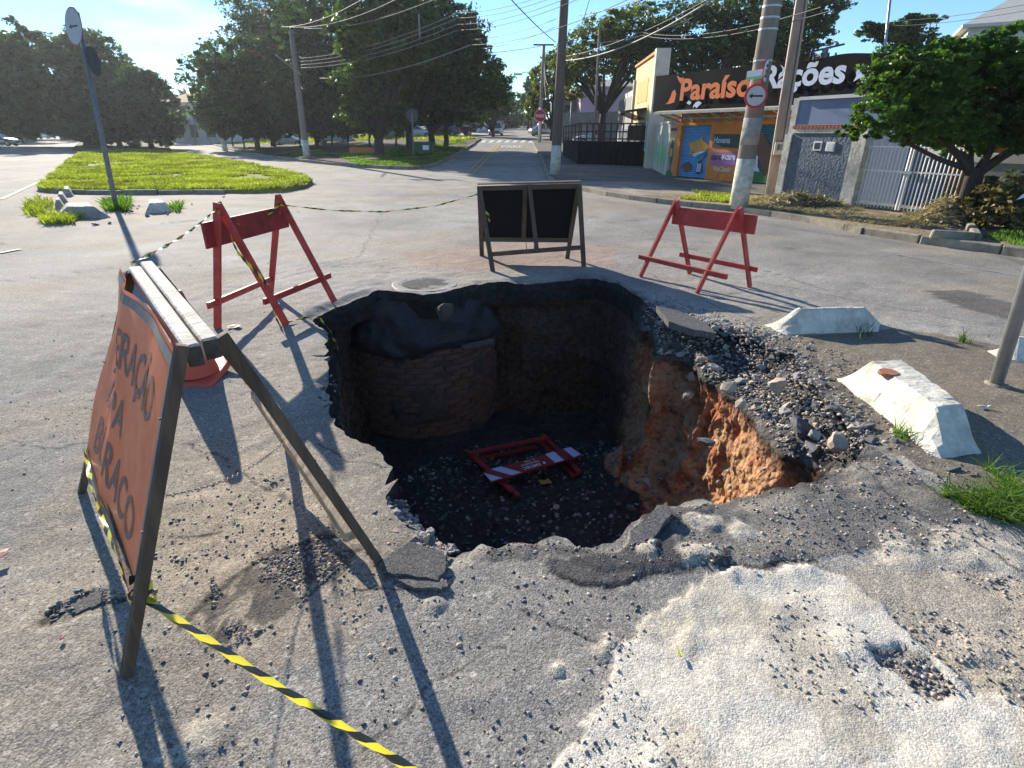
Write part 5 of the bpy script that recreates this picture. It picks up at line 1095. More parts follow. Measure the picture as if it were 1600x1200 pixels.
house('house', 'tall white building with a sloping roof at the top right corner', 1470, 1900, 40, 200, 34, 14, 'pale_wall', 'pale_roof', 3.4, ((.1, .85, .05, .10, 'glass'), (.25, .85, .05, .10, 'glass'), (.4, .85, .05, .10, 'glass')), ang=-.5)
house('house', 'pale roofed house showing between the poles above the shop sign', 1200, 1270, 92, 200, 46, 10, 'pale_roof', 'pale_roof', 1.6, ())
bw = thing('grey_boundary_wall', 'tall plain grey wall across the side street left of the yellow building', 'wall', ground(880, 212))
b = MB(); a = at_y(878, 210, 56); c = at_y(950, 210, 50); zt_ = at_y(900, 177, 56).z; b.prism([Vector((a.x, a.y, 0)), Vector((c.x + 4, c.y - 3, 0)), Vector((c.x + 4, c.y - 2.7, 0)), Vector((a.x, a.y + .3, 0))], (0, 0, zt_)); b.build('wall_panel', 'grey_wall', bw)
# left side of the climbing street beyond the crossing: pavement, fence wall, houses
a = ground(728, 213); lp = [ground(725, 213), ground(764, 211), ground(800, 195), ground(797, 195), ground(760, 203), ground(735, 207)]
sheet('pavement', [(728, 213), (764, 212), (778, 205), (790, 199), (785, 197), (770, 200), (738, 207)], .12, 'concrete', stepx=8)
def streetwall(name, label, a, b_, h, m, cat='wall'):
    A, B = ground(*a), ground(*b_); t_ = thing(name, label, cat, A); mb = MB(); d = (B - A); nn = Vector((-d.y, d.x, 0)).normalized() * .25; za, zb_ = A.z, B.z
    mb.add([A, B, B + nn, A + nn, A + Vector((0, 0, h)), B + Vector((0, 0, h)), B + nn + Vector((0, 0, h)), A + nn + Vector((0, 0, h))], [(3, 2, 1, 0), (4, 5, 6, 7), (0, 1, 5, 4), (1, 2, 6, 5), (2, 3, 7, 6), (3, 0, 4, 7)]); mb.build('wall_panel', m, t_); return t_
streetwall('garden_wall', 'white garden wall along the left pavement of the climbing street', (741, 209), (772, 200), 1.8, 'pale_wall')
streetwall('garden_wall', 'long far house fronts on the left of the climbing street', (772, 200), (803, 189), 3.0, 'cream_wall')
streetwall('garden_wall', 'orange house front behind the red stop sign', (850, 206), (836, 193), 3.2, 'salmon_wall')
streetwall('garden_wall', 'far pale house fronts on the right of the climbing street', (836, 195), (826, 188), 3.2, 'pale_wall')
streetwall('far_wall', 'low grey wall with a kiosk beside the parked car at far left', (24, 221), (56, 222), 2.2, 'grey_wall')

# ================================================================== VEHICLES
C3('car_white', (.62, .64, .66), rough=.25, var=.03, bump=0, spec=.6); C3('car_silver', (.33, .35, .37), rough=.28, var=.05, bump=0, metal=.5); C3('car_dark', (.025, .027, .032), rough=.25, var=.1, bump=0, spec=.6)
C3('car_grey', (.10, .105, .11), rough=.28, var=.1, bump=0, metal=.3); C3('car_red', (.35, .03, .03), rough=.3, var=.1, bump=0); C3('headlamp', (.75, .77, .80), rough=.15, var=.02, bump=0); C3('tail_lamp', (.45, .02, .02), rough=.3, var=.02, bump=0); C3('hub', (.35, .36, .37), rough=.35, var=.1, metal=.7)
CAR = {}
def car(kind, m, label, px, py, heading, group='cars parked around the square', Ywant=None):
    """heading: angle of the nose in degrees, 90 = away from the camera"""
    g = ground(px, py) if Ywant is None else Vector((*at_y(px, py, Ywant)[:2], 0)); g.z = float(hz(g.x, g.y)); t_ = thing('parked_car', label, 'car', g, group); key = kind
    Lc, Wc, Hc = {'hatch': (3.9, 1.66, 1.48), 'sedan': (4.4, 1.74, 1.44), 'suv': (4.3, 1.80, 1.68), 'pickup': (5.0, 1.84, 1.74)}[kind]
    if key not in CAR:
        S = {'hatch': [(-.5,.62,.42),(-.49,.86,.30),(-.3,.90,.2),(.15,.92,.2),(.40,.78,.2),(.49,.62,.28),(.5,.5,.4)], 'sedan': [(-.5,.60,.42),(-.48,.86,.3),(-.28,.92,.2),(.12,.92,.2),(.40,.78,.2),(.49,.6,.28),(.5,.5,.4)], 'suv': [(-.5,.7,.45),(-.49,1.0,.32),(-.3,1.05,.25),(.15,1.05,.25),(.38,.95,.25),(.49,.8,.3),(.5,.6,.42)], 'pickup': [(-.5,.8,.5),(-.495,1.08,.4),(-.3,1.08,.3),(.18,1.08,.3),(.40,1.02,.3),(.49,.88,.35),(.5,.6,.45)]}[kind]
        G_ = {'hatch': (-.47, -.36, .02, .22), 'sedan': (-.40, -.22, .04, .24), 'suv': (-.48, -.42, .04, .2), 'pickup': (-.14, -.10, .12, .24)}[kind]
        D = {}; mb = MB(); vs_ = []
        for x, zt_, zb_ in S:
            k = .90 if abs(x) > .485 else 1.0
            for y, z in ((-.5 * k, zb_), (-.5 * k, (zt_ + zb_) / 2), (-.47 * k, zt_ - .06), (-.38 * k, zt_), (.38 * k, zt_), (.47 * k, zt_ - .06), (.5 * k, (zt_ + zb_) / 2), (.5 * k, zb_)): vs_.append((x * Lc, y * Wc, z))
        mb.add(vs_, [(i * 8 + j, i * 8 + (j + 1) % 8, (i + 1) * 8 + (j + 1) % 8, (i + 1) * 8 + j) for i in range(len(S) - 1) for j in range(8)] + [tuple(range(8)), tuple((len(S) - 1) * 8 + j for j in reversed(range(8)))])
        D['body'] = (mb, None, True)
        zc0 = S[3][1] - .03; x0, x1, x2, x3 = [v * Lc for v in G_]; mb = MB(); hw0, hw1 = Wc * .44, Wc * .36
        ring = lambda x, z, hw: [(x, -hw, z), (x, hw, z)]
        vs_ = ring(x0, zc0, hw0) + ring(x1, Hc - .02, hw1) + ring(x2, Hc, hw1) + ring(x3, zc0, hw0); mb.add(vs_, [(0, 1, 3, 2), (2, 3, 5, 4), (4, 5, 7, 6), (0, 2, 4, 6), (1, 7, 5, 3), (0, 6, 7, 1)]); D['cabin'] = (mb, 'glass', False)
        mb = MB(); mb.box(((x1 + x2) / 2, 0, Hc + .0), (x2 - x1 + .12, hw1 * 2 + .05, .05))
        for s_ in (-1, 1):
            for (xa, xb, xc_) in ((x0, x1, 0), (x3, x2, 0), ((x0 + x3) / 2 + .05, (x1 + x2) / 2, 0)): mb.beam((xa, s_ * (hw0 + .01), zc0), (xb, s_ * (hw1 + .015), Hc), .09, .03)
        D['roof'] = (mb, None, False)
        for i, (x, y) in enumerate(((-.31, -1), (-.31, 1), (.32, -1), (.32, 1))):
            mb = MB(); mb.tube([(x * Lc, y * Wc * .5 - y * .17, .31), (x * Lc, y * Wc * .5 + y * .012, .31)], .31, 16); D['wheel%d' % i] = (mb, 'black', False)
            mb = MB(); mb.tube([(x * Lc, y * Wc * .5, .31), (x * Lc, y * Wc * .5 + y * .02, .31)], .19, 12); D['whee_rim%d' % i] = (mb, 'hub', False)
        for s_ in (-1, 1):
            mb = MB(); mb.box((Lc * .487, s_ * Wc * .34, S[5][1] - .02), (.14, .34, .14)); D['headlight%d' % s_] = (mb, 'headlamp', False)
            mb = MB(); mb.box((-Lc * .487, s_ * Wc * .38, S[1][1] - .12), (.10, .22, .2)); D['tail_light%d' % s_] = (mb, 'tail_lamp', False)
            mb = MB(); mb.box((x3 - .25, s_ * (Wc * .5 + .07), zc0 + .06), (.1, .16, .12)); D['mirror%d' % s_] = (mb, None, False)
        mb = MB(); mb.box((Lc * .498, 0, .45), (.04, Wc * .6, .16)); mb.box((-Lc * .498, 0, .42), (.04, Wc * .7, .14)); D['bumper_grille'] = (mb, 'black', False)
        CAR[key] = D
    for nm, (mb, mm, sm) in CAR[key].items():
        me_key = (key, nm, mm or m)
        if me_key not in CAR:
            me = bpy.data.meshes.new(nm.rstrip('-0123456789')); me.from_pydata([tuple(v) for v in mb.v], [], mb.f); bm = bmesh.new(); bm.from_mesh(me); bmesh.ops.recalc_face_normals(bm, faces=bm.faces)
            if nm == 'body': bmesh.ops.bevel(bm, geom=list(bm.edges), offset=.035, segments=2, affect='EDGES')
            bm.to_mesh(me); bm.free(); me.materials.append(MT[mm or m]); me.polygons.foreach_set('use_smooth', np.full(len(me.polygons), sm)); CAR[me_key] = me
        n0 = nm.rstrip('-0123456789').replace('whee_rim', 'rim'); o = bpy.data.objects.new(n0, CAR[me_key]); COL.objects.link(o); o.parent = t_
        if n0 == 'wheel': wheel_o = o
        if n0 == 'rim': o.parent = wheel_o
    t_.rotation_euler = (0, -math.atan(.028) * math.sin(math.radians(heading)) if g.x / g.y > -.2 and g.y > 40 else 0, math.radians(heading)); return t_
car('hatch', 'car_white', 'white hatchback parked behind the railed deck', 930, 228, 185, Ywant=None)
car('sedan', 'car_silver', 'silver car with its boot to the side street, right of the stop sign', 853, 212.6, 20)
car('hatch', 'car_white', 'second white car, just beyond the white hatchback', 945, 217, 180)
cs = [('hatch', 'car_white', 'nearest white car parked on the left of the climbing street', 775, 211.5, 268), ('hatch', 'car_silver', 'pale blue grey car second in the left row of the climbing street', 777, 206.6, 268), ('sedan', 'car_silver', 'silver car third in the left row of the climbing street', 780, 203.2, 268), ('suv', 'car_dark', 'dark car fourth in the left row of the climbing street', 789, 198.5, 268), ('sedan', 'car_white', 'white car far up the left side of the climbing street', 795, 194.6, 268), ('hatch', 'car_grey', 'grey car farthest up the left row', 800, 191.6, 268), ('suv', 'car_dark', 'dark car parked on the right of the climbing street', 824, 198.5, 90), ('sedan', 'car_white', 'white car driving far up the climbing street', 812, 191.8, 90)]
for c_ in cs: car(*c_, group='cars parked up the climbing street')
car('pickup', 'car_dark', 'black pickup parked behind the wooded island at the left kerb', 712, 211.8, 200)
car('suv', 'car_grey', 'grey van behind the trunks left of the black pickup', 690, 211.5, 180, Ywant=72)
IS = 'cars half hidden behind the wooded island'
for k_, (px, kk, mm, lab, Yc) in enumerate(((450, 'hatch', 'car_white', 'white car seen between trunks left of the utility pole', 78), (522, 'suv', 'car_white', 'white and green boxy car seen left of the orange planter', 72), (615, 'hatch', 'car_silver', 'silver car seen between trunks left of the sign post', 70), (648, 'sedan', 'car_white', 'white car seen right behind the sign post', 70))):
    car(kk, mm, lab, px, 213, 5, IS, Ywant=Yc)
for px, py, kk, mm, lab, h_ in ((301, 219.5, 'hatch', 'car_white', 'white car at the far end of the left road', 200), (324, 219, 'sedan', 'car_dark', 'dark car parked before the low pale building', 190), (256, 218, 'hatch', 'car_silver', 'bright car behind the small round tree', 190), (76, 216.5, 'sedan', 'car_white', 'car glinting in the sun at the far left road', 150), (107, 218, 'sedan', 'car_silver', 'silver car beside the trunk of the old leaning tree', 150), (1, 228, 'hatch', 'car_silver', 'silver car cut by the left edge of the picture', 10)):
    car(kk, mm, lab, px, py, h_, 'cars on the left road')
# motorcyclist on the left road
g0 = ground(296, 222); mc = thing('motorcycle', 'small dark motorcycle being ridden along the left road', 'motorcycle', g0)
for x in (-.62, .62): b = MB(); b.tube([g0 + Vector((-.04, x, .3)), g0 + Vector((.04, x, .3))], .3, 14); b.build('wheel', 'black', mc)
b = MB(); b.beam(g0 + Vector((0, -.55, .45)), g0 + Vector((0, .5, .6)), .22, .3); b.build('body', 'car_dark', mc); b = MB(); b.beam(g0 + Vector((-.33, -.5, 1.0)), g0 + Vector((.33, -.5, 1.0)), .04, .04); b.beam(g0 + Vector((0, -.62, .3)), g0 + Vector((0, -.48, 1.0)), .05, .05); b.build('handlebar', 'metal_dark', mc); b = MB(); b.beam(g0 + Vector((0, -.1, .78)), g0 + Vector((0, .6, .8)), .26, .1); b.build('seat', 'black', mc)
def person_skin(verts, edges, rad, name, m, parent):
    me = bpy.data.meshes.new(name); me.from_pydata(verts, edges, []); o = bpy.data.objects.new(name, me); COL.objects.link(o); sk = o.modifiers.new('s', 'SKIN'); ss = o.modifiers.new('u', 'SUBSURF'); ss.levels = 1; ss.render_levels = 1
    for i, r in enumerate(rad): me.skin_vertices[0].data[i].radius = (r, r)
    me.skin_vertices[0].data[0].use_root = True; me.materials.append(MT[m]); o.parent = parent; return o
pr = thing('person', 'motorcyclist in dark clothes and helmet riding on the left road', 'person', g0 + Vector((0, .1, 0)))
pv = [(0, .1, .92), (0, .05, 1.15), (0, -.02, 1.38), (0, -.05, 1.5), (0, -.07, 1.62), (-.18, -.02, 1.36), (-.28, -.2, 1.15), (-.3, -.52, 1.08), (.18, -.02, 1.36), (.28, -.2, 1.15), (.3, -.52, 1.08), (-.12, .08, .88), (-.22, -.3, .78), (-.2, -.15, .38), (-.2, -.3, .32), (.12, .08, .88), (.22, -.3, .78), (.2, -.15, .38), (.2, -.3, .32)]
person_skin(pv, [(0, 1), (1, 2), (2, 3), (3, 4), (2, 5), (5, 6), (6, 7), (2, 8), (8, 9), (9, 10), (0, 11), (11, 12), (12, 13), (13, 14), (0, 15), (15, 16), (16, 17), (17, 18)], [.16, .15, .17, .07, .10, .08, .06, .045, .08, .06, .045, .10, .09, .06, .06, .10, .09, .06, .06], 'body', 'car_dark', pr)
b = MB(); b.lathe([(0, .14), (.09, .11), (.14, .02), (.13, -.07), (.08, -.13), (0, -.14)], 14, (0, 0, 0)); hm = b.build('helmet', 'car_grey', None, smooth=True); hm.parent = pr; hm.location = (0, -.07, 1.68)

# ================================================================== POLES, WIRES, STREET FURNITURE
def upole(label, px, py, topx, topy, r0, r1, paint_py=None, h=.11, pale='pole', Ytop=None, name='utility_pole', cross=None):
    g = ground(px, py, h); g.z -= .0; top = at_y(topx, topy, g.y if Ytop is None else Ytop); d = (top - g)
    if top.z < 9.0 and topy <= 5: top = g + d * (9.0 / max(.1, top.z - g.z))
    t_ = thing(name, label, 'pole', g, 'utility poles'); b = MB(); pts = [g - Vector((0, 0, .1))] + [g.lerp(top, k / 6) for k in range(1, 7)]; rr = [r0 + (r1 - r0) * k / 6 for k in range(7)]; b.tube(pts, rr, 16); b.build('shaft', pale, t_, smooth=True)
    if paint_py:
        f = (at_y(px, paint_py, g.y).z - g.z) / (top.z - g.z); b = MB(); b.tube([g - Vector((0, 0, .05)), g.lerp(top, f)], [r0 * 1.03, (r0 + (r1 - r0) * f) * 1.035], 16); b.build('white_band', 'whitewash', t_, smooth=True)
    return t_, g, top
p1, g1, t1 = upole('shade-darkened concrete utility pole in the middle with a white painted foot', 867, 273, 882, 0, .20, .13, 227, pale='pole_shaded')
p2, g2, t2 = upole('thick utility pole carrying the round arrow sign, white at its foot', 1154, 322, 1208, 0, .20, .15, 248)
b = MB(); f = .0; a = g2.lerp(t2, .145); c = g2.lerp(t2, .205); b.tube([a, c], [.198, .195], 16); b.build('grey_band', 'concrete', p2, smooth=True)
for py in (12, 30, 48, 97):
    z = at_y(1195, py, g2.y).z; f = (z - g2.z) / (t2.z - g2.z); q = g2.lerp(t2, f); d = (t2 - g2).normalized(); b = MB(); b.tube([q, q + d * .035], .2 - .05 * f + .008, 16); b.build('steel_strap', 'metal', p2)
p3, g3, t3 = upole('leaning utility pole at the edge of the wooded island with a white foot', 480, 248, 455, 48, .20, .13, 219, h=.12)
b = MB(); u = at_y(455, 48, g3.y); b.beam(u + Vector((-.9, 0, -.2)), u + Vector((.9, 0, -.2)), .1, .1, (0, 0, 1)); b.build('crossarm', 'wood_dark', p3)
for dx in (-.8, 0, .8): b = MB(); b.lathe([(.0, .22), (.05, .2), (.07, .12), (.04, .1), (.07, .05), (.03, 0), (.0, 0)], 10, u + Vector((dx, 0, -.15))); b.build('insulator', 'metal_dark', p3)
b = MB(); b.tube([at_y(470, 117, g3.y), at_y(430, 85, g3.y - 1)], .03, 6); b.build('lamp_bracket', 'metal', p3)
# H-section pole next to the wall
g4 = ground(1204, 306, .11); t4 = at_y(1253, 0, g4.y); t4 = g4 + (t4 - g4) * (9.3 / (t4.z - g4.z)); p4 = thing('utility_pole', 'slender rectangular concrete pole standing against the white wall corner', 'pole', g4, 'utility poles')
b = MB(); d = (t4 - g4)
for s_, w0_, w1_, th in ((0, .20, .12, .10), (-1, .055, .045, .24), (1, .055, .045, .24)):
    a_ = Vector((math.cos(-.3), math.sin(-.3), 0)); o0 = a_ * (.125 * s_); o1 = a_ * (.08 * s_); mbv = []
    for P_, o_, w_, t_h in ((g4 - Vector((0, 0, .1)), o0, w0_, th), (t4, o1, w1_, th * .7)):
        n_ = Vector((-a_.y, a_.x, 0))
        for x, y in ((-1, -1), (1, -1), (1, 1), (-1, 1)): mbv.append(P_ + o_ + a_ * (w_ / 2 * x) + n_ * (t_h / 2 * y))
    b.add(mbv, [(3, 2, 1, 0), (4, 5, 6, 7), (0, 1, 5, 4), (1, 2, 6, 5), (2, 3, 7, 6), (3, 0, 4, 7)])
b.build('shaft', 'pole_pink', p4)
q = at_y(1217, 232, g4.y - .2); b = MB(); b.box(q, (.22, .14, .30), -.3); mbx = b.build('meter_box', 'concrete', p4); b = MB(); b.box(q + Vector((0, -.08, .03)), (.13, .03, .14), -.3); b.build('meter_glass', 'glass', mbx)
b = MB(); b.tube([q + Vector((.05, -.05, .15)), g4.lerp(t4, .35) + Vector((.02, -.15, 0)), g4.lerp(t4, .8) + Vector((.02, -.12, 0))], .015, 6); b.build('conduit', 'metal_dark', p4)
# dark short pole behind the wall
g5 = Vector((*at_y(1262, 200, 18.2)[:2], .1)); t5 = at_y(1290, 76, 18.2); p5 = thing('service_pole', 'dark grey service pole with a bracket in front of the shop sign', 'pole', g5)
b = MB(); b.tube([g5, t5], [.11, .085], 12); b.build('shaft', 'metal_grey', p5, smooth=True); b = MB(); b.beam(t5 + Vector((-.5, .1, -.1)), t5 + Vector((.45, -.1, .1)), .05, .05, (0, 0, 1)); b.build('crossarm', 'metal_dark', p5)
for k in range(4): b = MB(); b.tube([t5 + Vector((-.3 + k * .2, -.02, -.1)), t5 + Vector((-.28 + k * .2, -.05, -.45))], .03, 6); b.build('insulator', 'metal_dark', p5)
# slim posts further away
def slim(name, label, px, py, tx, ty, Y, r=.05, m='metal', cat='pole'):
    a = at_y(px, py, Y); a.z = float(hz(a.x, a.y)); c = at_y(tx, ty, Y); t_ = thing(name, label, cat, a); b = MB(); b.tube([a, c], [r, r * .8], 8); b.build('shaft', m, t_, smooth=True); return t_, a, c
slim('slim_pole', 'slim pale pole in front of the pink house', 929, 210, 937, 45, 40, .09, 'pole')
slim('slim_pole', 'pale metal mast rising above the blue house', 1380, 190, 1393, -20, 30, .07)
s_, a, c = slim('street_pole', 'wooden utility pole with a crossarm on the right of the climbing street', 843, 215, 850, 70, 58, .16, 'pole')
b = MB(); b.beam(c + Vector((-.95, 0, .0)), c + Vector((.9, 0, .0)), .12, .12, (0, 0, 1)); b.build('crossarm', 'wood_dark', s_)
s_, a, c = slim('street_pole', 'short pale pole beside the pink flowers up the climbing street', 833, 208, 835, 150, 80, .12, 'pole')
s_, a, c = slim('street_pole', 'slim pole left of the grey wall', 891, 205, 893, 158, 52, .06, 'metal_grey')
s_, a, c = slim('street_lamp', 'curved street lamp over the climbing street', 838, 200, 836, 122, 84, .09, 'metal_grey', 'street lamp'); b = MB(); q = at_y(809, 116, 84); b.tube([c, c.lerp(q, .5) + Vector((0, 0, .5)), q], [.07, .05, .05], 6); b.build('lamp_arm', 'metal_grey', s_); b = MB(); b.box(q, (1.1, .4, .22)); b.build('lamp_head', 'metal', s_)
s_, a, c = slim('street_lamp', 'street lamp above the trees beyond the left median', 302, 212, 300, 125, 80, .09, 'metal_grey', 'street lamp'); b = MB(); q = at_y(279, 108, 80); b.tube([c, c.lerp(q, .5) + Vector((0, 0, .4)), q], [.07, .05, .05], 6); b.build('lamp_arm', 'metal_grey', s_); b = MB(); b.box(q, (1.0, .4, .2)); b.build('lamp_head', 'metal', s_)
# stop sign on its white post
def disc_sign(name, label, post_a, post_b, r_post, centre, rad, nrm, face, ring, cat='traffic sign', sides=28, pm='metal_grey', postname='post', ringw=.14, own_post=True):
    t_ = thing(name, label, cat, post_a)
    if own_post: b = MB(); b.tube([post_a - Vector((0, 0, .1)), post_b], r_post, 12); b.build(postname, pm, t_, smooth=True)
    n_ = Vector(nrm).normalized(); u = n_.cross(Vector((0, 0, 1))).normalized(); v = u.cross(n_)
    pt = lambda a, r, d=0: centre + (u * math.cos(a) + v * math.sin(a)) * r + n_ * d
    A = [2 * math.pi * (k + .5) / sides for k in range(sides)]
    b = MB(); b.prism([pt(a, rad) for a in A], n_ * .006); b.build('plate', ring, t_)
    b = MB(); b.prism([pt(a, rad * (1 - ringw), .0065) for a in A], n_ * .003); b.build('face', face, t_)
    return t_, u, v, n_
a = ground(842, 223, .1); pt_ = at_y(843, 195, a.y); top = at_y(844, 168, a.y); cc_ = at_y(844, 181, a.y - .1)
sr = .55
t_, u, v, n_ = disc_sign('stop_sign', 'red octagonal stop sign reading PARE on a white post', a, top, .11, cc_, sr, (0, -1, 0), 'sign_red', 'white', sides=8, pm='white', ringw=.07)
Vt, Ft = fit_text('PARE', sr * 1.4, sr * .5, .02, 0); b = MB(); b.add([cc_ - u * (sr * -.7) * -1 + u * x_.x * 1 + v * (x_.y - sr * .25) + n_ * .014 for x_ in Vt] if u.x > 0 else [cc_ + u * (sr * .7) - u * x_.x + v * (x_.y - sr * .25) + n_ * .014 for x_ in Vt], Ft); b.build('lettering', 'white', t_)
# sign post at the wooded island with the back of a round sign
a = ground(646, 250, .12); top = at_y(644, 176, a.y); disc_sign('round_sign', 'round sign seen from behind on a thin post left of the green bin', a, top, .045, at_y(644, 181, a.y + .06), .33, (0, -1, 0), 'metal_dark', 'metal_dark', ringw=.05)  # dark disc colour stands in for shade on a grey sign
# green wheeled bin
a = ground(664, 243, .12); bn = thing('waste_container', 'dark green wheeled waste container with a white notice', 'bin', a); C3('bin_green', (.02, .10, .045), rough=.55, var=.15)
sc = (at_y(680, 243, a.y).x - at_y(650, 243, a.y).x); hh = at_y(664, 221, a.y).z - a.z; b = MB(); w_ = sc; dpt = .9
b.add([a + Vector(q) for q in ((-w_ * .42, -dpt * .4, .15), (w_ * .42, -dpt * .4, .15), (w_ * .42, dpt * .4, .15), (-w_ * .42, dpt * .4, .15), (-w_ * .5, -dpt * .5, hh * .88), (w_ * .5, -dpt * .5, hh * .88), (w_ * .5, dpt * .5, hh * .88), (-w_ * .5, dpt * .5, hh * .88))], [(3, 2, 1, 0), (4, 5, 6, 7), (0, 1, 5, 4), (1, 2, 6, 5), (2, 3, 7, 6), (3, 0, 4, 7)]); b.build('body', 'bin_green', bn)
b = MB(); b.box(a + Vector((0, 0, hh * .93)), (w_ * 1.06, dpt * 1.06, .09)); b.build('lid', 'bin_green', bn, bevel=.02); b = MB(); b.box(a + Vector((w_ * .12, -dpt * .5 - .0, hh * .58)), (w_ * .32, .03, .26)); b.build('notice', 'white', bn)
for x in (-.35, .35): b = MB(); b.tube([a + Vector((w_ * x - .03, -.3, .08)), a + Vector((w_ * x + .03, -.3, .08))], .08, 10); b.build('wheel', 'black', bn)
a = ground(570, 240, .12); pl_ = thing('planter_wall', 'low orange brown block wall under the trees', 'planter', a); b = MB(); b.box(a + Vector((0, 0, .18)), (at_y(594, 240, a.y).x - at_y(550, 240, a.y).x, .6, .40)); b.build('block', 'orange_wall', pl_)

# round arrow sign, street plate and side sign strapped to the thick pole
d2 = (t2 - g2); def_at = lambda px, py, dy: at_y(px, py, g2.y + dy)
cc_ = def_at(1181, 150, -.26); rad = .235
t_, u, v, n_ = disc_sign('arrow_sign', 'round sign with red border and black arrow pointing left, on the thick pole', cc_, cc_, .01, cc_, rad, (-.12, -1, 0), 'sign_face', 'sign_red', own_post=False, ringw=.2)
if u.x < 0: u = -u
b = MB(); ar = [(-.62, 0), (-.30, .22), (-.30, .07), (.60, .07), (.60, -.07), (-.30, -.07), (-.30, -.22)]; b.prism([cc_ + u * (x * rad) + v * (y * rad) + n_ * .011 for x, y in ar], n_ * .003); b.build('arrow', 'sign_black', t_)
b = MB(); b.box(cc_ + Vector((0, .05, 0)), (.42, .05, .04)); b.build('clamp', 'metal', t_)
q = def_at(1179, 118, -.25); t_ = thing('street_name_plate', 'small white and green plate above the arrow sign', 'sign', q); n_ = Vector((-.55, -.83, 0)); u = Vector((.83, -.55, 0)); z = Vector((0, 0, 1)); w_, h_ = .16, .085
b = MB(); b.prism([q - u * w_ - z * h_, q + u * w_ - z * h_ + z * .03, q + u * w_ + z * h_ + z * .03, q - u * w_ + z * h_], n_ * .006); b.build('plate', 'white', t_)
b = MB(); b.prism([q - u * w_ * .95 - z * h_ * .9 + n_ * .007, q + u * w_ * .95 - z * h_ * .7 + n_ * .007, q + u * w_ * .95 - z * h_ * .1 + n_ * .007, q - u * w_ * .95 - z * h_ * .3 + n_ * .007], n_ * .002); b.build('green_band', 'pale_green_paint', t_)
q = def_at(1197, 111, -.2); nn = Vector((.80, -.60, 0))
t_, u, v, n_ = disc_sign('no_parking_sign', 'round sign seen edge on, right of the thick pole above the arrow sign', q, q, .01, q, .235, nn, 'white', 'sign_red', own_post=False, ringw=.14)
Vt, Ft = fit_text('E', .15, .24, .03, 0); uu = u if u.y < 0 else -u; b = MB(); b.add([q - uu * .07 + uu * x_.x + v * (x_.y - .12) + n_ * .012 for x_ in Vt], Ft); b.build('letter', 'sign_black', t_)
b = MB(); b.beam(q - uu * .14 + v * .14 + n_ * .015, q + uu * .14 - v * .14 + n_ * .015, .03, .002, v); b.build('slash', 'sign_red', t_)

# leaning sign post on the left
gb = ground(182, 328); tb = at_y(120, 20, 14.4); tb.z += 0
cc_ = at_y(118.5, 42, 14.3)
t_, u, v, n_ = disc_sign('leaning_sign', 'leaning grey pole with a pale round one-way sign at its top', gb, tb, .052, cc_ + Vector((0, -.06, 0)), .37, (-.52, -.85, .1), 'sign_grey', 'sign_ring_old', pm='metal_grey', ringw=.08)
if u.x < 0: u = -u
b = MB(); rad = .37; b.prism([cc_ + Vector((0, -.06, 0)) + u * (x * rad) + v * (y * rad) + n_ * .011 for x, y in [(-.5, 0), (-.25, .14), (-.25, .05), (.5, .05), (.5, -.05), (-.25, -.05), (-.25, -.14)]], n_ * .003); b.build('arrow', 'sign_black', t_)
q = at_y(146, 95, 14.1); A = [2 * math.pi * k / 24 for k in range(24)]; n2 = Vector((.98, .18, 0)); u2 = n2.cross(Vector((0, 0, 1))).normalized(); v2 = u2.cross(n2)
b = MB(); b.prism([q + (u2 * math.cos(a) + v2 * math.sin(a)) * .30 for a in A], n2 * .006); b.build('second_plate', 'metal_dark', t_)
b = MB(); b.beam(q, q + Vector((-.25, .15, .02)), .04, .03, (0, 0, 1)); b.build('clamp', 'metal_dark', t_)

# grey steel post at the right edge
a = at_z(1558, 600); tpz = at_y(1607, 440, a.y); d = (tpz - a).normalized(); tpz = a + d * (3.0 / d.z)
t_ = thing('steel_post', 'galvanised grey steel post at the right edge of the picture', 'post', a); b = MB(); b.tube([a - Vector((0, 0, .1)), tpz], .042, 20); b.build('tube', 'metal', t_, smooth=True)
b = MB(); b.lathe([(.0, .012), (.06, .010), (.085, -.01)], 20, a); b.build('footing', 'kerb', t_)

# wires
def wire(label, a, b_, sag=.3, r=.012, n=16, m='black', name='power_cable', group='overhead cables'):
    A = at_y(*a); B = at_y(*b_); pts = [A.lerp(B, k / n) - Vector((0, 0, sag * 4 * (k / n) * (1 - k / n))) for k in range(n + 1)]
    mb = MB(); mb.tube(pts, r * .7, 5); o = mb.build(name, m, None, smooth=True); return tag(o, label, 'cable', group)
C3('cable_pale', (.28, .27, .26), rough=.6, var=.1, bump=0)
wire('upper cable from the leaning utility pole to the top of the picture', (440, 42, 42), (650, -60, 24), .5, .02, m='cable_pale'); wire('second cable fanning from the leaning utility pole top', (452, 42, 42), (720, -60, 24), .6, .02, m='cable_pale'); wire('third cable fanning from the leaning utility pole top', (475, 44, 42), (800, -60, 24), .6, .02, m='cable_pale')
for i, (y0, y1, lab) in enumerate(((91, 20, 'topmost of the parallel cables crossing the wooded island'), (96, 28, 'second of the parallel cables crossing the wooded island'), (101, 38, 'third of the parallel cables crossing the wooded island'), (106, 47, 'lowest of the parallel cables crossing the wooded island'))):
    wire(lab, (470, y0, 42), (715, y1, 30), .35, .022, m='cable_pale'); wire(lab.replace('crossing the wooded island', 'continuing into open sky'), (715, y1, 30), (960, y1 - 75, 20), .3, .014)
b = MB(); A = at_y(655, 40, 32.6); b.box(A, (.06, .06, 1.0)); tag(b.build('cable_spacer', 'cable_pale'), 'small vertical spacer joining the parallel cables over the trees', 'cable spacer')
wire('thick low cable over the wooded island', (500, 122, 42), (735, 70, 28), .4, .03, m='cable_pale'); wire('thick low cable running on to the upper right', (735, 70, 28), (1000, -10, 18), .3, .014)
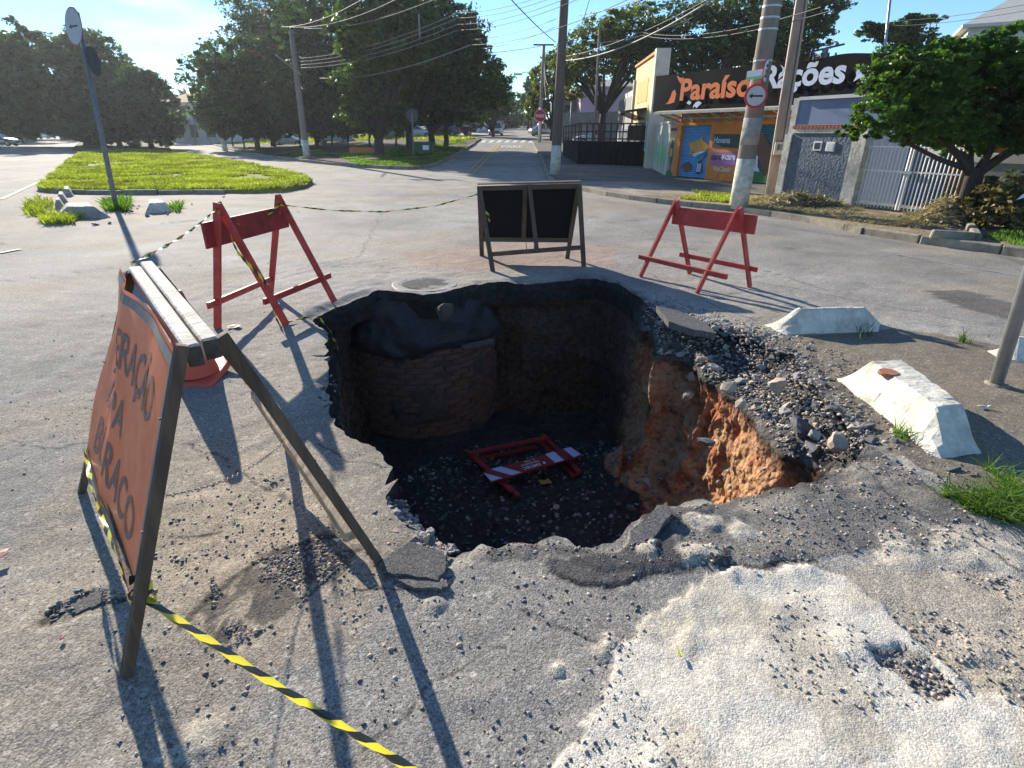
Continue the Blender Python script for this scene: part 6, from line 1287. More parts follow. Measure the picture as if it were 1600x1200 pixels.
wire('dark stay cable slanting down from the top left to the middle pole', (868, 66, 26.5), (795, -5, 18), .05, .022)
wire('cable dropping from the top right onto the middle pole', (872, 118, 26.5), (925, -15, 18), .4, .016)
wire('pale bundle of cables from the middle pole to the upper right', (872, 95, 26.5), (1115, -2, 17), .35, .035, m='cable_pale'); wire('thin cable just above the pale bundle', (872, 90, 26.5), (1130, -14, 17), .25, .02, m='black')
wire('long cable from the middle pole past the thick pole', (872, 64, 26.5), (1100, 20, 20), .35, .016); wire('straight cable above the right hand trees', (905, 24, 40), (1060, -20, 26), .1, .03)
wire('double cable between the two right poles, upper', (1000, 50, 24), (1330, -4, 12), .3, .012); wire('double cable between the two right poles, lower', (1000, 55, 24), (1340, 4, 12), .3, .012)
wire('left part of the cable crossing the street at the crossarm pole', (600, 78, 44), (845, 72, 58), .4, .03); wire('faint cable above the crossarm pole', (700, 60, 40), (868, 30, 26.5), .3, .014); wire('second faint cable above the crossarm pole', (700, 72, 40), (868, 42, 26.5), .4, .014)
for i, (y0, y1, lab) in enumerate(((20, 0, 'upper'), (28, 10, 'middle'), (62, 48, 'lower'))): wire(lab + ' cable over the pale roof at the top right', (1395, y0 + 12, 30), (1640, y1, 16), .1, .012)
wire('looping cable hanging off the crossarm pole', (850, 95, 58), (868, 105, 26.5), 1.2, .03); wire('second looping cable hanging off the crossarm pole', (850, 105, 58), (868, 120, 26.5), 1.8, .03)
wire('service cable from the dark service pole to the thin wall pole', (1290, 90, 18.2), (1245, 60, 17.5), .15, .012)

# ================================================================== CONCRETE BLOCKS
def conc_block(label, base, h, inset_end, inset_side, m='whitewash', seed=0, group='white painted concrete blocks'):
    """base: four ground points, order: start-left, end-left, end-right, start-right (long axis start->end)"""
    a, b_, c, d = [Vector((p[0], p[1], 0)) for p in base]; r = random.Random(seed)
    t_ = thing('concrete_block', label, 'concrete block', (a + b_ + c + d) / 4, group); n = 26; k = 9; vs_ = []
    ax = ((b_ + c) / 2 - (a + d) / 2); Ln = ax.length
    def pos(s, t, z):  # s along, t across
        return a.lerp(b_, s).lerp(d.lerp(c, s), t) + Vector((0, 0, z))
    ie = inset_end / Ln; W_ = (d - a).length; is_ = inset_side / W_
    # profile across: base edge, mid, shoulder, top ..., shoulder, base
    prof = [(0, -.03), (.04, .02), (is_ * .5, h * .5), (is_ * .93, h * .93), (is_ * 1.1, h), (.5, h * 1.0), (1 - is_ * 1.1, h), (1 - is_ * .93, h * .93), (1 - is_ * .5, h * .5), (.96, .02), (1, -.03)]
    mb = MB(); ss = [0, ie * .3, ie * .6, ie * .92, ie * 1.05] + [ie + (1 - 2 * ie) * q / 30 for q in range(1, 30)] + [1 - ie * 1.05, 1 - ie * .92, 1 - ie * .6, 1 - ie * .3, 1]
    for s in ss:
        e_ = min(1, min(s, 1 - s) / ie) if ie > 0 else 1
        for (t, z) in prof:
            zz_ = z * e_ if z > 0 else z; nz_ = .026 * (float(fbm(s * 11 + seed, t * 6, np.array(z * 12.), 4, 300 + seed)) - .5); nz_ -= .05 * max(0, float(fbm(s * 17 + seed, t * 9, np.array(z * 20.), 3, 310 + seed)) - .62)
            vs_.append(pos(s, t, zz_ + nz_) + Vector((nz_, nz_ * .6, 0)))
    q = len(prof); fs = [(i * q + j, i * q + j + 1, (i + 1) * q + j + 1, (i + 1) * q + j) for i in range(len(ss) - 1) for j in range(q - 1)]
    mb.add(vs_, fs); mb.build('block', m, t_, smooth=False); return t_
G = lambda px, py: at_z(px, py)
conc_block('white chipped concrete block lying across the far right rim of the pit', [G(1192,506), G(1380,503), G(1374,520), G(1222,524)][0:1] + [G(1378,500), G(1372,519), G(1224,523)], .19, .20, .13, seed=1)
_nb = conc_block('white concrete block with a rusty disc, nearest on the right of the pit', [G(1303,592), G(1462,718), G(1540,708), G(1398,585)], .21, .20, .12, seed=2)
b = MB(); b.lathe([(0, .012), (.055, .012), (.06, .002), (.06, -.01)], 18, at_z(1388, 583, .205)); C3('rust', (.30, .12, .06), rough=.9, var=.3, scale=20); b.build('rusty_disc', 'rust', _nb)
conc_block('pale concrete block cut by the right edge behind the steel post', [G(1540,548), G(1720,560), G(1720,590), G(1560,562)], .17, .12, .1, seed=3)
conc_block('long grey concrete block in front of the leaning sign post', [G(86,342), G(176,341), G(158,331), G(90,333)][0:4], .22, .25, .12, 'concrete', 4, 'small blocks on the left plaza')
conc_block('overturned grey white block right of the leaning sign post', [G(226,334), G(272,331), G(262,324), G(228,326)], .20, .12, .08, 'whitewash', 5, 'small blocks on the left plaza')
for lab, x, y, s_ in (('white block stub nearest the grass tuft', 94, 328, 1), ('middle white block stub on the left plaza', 98, 318, 1), ('farthest white block stub before the grass island', 106, 307, .9)):
    conc_block(lab, [G(x - 9, y), G(x + 10, y), G(x + 8, y - 6), G(x - 6, y - 6)], .21 * s_, .08, .06, 'concrete', 6 + int(x), 'small blocks on the left plaza')

# ================================================================== RED BARRICADES
def aframe(label, L1, L2, R1_, R2_, tL, tR, board_a, board_b, bh, side1, side2, m='redpaint', wd=.062, th=.028, group='red A-frame barricades', bm='redpaint', over=.07):
    """L1/R1 feet of the front frame, L2/R2 of the rear one; tL/tR where the legs cross"""
    t_ = thing('barricade', label, 'barricade', (Vector(L1) + Vector(R2_)) / 2, group)
    for f, tp_, (o1, o2) in ((L1, tL, side1), (L2, tL, side2), (R1_, tR, side1), (R2_, tR, side2)):
        f = Vector(f); d = (Vector(tp_) - f); e_ = Vector(tp_) + d.normalized() * over; b = MB(); off = (Vector(tR) - Vector(tL)).normalized() * o1; b.beam(f + off, e_ + off, wd, th, (Vector(tR) - Vector(tL)).normalized().cross(d.normalized()), chip=.002); b.build('leg', m, t_, bevel=.003)
    for tp_ in (tL, tR):
        for dz_ in (0, -.05):
            nq = Vector(tp_) + Vector((0, 0, dz_)); b = MB(); b.lathe([(0, .0), (.006, .0), (.006, -.004)], 8, (0, 0, 0)); dn = (Vector(tR) - Vector(tL)).cross(Vector((0, 0, 1))).normalized(); dn = dn if dn.y < 0 else -dn
            b.v = [nq + dn * .045 + Vector((v.x, dn.y * v.z, v.y)) for v in b.v]; b.build('bolt', 'metal_dark', t_)
    b = MB(); b.beam(board_a, board_b, bh, .025, (0, 0, 1), chip=.002); bd_ = b.build('board', bm, t_, bevel=.003)
    return t_, bd_
def stretcher(t_, a, b_, m='redpaint', w_=.055):
    b = MB(); b.beam(a, b_, w_, .026, (0, 0, 1), chip=.002); b.build('stretcher', m, t_, bevel=.003)
# right
La, Lb, Ra, Rb = G(1003,433), G(1075,427), G(1092,459), G(1168,448); tL = at_y(1056, 322, 6.98); tR = at_y(1154, 334, 6.32); ux_ = (tR - tL).normalized()
nf = ux_.cross(Vector((0, 0, 1))); nf = nf if nf.y < 0 else -nf
pl0 = at_y(1048, 337, 7.0) - nf * .04; pl1 = at_y(1178, 352, 6.2) - nf * .04
t_, _ = aframe('bright red wooden barricade on the right, two crossed legs at each end', La, Lb, Ra, Rb, tL, tR, pl0, pl1, .20, (-.03, 0), (.03, 0))
f = .27; stretcher(t_, La.lerp(tL, f) - ux_ * .16 + nf * .03, Ra.lerp(tR, f) + ux_ * .24 + nf * .03); stretcher(t_, Lb.lerp(tL, f) - ux_ * .10 - nf * .03, Rb.lerp(tR, f) + ux_ * .13 - nf * .03)
# left, with barrier tape wound round it
La, Lb, Ra, Rb = G(343,512), G(445,509), G(425,458), G(521,473); tL = at_y(343, 330, 4.84); tR = at_y(437, 316, 5.82); uy_ = (tR - tL).normalized()
nf = uy_.cross(Vector((0, 0, 1))); nf = nf if nf.x > 0 else -nf
pl0 = at_y(319, 369, 4.68); pl1 = at_y(448, 338, 5.95)
t_, _ = aframe('dark red barricade at the left rim with striped tape wound round a leg', La, Lb, Ra, Rb, tL, tR, pl0, pl1, .21, (-.03, 0), (.03, 0), bm='redpaint_worn_shaded')
stretcher(t_, at_y(325, 478, 4.62), at_y(424, 436, 5.95)); stretcher(t_, at_y(412, 472, 4.85), at_y(516, 430, 5.85))
# the one lying at the bottom of the pit, its board facing up
zf = FLOOR + .10
def gz(px, py, z): return at_z(px, py, z)
A0, A1, B1_, B0 = gz(733, 708, zf), gz(852, 684, zf), gz(905, 738, zf), gz(800, 768, zf)
t_ = thing('barricade', 'fallen red barricade with white stripes lying on the floor of the pit', 'barricade', (A0 + B1_) / 2, 'red A-frame barricades')
def bar(name, a, b_, w_=.06, dz=0, m='redpaint_worn_shaded'):  # darker worn red also paints in the shade of the pit
    b = MB(); b.beam(a + Vector((0, 0, dz)), b_ + Vector((0, 0, dz)), w_, .028, chip=.002, side=(b_ - a).cross(Vector((0, 0, 1)))); b.build(name, m, t_, bevel=.003)
u_ = (B0 - A0).normalized(); bar('leg', A0 - u_ * .07, B0, dz=.0); bar('leg', A0 - u_ * .03 + Vector((.05, 0, -.05)), B0 + Vector((.06, 0, -.05))); u2_ = (B1_ - A1).normalized(); bar('leg', A1 - u2_ * .07, B1_); bar('leg', A1 - u2_ * .02 + Vector((-.05, 0, -.05)), B1_ + Vector((-.05, 0, -.05)))
bar('stretcher', gz(731, 709, zf + .04), gz(853, 684, zf + .04), dz=0); bar('stretcher', gz(735, 719, zf - .05), gz(838, 698, zf - .05), .05)
c0 = [gz(754, 740, zf + .06), gz(893, 701, zf + .06), gz(908, 713, zf + .06), gz(769, 757, zf + .06)]
bx = (c0[1] - c0[0]); by = (c0[3] - c0[0]); L_b = bx.length; ub = bx.normalized(); vb = by - ub * by.dot(ub); Wb = .2; vb = vb.normalized()
b = MB(); O_ = c0[0]; b.prism([O_, O_ + ub * L_b, O_ + ub * L_b + vb * Wb, O_ + vb * Wb], (0, 0, .022)); bd_ = b.build('board', 'redpaint_worn_shaded', t_, bevel=.003)
C3('reflective_white', (.48, .56, .75), rough=.35, var=.04, bump=0)
def bpt(s, t, z=.0245): return O_ + ub * (L_b * s) + vb * (Wb * t) + Vector((0, 0, z))
for pts in ([(0.0, .15), (0, 1), (.115, 1)], [(.085, 0), (.19, 0), (.32, 1), (.215, 1)][::1], [(.685, 0), (.79, 0), (.79, 1), (.69, 1)], [(.90, 0), (1.0, 0), (.97, .05), (1, 1), (.91, 1)][0:1] + [(.985, 0), (1.0, .9), (.905, 1)]):
    b = MB(); b.prism([bpt(s, t) for s, t in pts], (0, 0, .002)); b.build('white_stripe', 'reflective_white', bd_)
def btext(s_, sa, sb, ta, tb_):   # upside down as seen from the camera
    Vt, Ft = fit_text(s_, (sb - sa) * L_b, (tb_ - ta) * Wb, .015, 0); b = MB(); b.add([bpt(sb - v.x / L_b, ta + v.y / Wb, .026) for v in Vt], Ft); b.build('lettering', 'white', bd_)
btext('EMDEC', .36, .55, .62, .86); btext('TRÂNSITO', .37, .57, .36, .54); btext('L 116', .43, .54, .12, .28)
b = MB(); q = bpt(.595, .74, .0262); b.prism([q + ub * .018, q + vb * .026, q - ub * .018, q - vb * .026], (0, 0, .001)); b.build('emblem', 'white', bd_)
# yellow leaf in the pit
q = gz(852, 752, FLOOR + .05); C3('yellow_leaf', (.45, .25, .07), rough=.7, var=.3, scale=30)
b = MB(); o_ = blob(0, 0, .065, .04, 11, .3, 5); q.z = pit_z(q.x, q.y) + .04; b.prism([q + Vector((x, y, .015 * math.sin(x * 60))) for x, y in o_], (0, 0, .002)); tag(b.build('dry_leaf', 'yellow_leaf'), 'ochre dry leaf on the dark gravel below the fallen barricade', 'leaf')

# ================================================================== BLACK BACKED BOARD
F1, F2, B1, B2 = G(770,424), G(912,417), G(753,400), G(886,404); tL = at_y(749, 292, 7.68); tR = at_y(905, 288, 7.70)
t_ = thing('folding_sign', 'wooden A-frame sign seen from behind, black panel in a brown frame', 'sign board', (F1 + B2) / 2); uu = (tR - tL).normalized()
def pole_(n_, a, b_, w_=.06, th=.035, m='wood', side=None):
    b = MB(); b.beam(a, b_, w_, th, side or uu, chip=.002); return b.build(n_, m, t_, bevel=.003)
eps = Vector((0, -.03, 0))
pole_('leg', F1, tL + eps); pole_('leg', F2, tR + eps)
tLb = tL - eps; tRb = tR - eps; lf = .26
pole_('leg', B1, tLb); pole_('leg', B2, tRb)
m1 = B1.lerp(tLb, lf); m2 = B2.lerp(tRb, lf); pole_('rail', m1 - uu * .03, m2 + uu * .03, .06, .03, 'wood_h', side=(0, 0, 1)); pole_('rail', tLb - uu * .03 + Vector((0, -.01, -.02)), tRb + uu * .03 + Vector((0, -.01, -.02)), .06, .03, 'wood_h', side=(0, 0, 1))
pole_('rail', F1.lerp(tL, .20) , F2.lerp(tR, .24), .055, .03, 'wood_h', side=(0, 0, 1))
mid = .50; pole_('centre_strut', F1.lerp(F2, .50).lerp(tL.lerp(tR, .5) + eps, .2), tL.lerp(tR, .5) + eps + Vector((0, 0, .01)), .055, .03); pole_('centre_strut', m1.lerp(m2, .48), tLb.lerp(tRb, .46), .06, .03)
b = MB(); nb_ = Vector((0, .025, 0)); b.prism([m1 + nb_, m2 + nb_, tRb + nb_, tLb + nb_], (0, .008, .0)); pnl = b.build('panel', 'black_panel', t_)
b = MB(); b.prism([m1 + nb_ * 1.5, m2 + nb_ * 1.5, tRb + nb_ * 1.5, tLb + nb_ * 1.5], (0, .004, 0)); b.build('orange_front', 'orange_wall', t_)
b = MB(); b.prism([tL + Vector((0, -.06, .03)) - uu * .02, tR + Vector((0, -.06, .03)) + uu * .02, tR + Vector((0, .06, .035)) + uu * .02, tL + Vector((0, .06, .035)) - uu * .02], (0, 0, .012)); b.build('top_cap', 'wood_dark', t_)
b = MB(); q = tL.lerp(tR, .52) + Vector((0, -.06, -.8)); b.tube([q + Vector((-.06, 0, .1)), q + Vector((-.05, 0, 0)), q + Vector((.0, 0, -.03)), q + Vector((.05, 0, 0)), q + Vector((.06, 0, .12))], .004, 5); b.build('wire_loop', 'black', t_)

# ================================================================== BIG ORANGE SIGN, near left
nf_ = Vector((-1.235, 1.27, 0)); nr_ = Vector((-.535, 1.80, 0)); ff_ = Vector((-2.085, 2.275, 0)); fr_ = at_z(446, 664)
apN = Vector((-.862, 1.50, 1.06)); apF = Vector((-1.70, 2.45, 1.07)); ax_ = (apF - apN).normalized()
t_ = thing('warning_sign', 'large dented orange warning sign on a weathered wooden A-frame, nearest on the left', 'warning sign', (nf_ + fr_) / 2)
out = Vector((-.70, -.60, .25)).normalized()
def pb(n_, a, b_, w_, th, m='wood', side=None, bev=.003, chip=.003): b = MB(); b.beam(a, b_, w_, th, side or ax_, chip=chip); return b.build(n_, m, t_, bevel=bev)
apNf = at_y(284, 538, 1.42); apNr = at_y(346, 522, 1.60); apFf = at_y(206, 426, 2.42); apFr = at_y(243, 420, 2.56)
pb('leg', nf_, apNf, .032, .032); pb('leg', ff_, apFf, .034, .034); pb('leg', nr_, apNr, .040, .032); pb('leg', fr_, apFr, .045, .035)
b1a, b1b, b2a, b2b = at_y(213, 428, 2.44), at_y(303, 556, 1.47), at_y(231, 421, 2.50), at_y(331, 546, 1.55)
pb('top_beam', b1a, b1b, .042, .062, 'wood_white', Vector((.76, .65, 0)), .005)
pb('top_beam', b2a + Vector((0, 0, .004)), b2b + Vector((0, 0, .004)), .046, .062, 'wood_white', Vector((.76, .65, 0)), .005)
for q_ in (b1b, b2b + Vector((0, 0, .004))): pb('end_cap', q_, q_ - ax_ * .012, .040, .058, 'wood_end', Vector((.76, .65, 0)))
pb('rear_rail', Vector((-1.40, 2.78, .30)), Vector((-.665, 1.87, .075)), .05, .045, 'wood_pale', Vector((0, 0, 1)))
pb('front_rail', ff_.lerp(apFf, .28), nf_.lerp(apNf, .24), .05, .03, 'wood', Vector((0, 0, 1)))
# panel: bilinear sheet with dents, u from far to near, v from bottom to top
def Ppan(u, v, off=0.0):
    lowF = at_y(141, 706, 2.22); lowN = at_y(217, 940, 1.36); hiF = at_y(197, 420, 2.42); hiN = at_y(281, 548, 1.43)
    p = lowF.lerp(lowN, u).lerp(hiF.lerp(hiN, u), v) + out * .012
    d = .030 * math.exp(-((u - .30 - .12 * (1 - v)) / .07) ** 2) * (.25 + .75 * v) - .028 * math.exp(-((u - .16) / .06) ** 2) * math.exp(-((v - .62) / .18) ** 2) - .016 * math.exp(-((u - .62) / .15) ** 2) * math.exp(-((v - .85) / .25) ** 2) + .012 * math.sin(v * 7 + u * 4) * (1 - u)
    edge = .02 * math.sin(v * 11) * math.exp(-u / .08) - .03 * math.exp(-((v - .6) / .1) ** 2) * math.exp(-u / .06)
    dz = -.018 * math.exp(-((u - .45) / .22) ** 2) * (v ** 6)
    return p + out * (d + off) + (lowN - lowF).normalized() * edge + Vector((0, 0, dz))
m_, tt_, bb_ = new_mat('orange_sheet'); n = tt_.nodes.new; l = tt_.links.new
nz = n('ShaderNodeTexNoise'); nz.inputs['Scale'].default_value = 9; nz.inputs['Detail'].default_value = 7; c_ = n('ShaderNodeTexCoord'); l(c_.outputs['Object'], nz.inputs['Vector'])
r_ = n('ShaderNodeValToRGB'); r_.color_ramp.elements[0].position = .3; r_.color_ramp.elements[0].color = (.80, .19, .075, 1); r_.color_ramp.elements[1].position = .75; r_.color_ramp.elements[1].color = (.95, .30, .14, 1); l(nz.outputs['Fac'], r_.inputs['Fac'])
n2_ = n('ShaderNodeTexNoise'); n2_.inputs['Scale'].default_value = 60; n2_.inputs['Detail'].default_value = 3; mpp = n('ShaderNodeMapping'); mpp.inputs['Scale'].default_value = (.3, 1, .15); l(c_.outputs['Object'], mpp.inputs['Vector']); l(mpp.outputs['Vector'], n2_.inputs['Vector'])
r2_ = n('ShaderNodeValToRGB'); r2_.color_ramp.elements[0].position = .64; r2_.color_ramp.elements[1].position = .70; l(n2_.outputs['Fac'], r2_.inputs['Fac']); mxx = n('ShaderNodeMix'); mxx.data_type = 'RGBA'; mfac = n('ShaderNodeMath'); mfac.operation = 'MULTIPLY'; l(r2_.outputs['Color'], mfac.inputs[0]); mfac.inputs[1].default_value = .35; l(mfac.outputs[0], mxx.inputs[0]); l(r_.outputs['Color'], mxx.inputs[6]); mxx.inputs[7].default_value = (.60, .34, .26, 1)
l(mxx.outputs[2], bb_.inputs['Base Color']); bb_.inputs['Roughness'].default_value = .38; bb_.inputs['Specular IOR Level'].default_value = .5
trn = n('ShaderNodeBsdfTranslucent'); l(mxx.outputs[2], trn.inputs['Color']); ms = n('ShaderNodeMixShader'); ms.inputs[0].default_value = .42; l(bb_.outputs[0], ms.inputs[1]); l(trn.outputs[0], ms.inputs[2]); l(ms.outputs[0], tt_.nodes['Material Output'].inputs['Surface']); MT['orange_sheet'] = m_
C3('grey_letter', (.15, .11, .10), rough=.6, var=.2, scale=20); C3('grey_border', (.22, .18, .16), rough=.6, var=.2, scale=20)
nu, nv = 48, 40; b = MB(); b.add([Ppan(i / nu, j / nv) for i in range(nu + 1) for j in range(nv + 1)], [(i * (nv + 1) + j, (i + 1) * (nv + 1) + j, (i + 1) * (nv + 1) + j + 1, i * (nv + 1) + j + 1) for i in range(nu) for j in range(nv)]); pn = b.build('panel', 'orange_sheet', t_, smooth=True)
b = MB()
for (u0, v0, u1, v1) in ((.0, .965, 1, .965), (.975, .0, .975, .965), (.02, .02, .975, .02)):
    hz_ = v0 == v1; k = 24; vs_ = []
    for i in range(k + 1):
        u = u0 + (u1 - u0) * i / k; v = v0 + (v1 - v0) * i / k; wv, wu = (.028, 0) if hz_ else (0, .010)
        vs_ += [Ppan(u - wu, v - wv, .0025), Ppan(u + wu, v + wv * .6, .0025)]
    b.add(vs_, [(2 * i, 2 * i + 1, 2 * i + 3, 2 * i + 2) for i in range(k)])
b.build('grey_border', 'grey_border', pn)
def ptext(s_, ua, ub_, va, vb_):
    Vt, Ft = fit_text(s_, ub_ - ua, vb_ - va, .010, 0); bm = bmesh.new(); vv = [bm.verts.new((v.x, v.y, 0)) for v in Vt]
    for f_ in Ft:
        try: bm.faces.new([vv[i] for i in f_])
        except ValueError: pass
    for k in range(1, 40):
        for ax, lim in ((0, ub_ - ua), (1, vb_ - va)):
            n_c = 38 if ax == 0 else 8
            if k < n_c: bmesh.ops.bisect_plane(bm, geom=bm.verts[:] + bm.edges[:] + bm.faces[:], plane_co=(lim * k / n_c, 0, 0) if ax == 0 else (0, lim * k / n_c, 0), plane_no=(1, 0, 0) if ax == 0 else (0, 1, 0))
    bm.verts.index_update(); b = MB(); b.add([Ppan(ua + v.co.x, va + v.co.y, .003) for v in bm.verts], [tuple(v.index for v in f_.verts) for f_ in bm.faces]); bm.free(); b.build('lettering', 'grey_letter', pn)
ptext('OPERAÇÃO', .10, .86, .60, .86); ptext('TAPA', .12, .50, .37, .53); ptext('BURACO', .16, .86, .12, .30)
for (u, v) in ((.985, .30), (.985, .75), (.01, .5)): b = MB(); b.lathe([(0, .006), (.005, .004), (.006, 0)], 8, Ppan(u, v, .004)); b.build('bolt', 'metal_grey', t_)

# chain from the sign's front leg to the rear rail
A = nf_.lerp(apNf, .50) + Vector((.02, 0, 0)); A = at_y(255, 775, 1.62); B = at_y(441, 693, 2.35); nl = 46; b = MB()
for k in range(nl):
    s0, s1_ = k / nl, (k + 1) / nl; p = A.lerp(B, s0) - Vector((0, 0, .05 * 4 * s0 * (1 - s0))); q = A.lerp(B, s1_) - Vector((0, 0, .05 * 4 * s1_ * (1 - s1_))); d = (q - p).normalized(); sd_ = d.cross(Vector((0, 0, 1))).normalized() if k % 2 else Vector((0, 0, 1)); e_ = (q - p).length * .32; h_ = .0055; c0_ = (p + q) / 2
    loop = [c0_ + d * (e_ * math.cos(a)) * 1.9 + sd_ * (h_ * math.sin(a)) for a in [6.283 * i / 8 for i in range(9)]]; b.tube(loop, .0012, 4, cap=False)
tag(b.build('chain', 'metal_grey'), 'thin steel chain hung across the inside of the orange sign frame', 'chain')

# ================================================================== CONE
q = G(298, 597); cn_ = thing('traffic_cone', 'faded orange traffic cone with a bent base behind the orange sign', 'traffic cone', q)
b = MB(); cx_ = q + Vector((-.02, .12, 0)); b.lathe([(.155, .03), (.15, .05), (.125, .16), (.09, .36), (.055, .53), (.036, .61), (.03, .62), (0, .62)], 24, cx_); b.build('cone', 'cone', cn_, smooth=True)
b = MB(); vs_ = []; n_ = 10; S_ = .205
for i in range(n_ + 1):
    for j in range(n_ + 1):
        x = -S_ + 2 * S_ * i / n_; y = -S_ + 2 * S_ * j / n_; cr_ = (i / n_) * (j / n_); vs_.append(cx_ + Vector((x, y, .012 + .03 * max(0, 1 - math.hypot(x, y) / .2) + .11 * cr_ ** 2.5)))
b.add(vs_, [(i * (n_ + 1) + j, (i + 1) * (n_ + 1) + j, (i + 1) * (n_ + 1) + j + 1, i * (n_ + 1) + j + 1) for i in range(n_) for j in range(n_)]); o = b.build('base', 'cone', cn_, smooth=True); sm_ = o.modifiers.new('thick', 'SOLIDIFY'); sm_.thickness = .02; sm_.offset = -1

# ================================================================== STRIPED TAPE
m_, tt_, bb_ = new_mat('barrier_tape'); n = tt_.nodes.new; l = tt_.links.new
uvn = n('ShaderNodeUVMap'); sx_ = n('ShaderNodeSeparateXYZ'); l(uvn.outputs['UV'], sx_.inputs[0]); ma = n('ShaderNodeMath'); ma.operation = 'MULTIPLY_ADD'; l(sx_.outputs['Y'], ma.inputs[0]); ma.inputs[1].default_value = .055; l(sx_.outputs['X'], ma.inputs[2])
md = n('ShaderNodeMath'); md.operation = 'MULTIPLY'; l(ma.outputs[0], md.inputs[0]); md.inputs[1].default_value = 8.0; fr = n('ShaderNodeMath'); fr.operation = 'FRACT'; l(md.outputs[0], fr.inputs[0]); gt_ = n('ShaderNodeMath'); gt_.operation = 'GREATER_THAN'; l(fr.outputs[0], gt_.inputs[0]); gt_.inputs[1].default_value = .5
mc_ = n('ShaderNodeMix'); mc_.data_type = 'RGBA'; l(gt_.outputs[0], mc_.inputs[0]); mc_.inputs[6].default_value = (.72, .62, .03, 1); mc_.inputs[7].default_value = (.018, .018, .018, 1); l(mc_.outputs[2], bb_.inputs['Base Color']); bb_.inputs['Roughness'].default_value = .28; MT['tape'] = m_
def tape(label, pts, wd, twist=0.0, sag=0.0, n=40, phase=0.0, closed=False, up=(0, 0, 1), taper=None):
    P_ = [Vector(p) for p in pts]; L_ = [0]
    for a, c in zip(P_[:-1], P_[1:]): L_.append(L_[-1] + (c - a).length)
    vs_, uv = [], []; T = L_[-1]
    for i in range(n + 1):
        s = T * i / n; j = max(k for k in range(len(L_) - 1) if L_[k] <= s + 1e-9); f = (s - L_[j]) / max(1e-6, L_[j + 1] - L_[j]); p = P_[j].lerp(P_[j + 1], f); d = (P_[j + 1] - P_[j]).normalized()
        p = p - Vector((0, 0, sag * 4 * (i / n) * (1 - i / n))); x = Vector(up) - d * d.dot(Vector(up)); x.normalize(); y = d.cross(x); a = phase + twist * i / n * 6.283; sv = x * math.cos(a) + y * math.sin(a); ww = wd * (1 + .15 * math.sin(i * 1.3)) / 2
        cr_ = y * math.cos(a) - x * math.sin(a)
        vs_ += [p - sv * ww, p + cr_ * ww * .25, p + sv * ww]; uv += [(s, 0), (s, .5), (s, 1)]
    fs = [q_ for i in range(n) for q_ in ((3 * i, 3 * i + 1, 3 * i + 4, 3 * i + 3), (3 * i + 1, 3 * i + 2, 3 * i + 5, 3 * i + 4))]
    me = bpy.data.meshes.new('barrier_tape'); me.from_pydata([tuple(v) for v in vs_], [], fs); ul = me.uv_layers.new(name='UVMap')
    for lp_ in me.loops: ul.data[lp_.index].uv = uv[lp_.vertex_index]
    return tag(link('barrier_tape', me, 'tape', smooth=True), label, 'tape', 'yellow and black barrier tape')
def ax_at(px, py, depth):       # point on the ray at a given distance along the view axis
    r = ray(px, py); return Vector(np.array([0, 0, CAM_H]) + r * (depth / FPX))
T0 = at_y(222, 932, 1.34); T1 = ax_at(660, 1212, 1.52)
tape('taut yellow and black tape crossing the foreground from the sign leg to the bottom edge', [T0, T0.lerp(T1, .5) - Vector((0, 0, .015)), T1, T1 + (T1 - T0) * .4], .040, .0, 0, 60, phase=1.0)
tape('tape drawn tight across the lower front of the orange sign', [Ppan(.0, .03, .012), Ppan(.35, .015, .015), Ppan(.70, .02, .015), T0 + out * .02], .018, 1.3, 0, 50)
wrap = [T0 + Vector((.035 * math.cos(a), .035 * math.sin(a), .008 * a - .02)) for a in [i * .7 for i in range(14)]]
tape('tape knotted round the near front leg of the orange sign', wrap, .03, 0, 0, 50)
tape('tape from the top of the orange sign to the left red barricade', [apF + Vector((.02, .02, 0)), at_y(338, 326, 4.80)], .016, 3.5, .03, 60)
tape('tape looped along the top of the left red barricade', [at_y(341, 330, 4.78), at_y(360, 348, 5.0), at_y(390, 352, 5.3), at_y(420, 335, 5.6), at_y(438, 318, 5.78)], .02, 1, 0, 40)
lg = [G(445, 509).lerp(at_y(343, 330, 4.84), k / 12) for k in range(13)]; nn_ = (lg[-1] - lg[0]).normalized(); o1 = nn_.orthogonal().normalized(); o2 = nn_.cross(o1)
tape('tape wound down the near leg of the left red barricade', [lg[12 - k] + (o1 * math.cos(k * .8) + o2 * math.sin(k * .8)) * .037 for k in range(13)], .026, .0, 0, 90)
tape('loose tape end lying from the left red barricade to the pit rim', [G(447, 508) + Vector((0, 0, .02)), G(478, 501) + Vector((0, 0, .03)), G(498, 497) + Vector((0, 0, .01)), at_z(515, 515, -.1), at_z(528, 545, -.35)], .022, 2, 0, 30)
tape('tape sagging from the left red barricade to the black backed board', [at_y(438, 320, 5.78), at_y(520, 329, 6.4), at_y(600, 331, 6.9), at_y(680, 322, 7.3), at_y(749, 303, 7.62)], .018, 3, 0, 80)
tape('short tape end hanging on the left side of the black backed board', [at_y(750, 303, 7.60), at_y(754, 322, 7.56), at_y(763, 337, 7.5), at_y(765, 346, 7.48)], .03, .5, 0, 14)

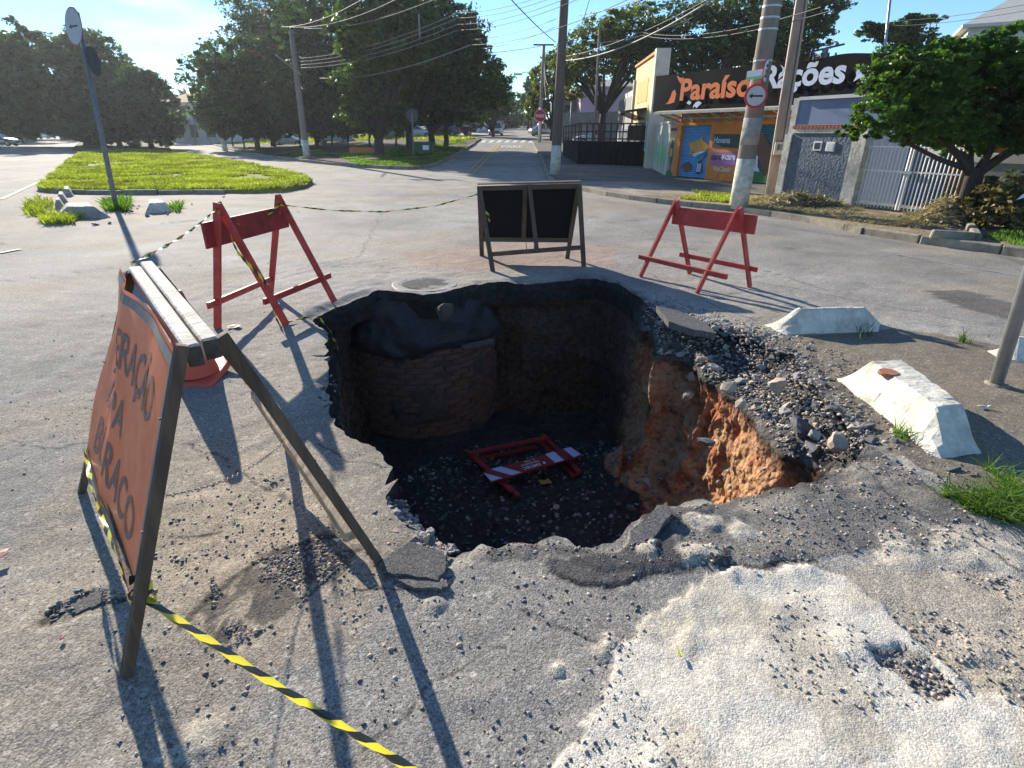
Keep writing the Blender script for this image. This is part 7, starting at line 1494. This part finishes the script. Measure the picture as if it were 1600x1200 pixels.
# ================================================================== STRAW, CUT BRANCHES, LITTER
def strands(name, label, centre, rx, ry, h, n, ln, mk, wd=.006, cat=None, kind='stuff', seed=3, base_h=.11):
    g = np.random.default_rng(seed); a_ = g.uniform(0, 6.283, n); r_ = g.random(n) ** .6; x = r_ * np.cos(a_) * rx; y = r_ * np.sin(a_) * ry; prof_ = np.maximum(0, 1 - r_ ** 2); z = g.random(n) * h * prof_ + base_h - .02
    d = g.normal(size=(n, 3)); d[:, 2] *= .3; d /= np.linalg.norm(d, axis=1)[:, None]; d *= (ln * g.uniform(.4, 1.4, n))[:, None]; c_ = np.stack([x + centre[0], y + centre[1], z + hz(np.array(centre[0]), np.array(centre[1]))], -1)
    s_ = np.cross(d, g.normal(size=(n, 3))); s_ /= np.linalg.norm(s_, axis=1)[:, None]; s_ *= wd
    mid_ = c_ + np.array([0, 0, .02]); V = np.stack([c_ - d / 2 - s_, c_ - d / 2 + s_, mid_ + s_, mid_ - s_, c_ + d / 2 + s_, c_ + d / 2 - s_], 1).reshape(-1, 3); k = np.arange(n) * 6
    F = np.concatenate([np.stack([k, k + 1, k + 2, k + 3], -1), np.stack([k + 3, k + 2, k + 4, k + 5], -1)]); return tag(link(name, np_mesh(name, V, F), mk), label, cat, kind=kind)
q = ground(1245, 322, .11); strands('straw_heap', 'heap of pale cut palm straw at the foot of the blue grey wall', q, 1.1, .55, .30, 2600, .30, 'straw', .010, seed=4)
q = ground(1205, 318, .11); strands('straw_heap', 'small straw pile at the foot of the slender concrete pole', q, .6, .4, .2, 900, .25, 'straw', .009, seed=8)
q = ground(1478, 350, .11); strands('straw_heap', 'dry yellow fronds piled against the street tree trunk', q, .55, .45, .50, 1800, .35, 'straw', .010, seed=5)
q = ground(1562, 358, .11); bp = thing('branch_pile', 'pile of cut leafy branches turning brown beside the street tree', 'branch pile', q)
V, F = leafset(9000, [(0, .1, .45), (.5, .0, .50), (-.35, 0, .35), (1.0, .1, .45), (.1, -.2, .2), (.7, -.2, .2)], [(.55, .5, .48), (.55, .5, .5), (.4, .4, .35), (.6, .5, .45), (.6, .4, .25), (.7, .4, .25)], .085, 61, shell=.3, cr=.3); link('leaves', np_mesh('leaves', V, F), 'leaf_dry', bp)
V, F = leafset(6000, [(0.2, .1, .45), (.7, .0, .50), (1.1, .1, .45)], [(.55, .5, .48), (.55, .5, .5), (.6, .5, .5)], .08, 62, shell=.3, cr=.3); link('green_leaves', np_mesh('green_leaves', V, F), 'leaf_olive', bp)
for k in range(14):
    b = MB(); p = q + Vector((random.uniform(-.5, 1.2), random.uniform(-.3, .3), random.uniform(0, .3))); d = Vector((random.uniform(-.5, .5), random.uniform(-.3, .3), random.uniform(.2, .7))); b.tube([p, p + d * .6, p + d], [.014, .010, .004], 5); b.build('twig', 'trunk', bp)
b = MB(); p = at_y(1590, 312, q.y - .45); b.prism([p, p + Vector((.14, 0, .05)), p + Vector((.17, .02, .12)), p + Vector((.08, .02, .08))], (0, .02, 0)); tag(b.build('paper_scrap', 'white'), 'white scrap of paper caught in the pile of cut branches', 'litter')
# concrete edging round the street tree
q0 = ground(1452, 372, .11); q1 = ground(1520, 376, .11); b = MB(); b.beam(q0 + Vector((0, 0, .06)), q1 + Vector((0, 0, .06)), .12, .14, Vector((0, 1, 0)), chip=.01); tag(b.build('tree_edging', 'kerb', bevel=.02), 'concrete edging stone in front of the street tree', 'edging stone')
q2 = ground(1528, 366, .11); b = MB(); b.beam(q1 + Vector((.05, 0, .05)), q2 + Vector((.35, .7, .05)), .12, .12, Vector((1, 0, 0)), chip=.01); tag(b.build('tree_edging', 'kerb', bevel=.02), 'second edging stone turning back beside the street tree', 'edging stone')
for k in range(9):
    p = ground(1480 + k * 7, 362 + random.uniform(-4, 3), .11); put_stone(p + Vector((0, 0, .03)), random.uniform(.03, .07), STONE_ME[random.choice((0, 2, 6, 7))])
# litter on the asphalt
def litter(name, label, px, py, sx, sy, mk, z=.01, seed=1, cat='litter'):
    p = at_z(px, py); zz_ = float(ground_relief(np.array([p.x]), np.array([p.y]))[0]); b = MB(); b.prism([p + Vector((x, y, zz_ + z + .3 * abs(x))) for x, y in blob(0, 0, sx, sy, 9, .3, seed)], (0, 0, .003)); return tag(b.build(name, mk), label, cat)
C3('red_leaf', (.16, .02, .025), rough=.6, var=.3, scale=30); C3('yellow_green', (.45, .48, .08), rough=.6, var=.2, scale=30)
litter('fallen_leaf', 'curled dark red leaf at the left edge of the asphalt', 5, 876, .025, .035, 'red_leaf', .03, 2, 'leaf')
litter('fallen_leaf', 'small yellow green leaf on the pale concrete patch', 1061, 1026, .006, .018, 'yellow_green', .012, 3, 'leaf'); litter('fallen_leaf', 'tiny dark purple leaf left of the sign leg', 100, 1002, .008, .010, 'red_leaf', .01, 4, 'leaf')
litter('paper_scrap', 'small white scrap beside the foot of the rear sign leg', 527, 848, .012, .006, 'white', .01, 5)
litter('paper_scrap', 'pale flat scrap on the asphalt right of the pit', 1535, 637, .045, .012, 'whitewash', .006, 6)
litter('oil_stain_crust', 'dark red brown crust on the asphalt behind the left red barricade', 365, 512, .07, .05, 'brown_paint', .002, 7, 'stain')
for k, (x, y) in enumerate(((205, 322), (215, 327), (150, 352), (172, 350), (195, 356), (240, 298), (130, 300), (262, 336), (120, 345), (230, 338), (300, 320), (350, 309), (60, 300), (292, 300), (205, 331), (218, 323))): put_stone(G(x, y) + Vector((0, 0, .02)), random.uniform(.03, .07))

# added thin volume imitating lens veil between the camera and the far trees
mh, th_, bh_ = new_mat('lens_veil'); th_.nodes.remove(bh_); pv_ = th_.nodes.new('ShaderNodeVolumePrincipled'); pv_.inputs['Color'].default_value = (.85, .92, 1.0, 1); pv_.inputs['Density'].default_value = LENS_VEIL; pv_.inputs['Anisotropy'].default_value = .45
th_.links.new(pv_.outputs[0], th_.nodes['Material Output'].inputs['Volume'])
b = MB(); b.box((0, 430, 9), (1900, 960, 24)); hzo = b.build('lens_veil', mh); tag(hzo, kind='stuff')
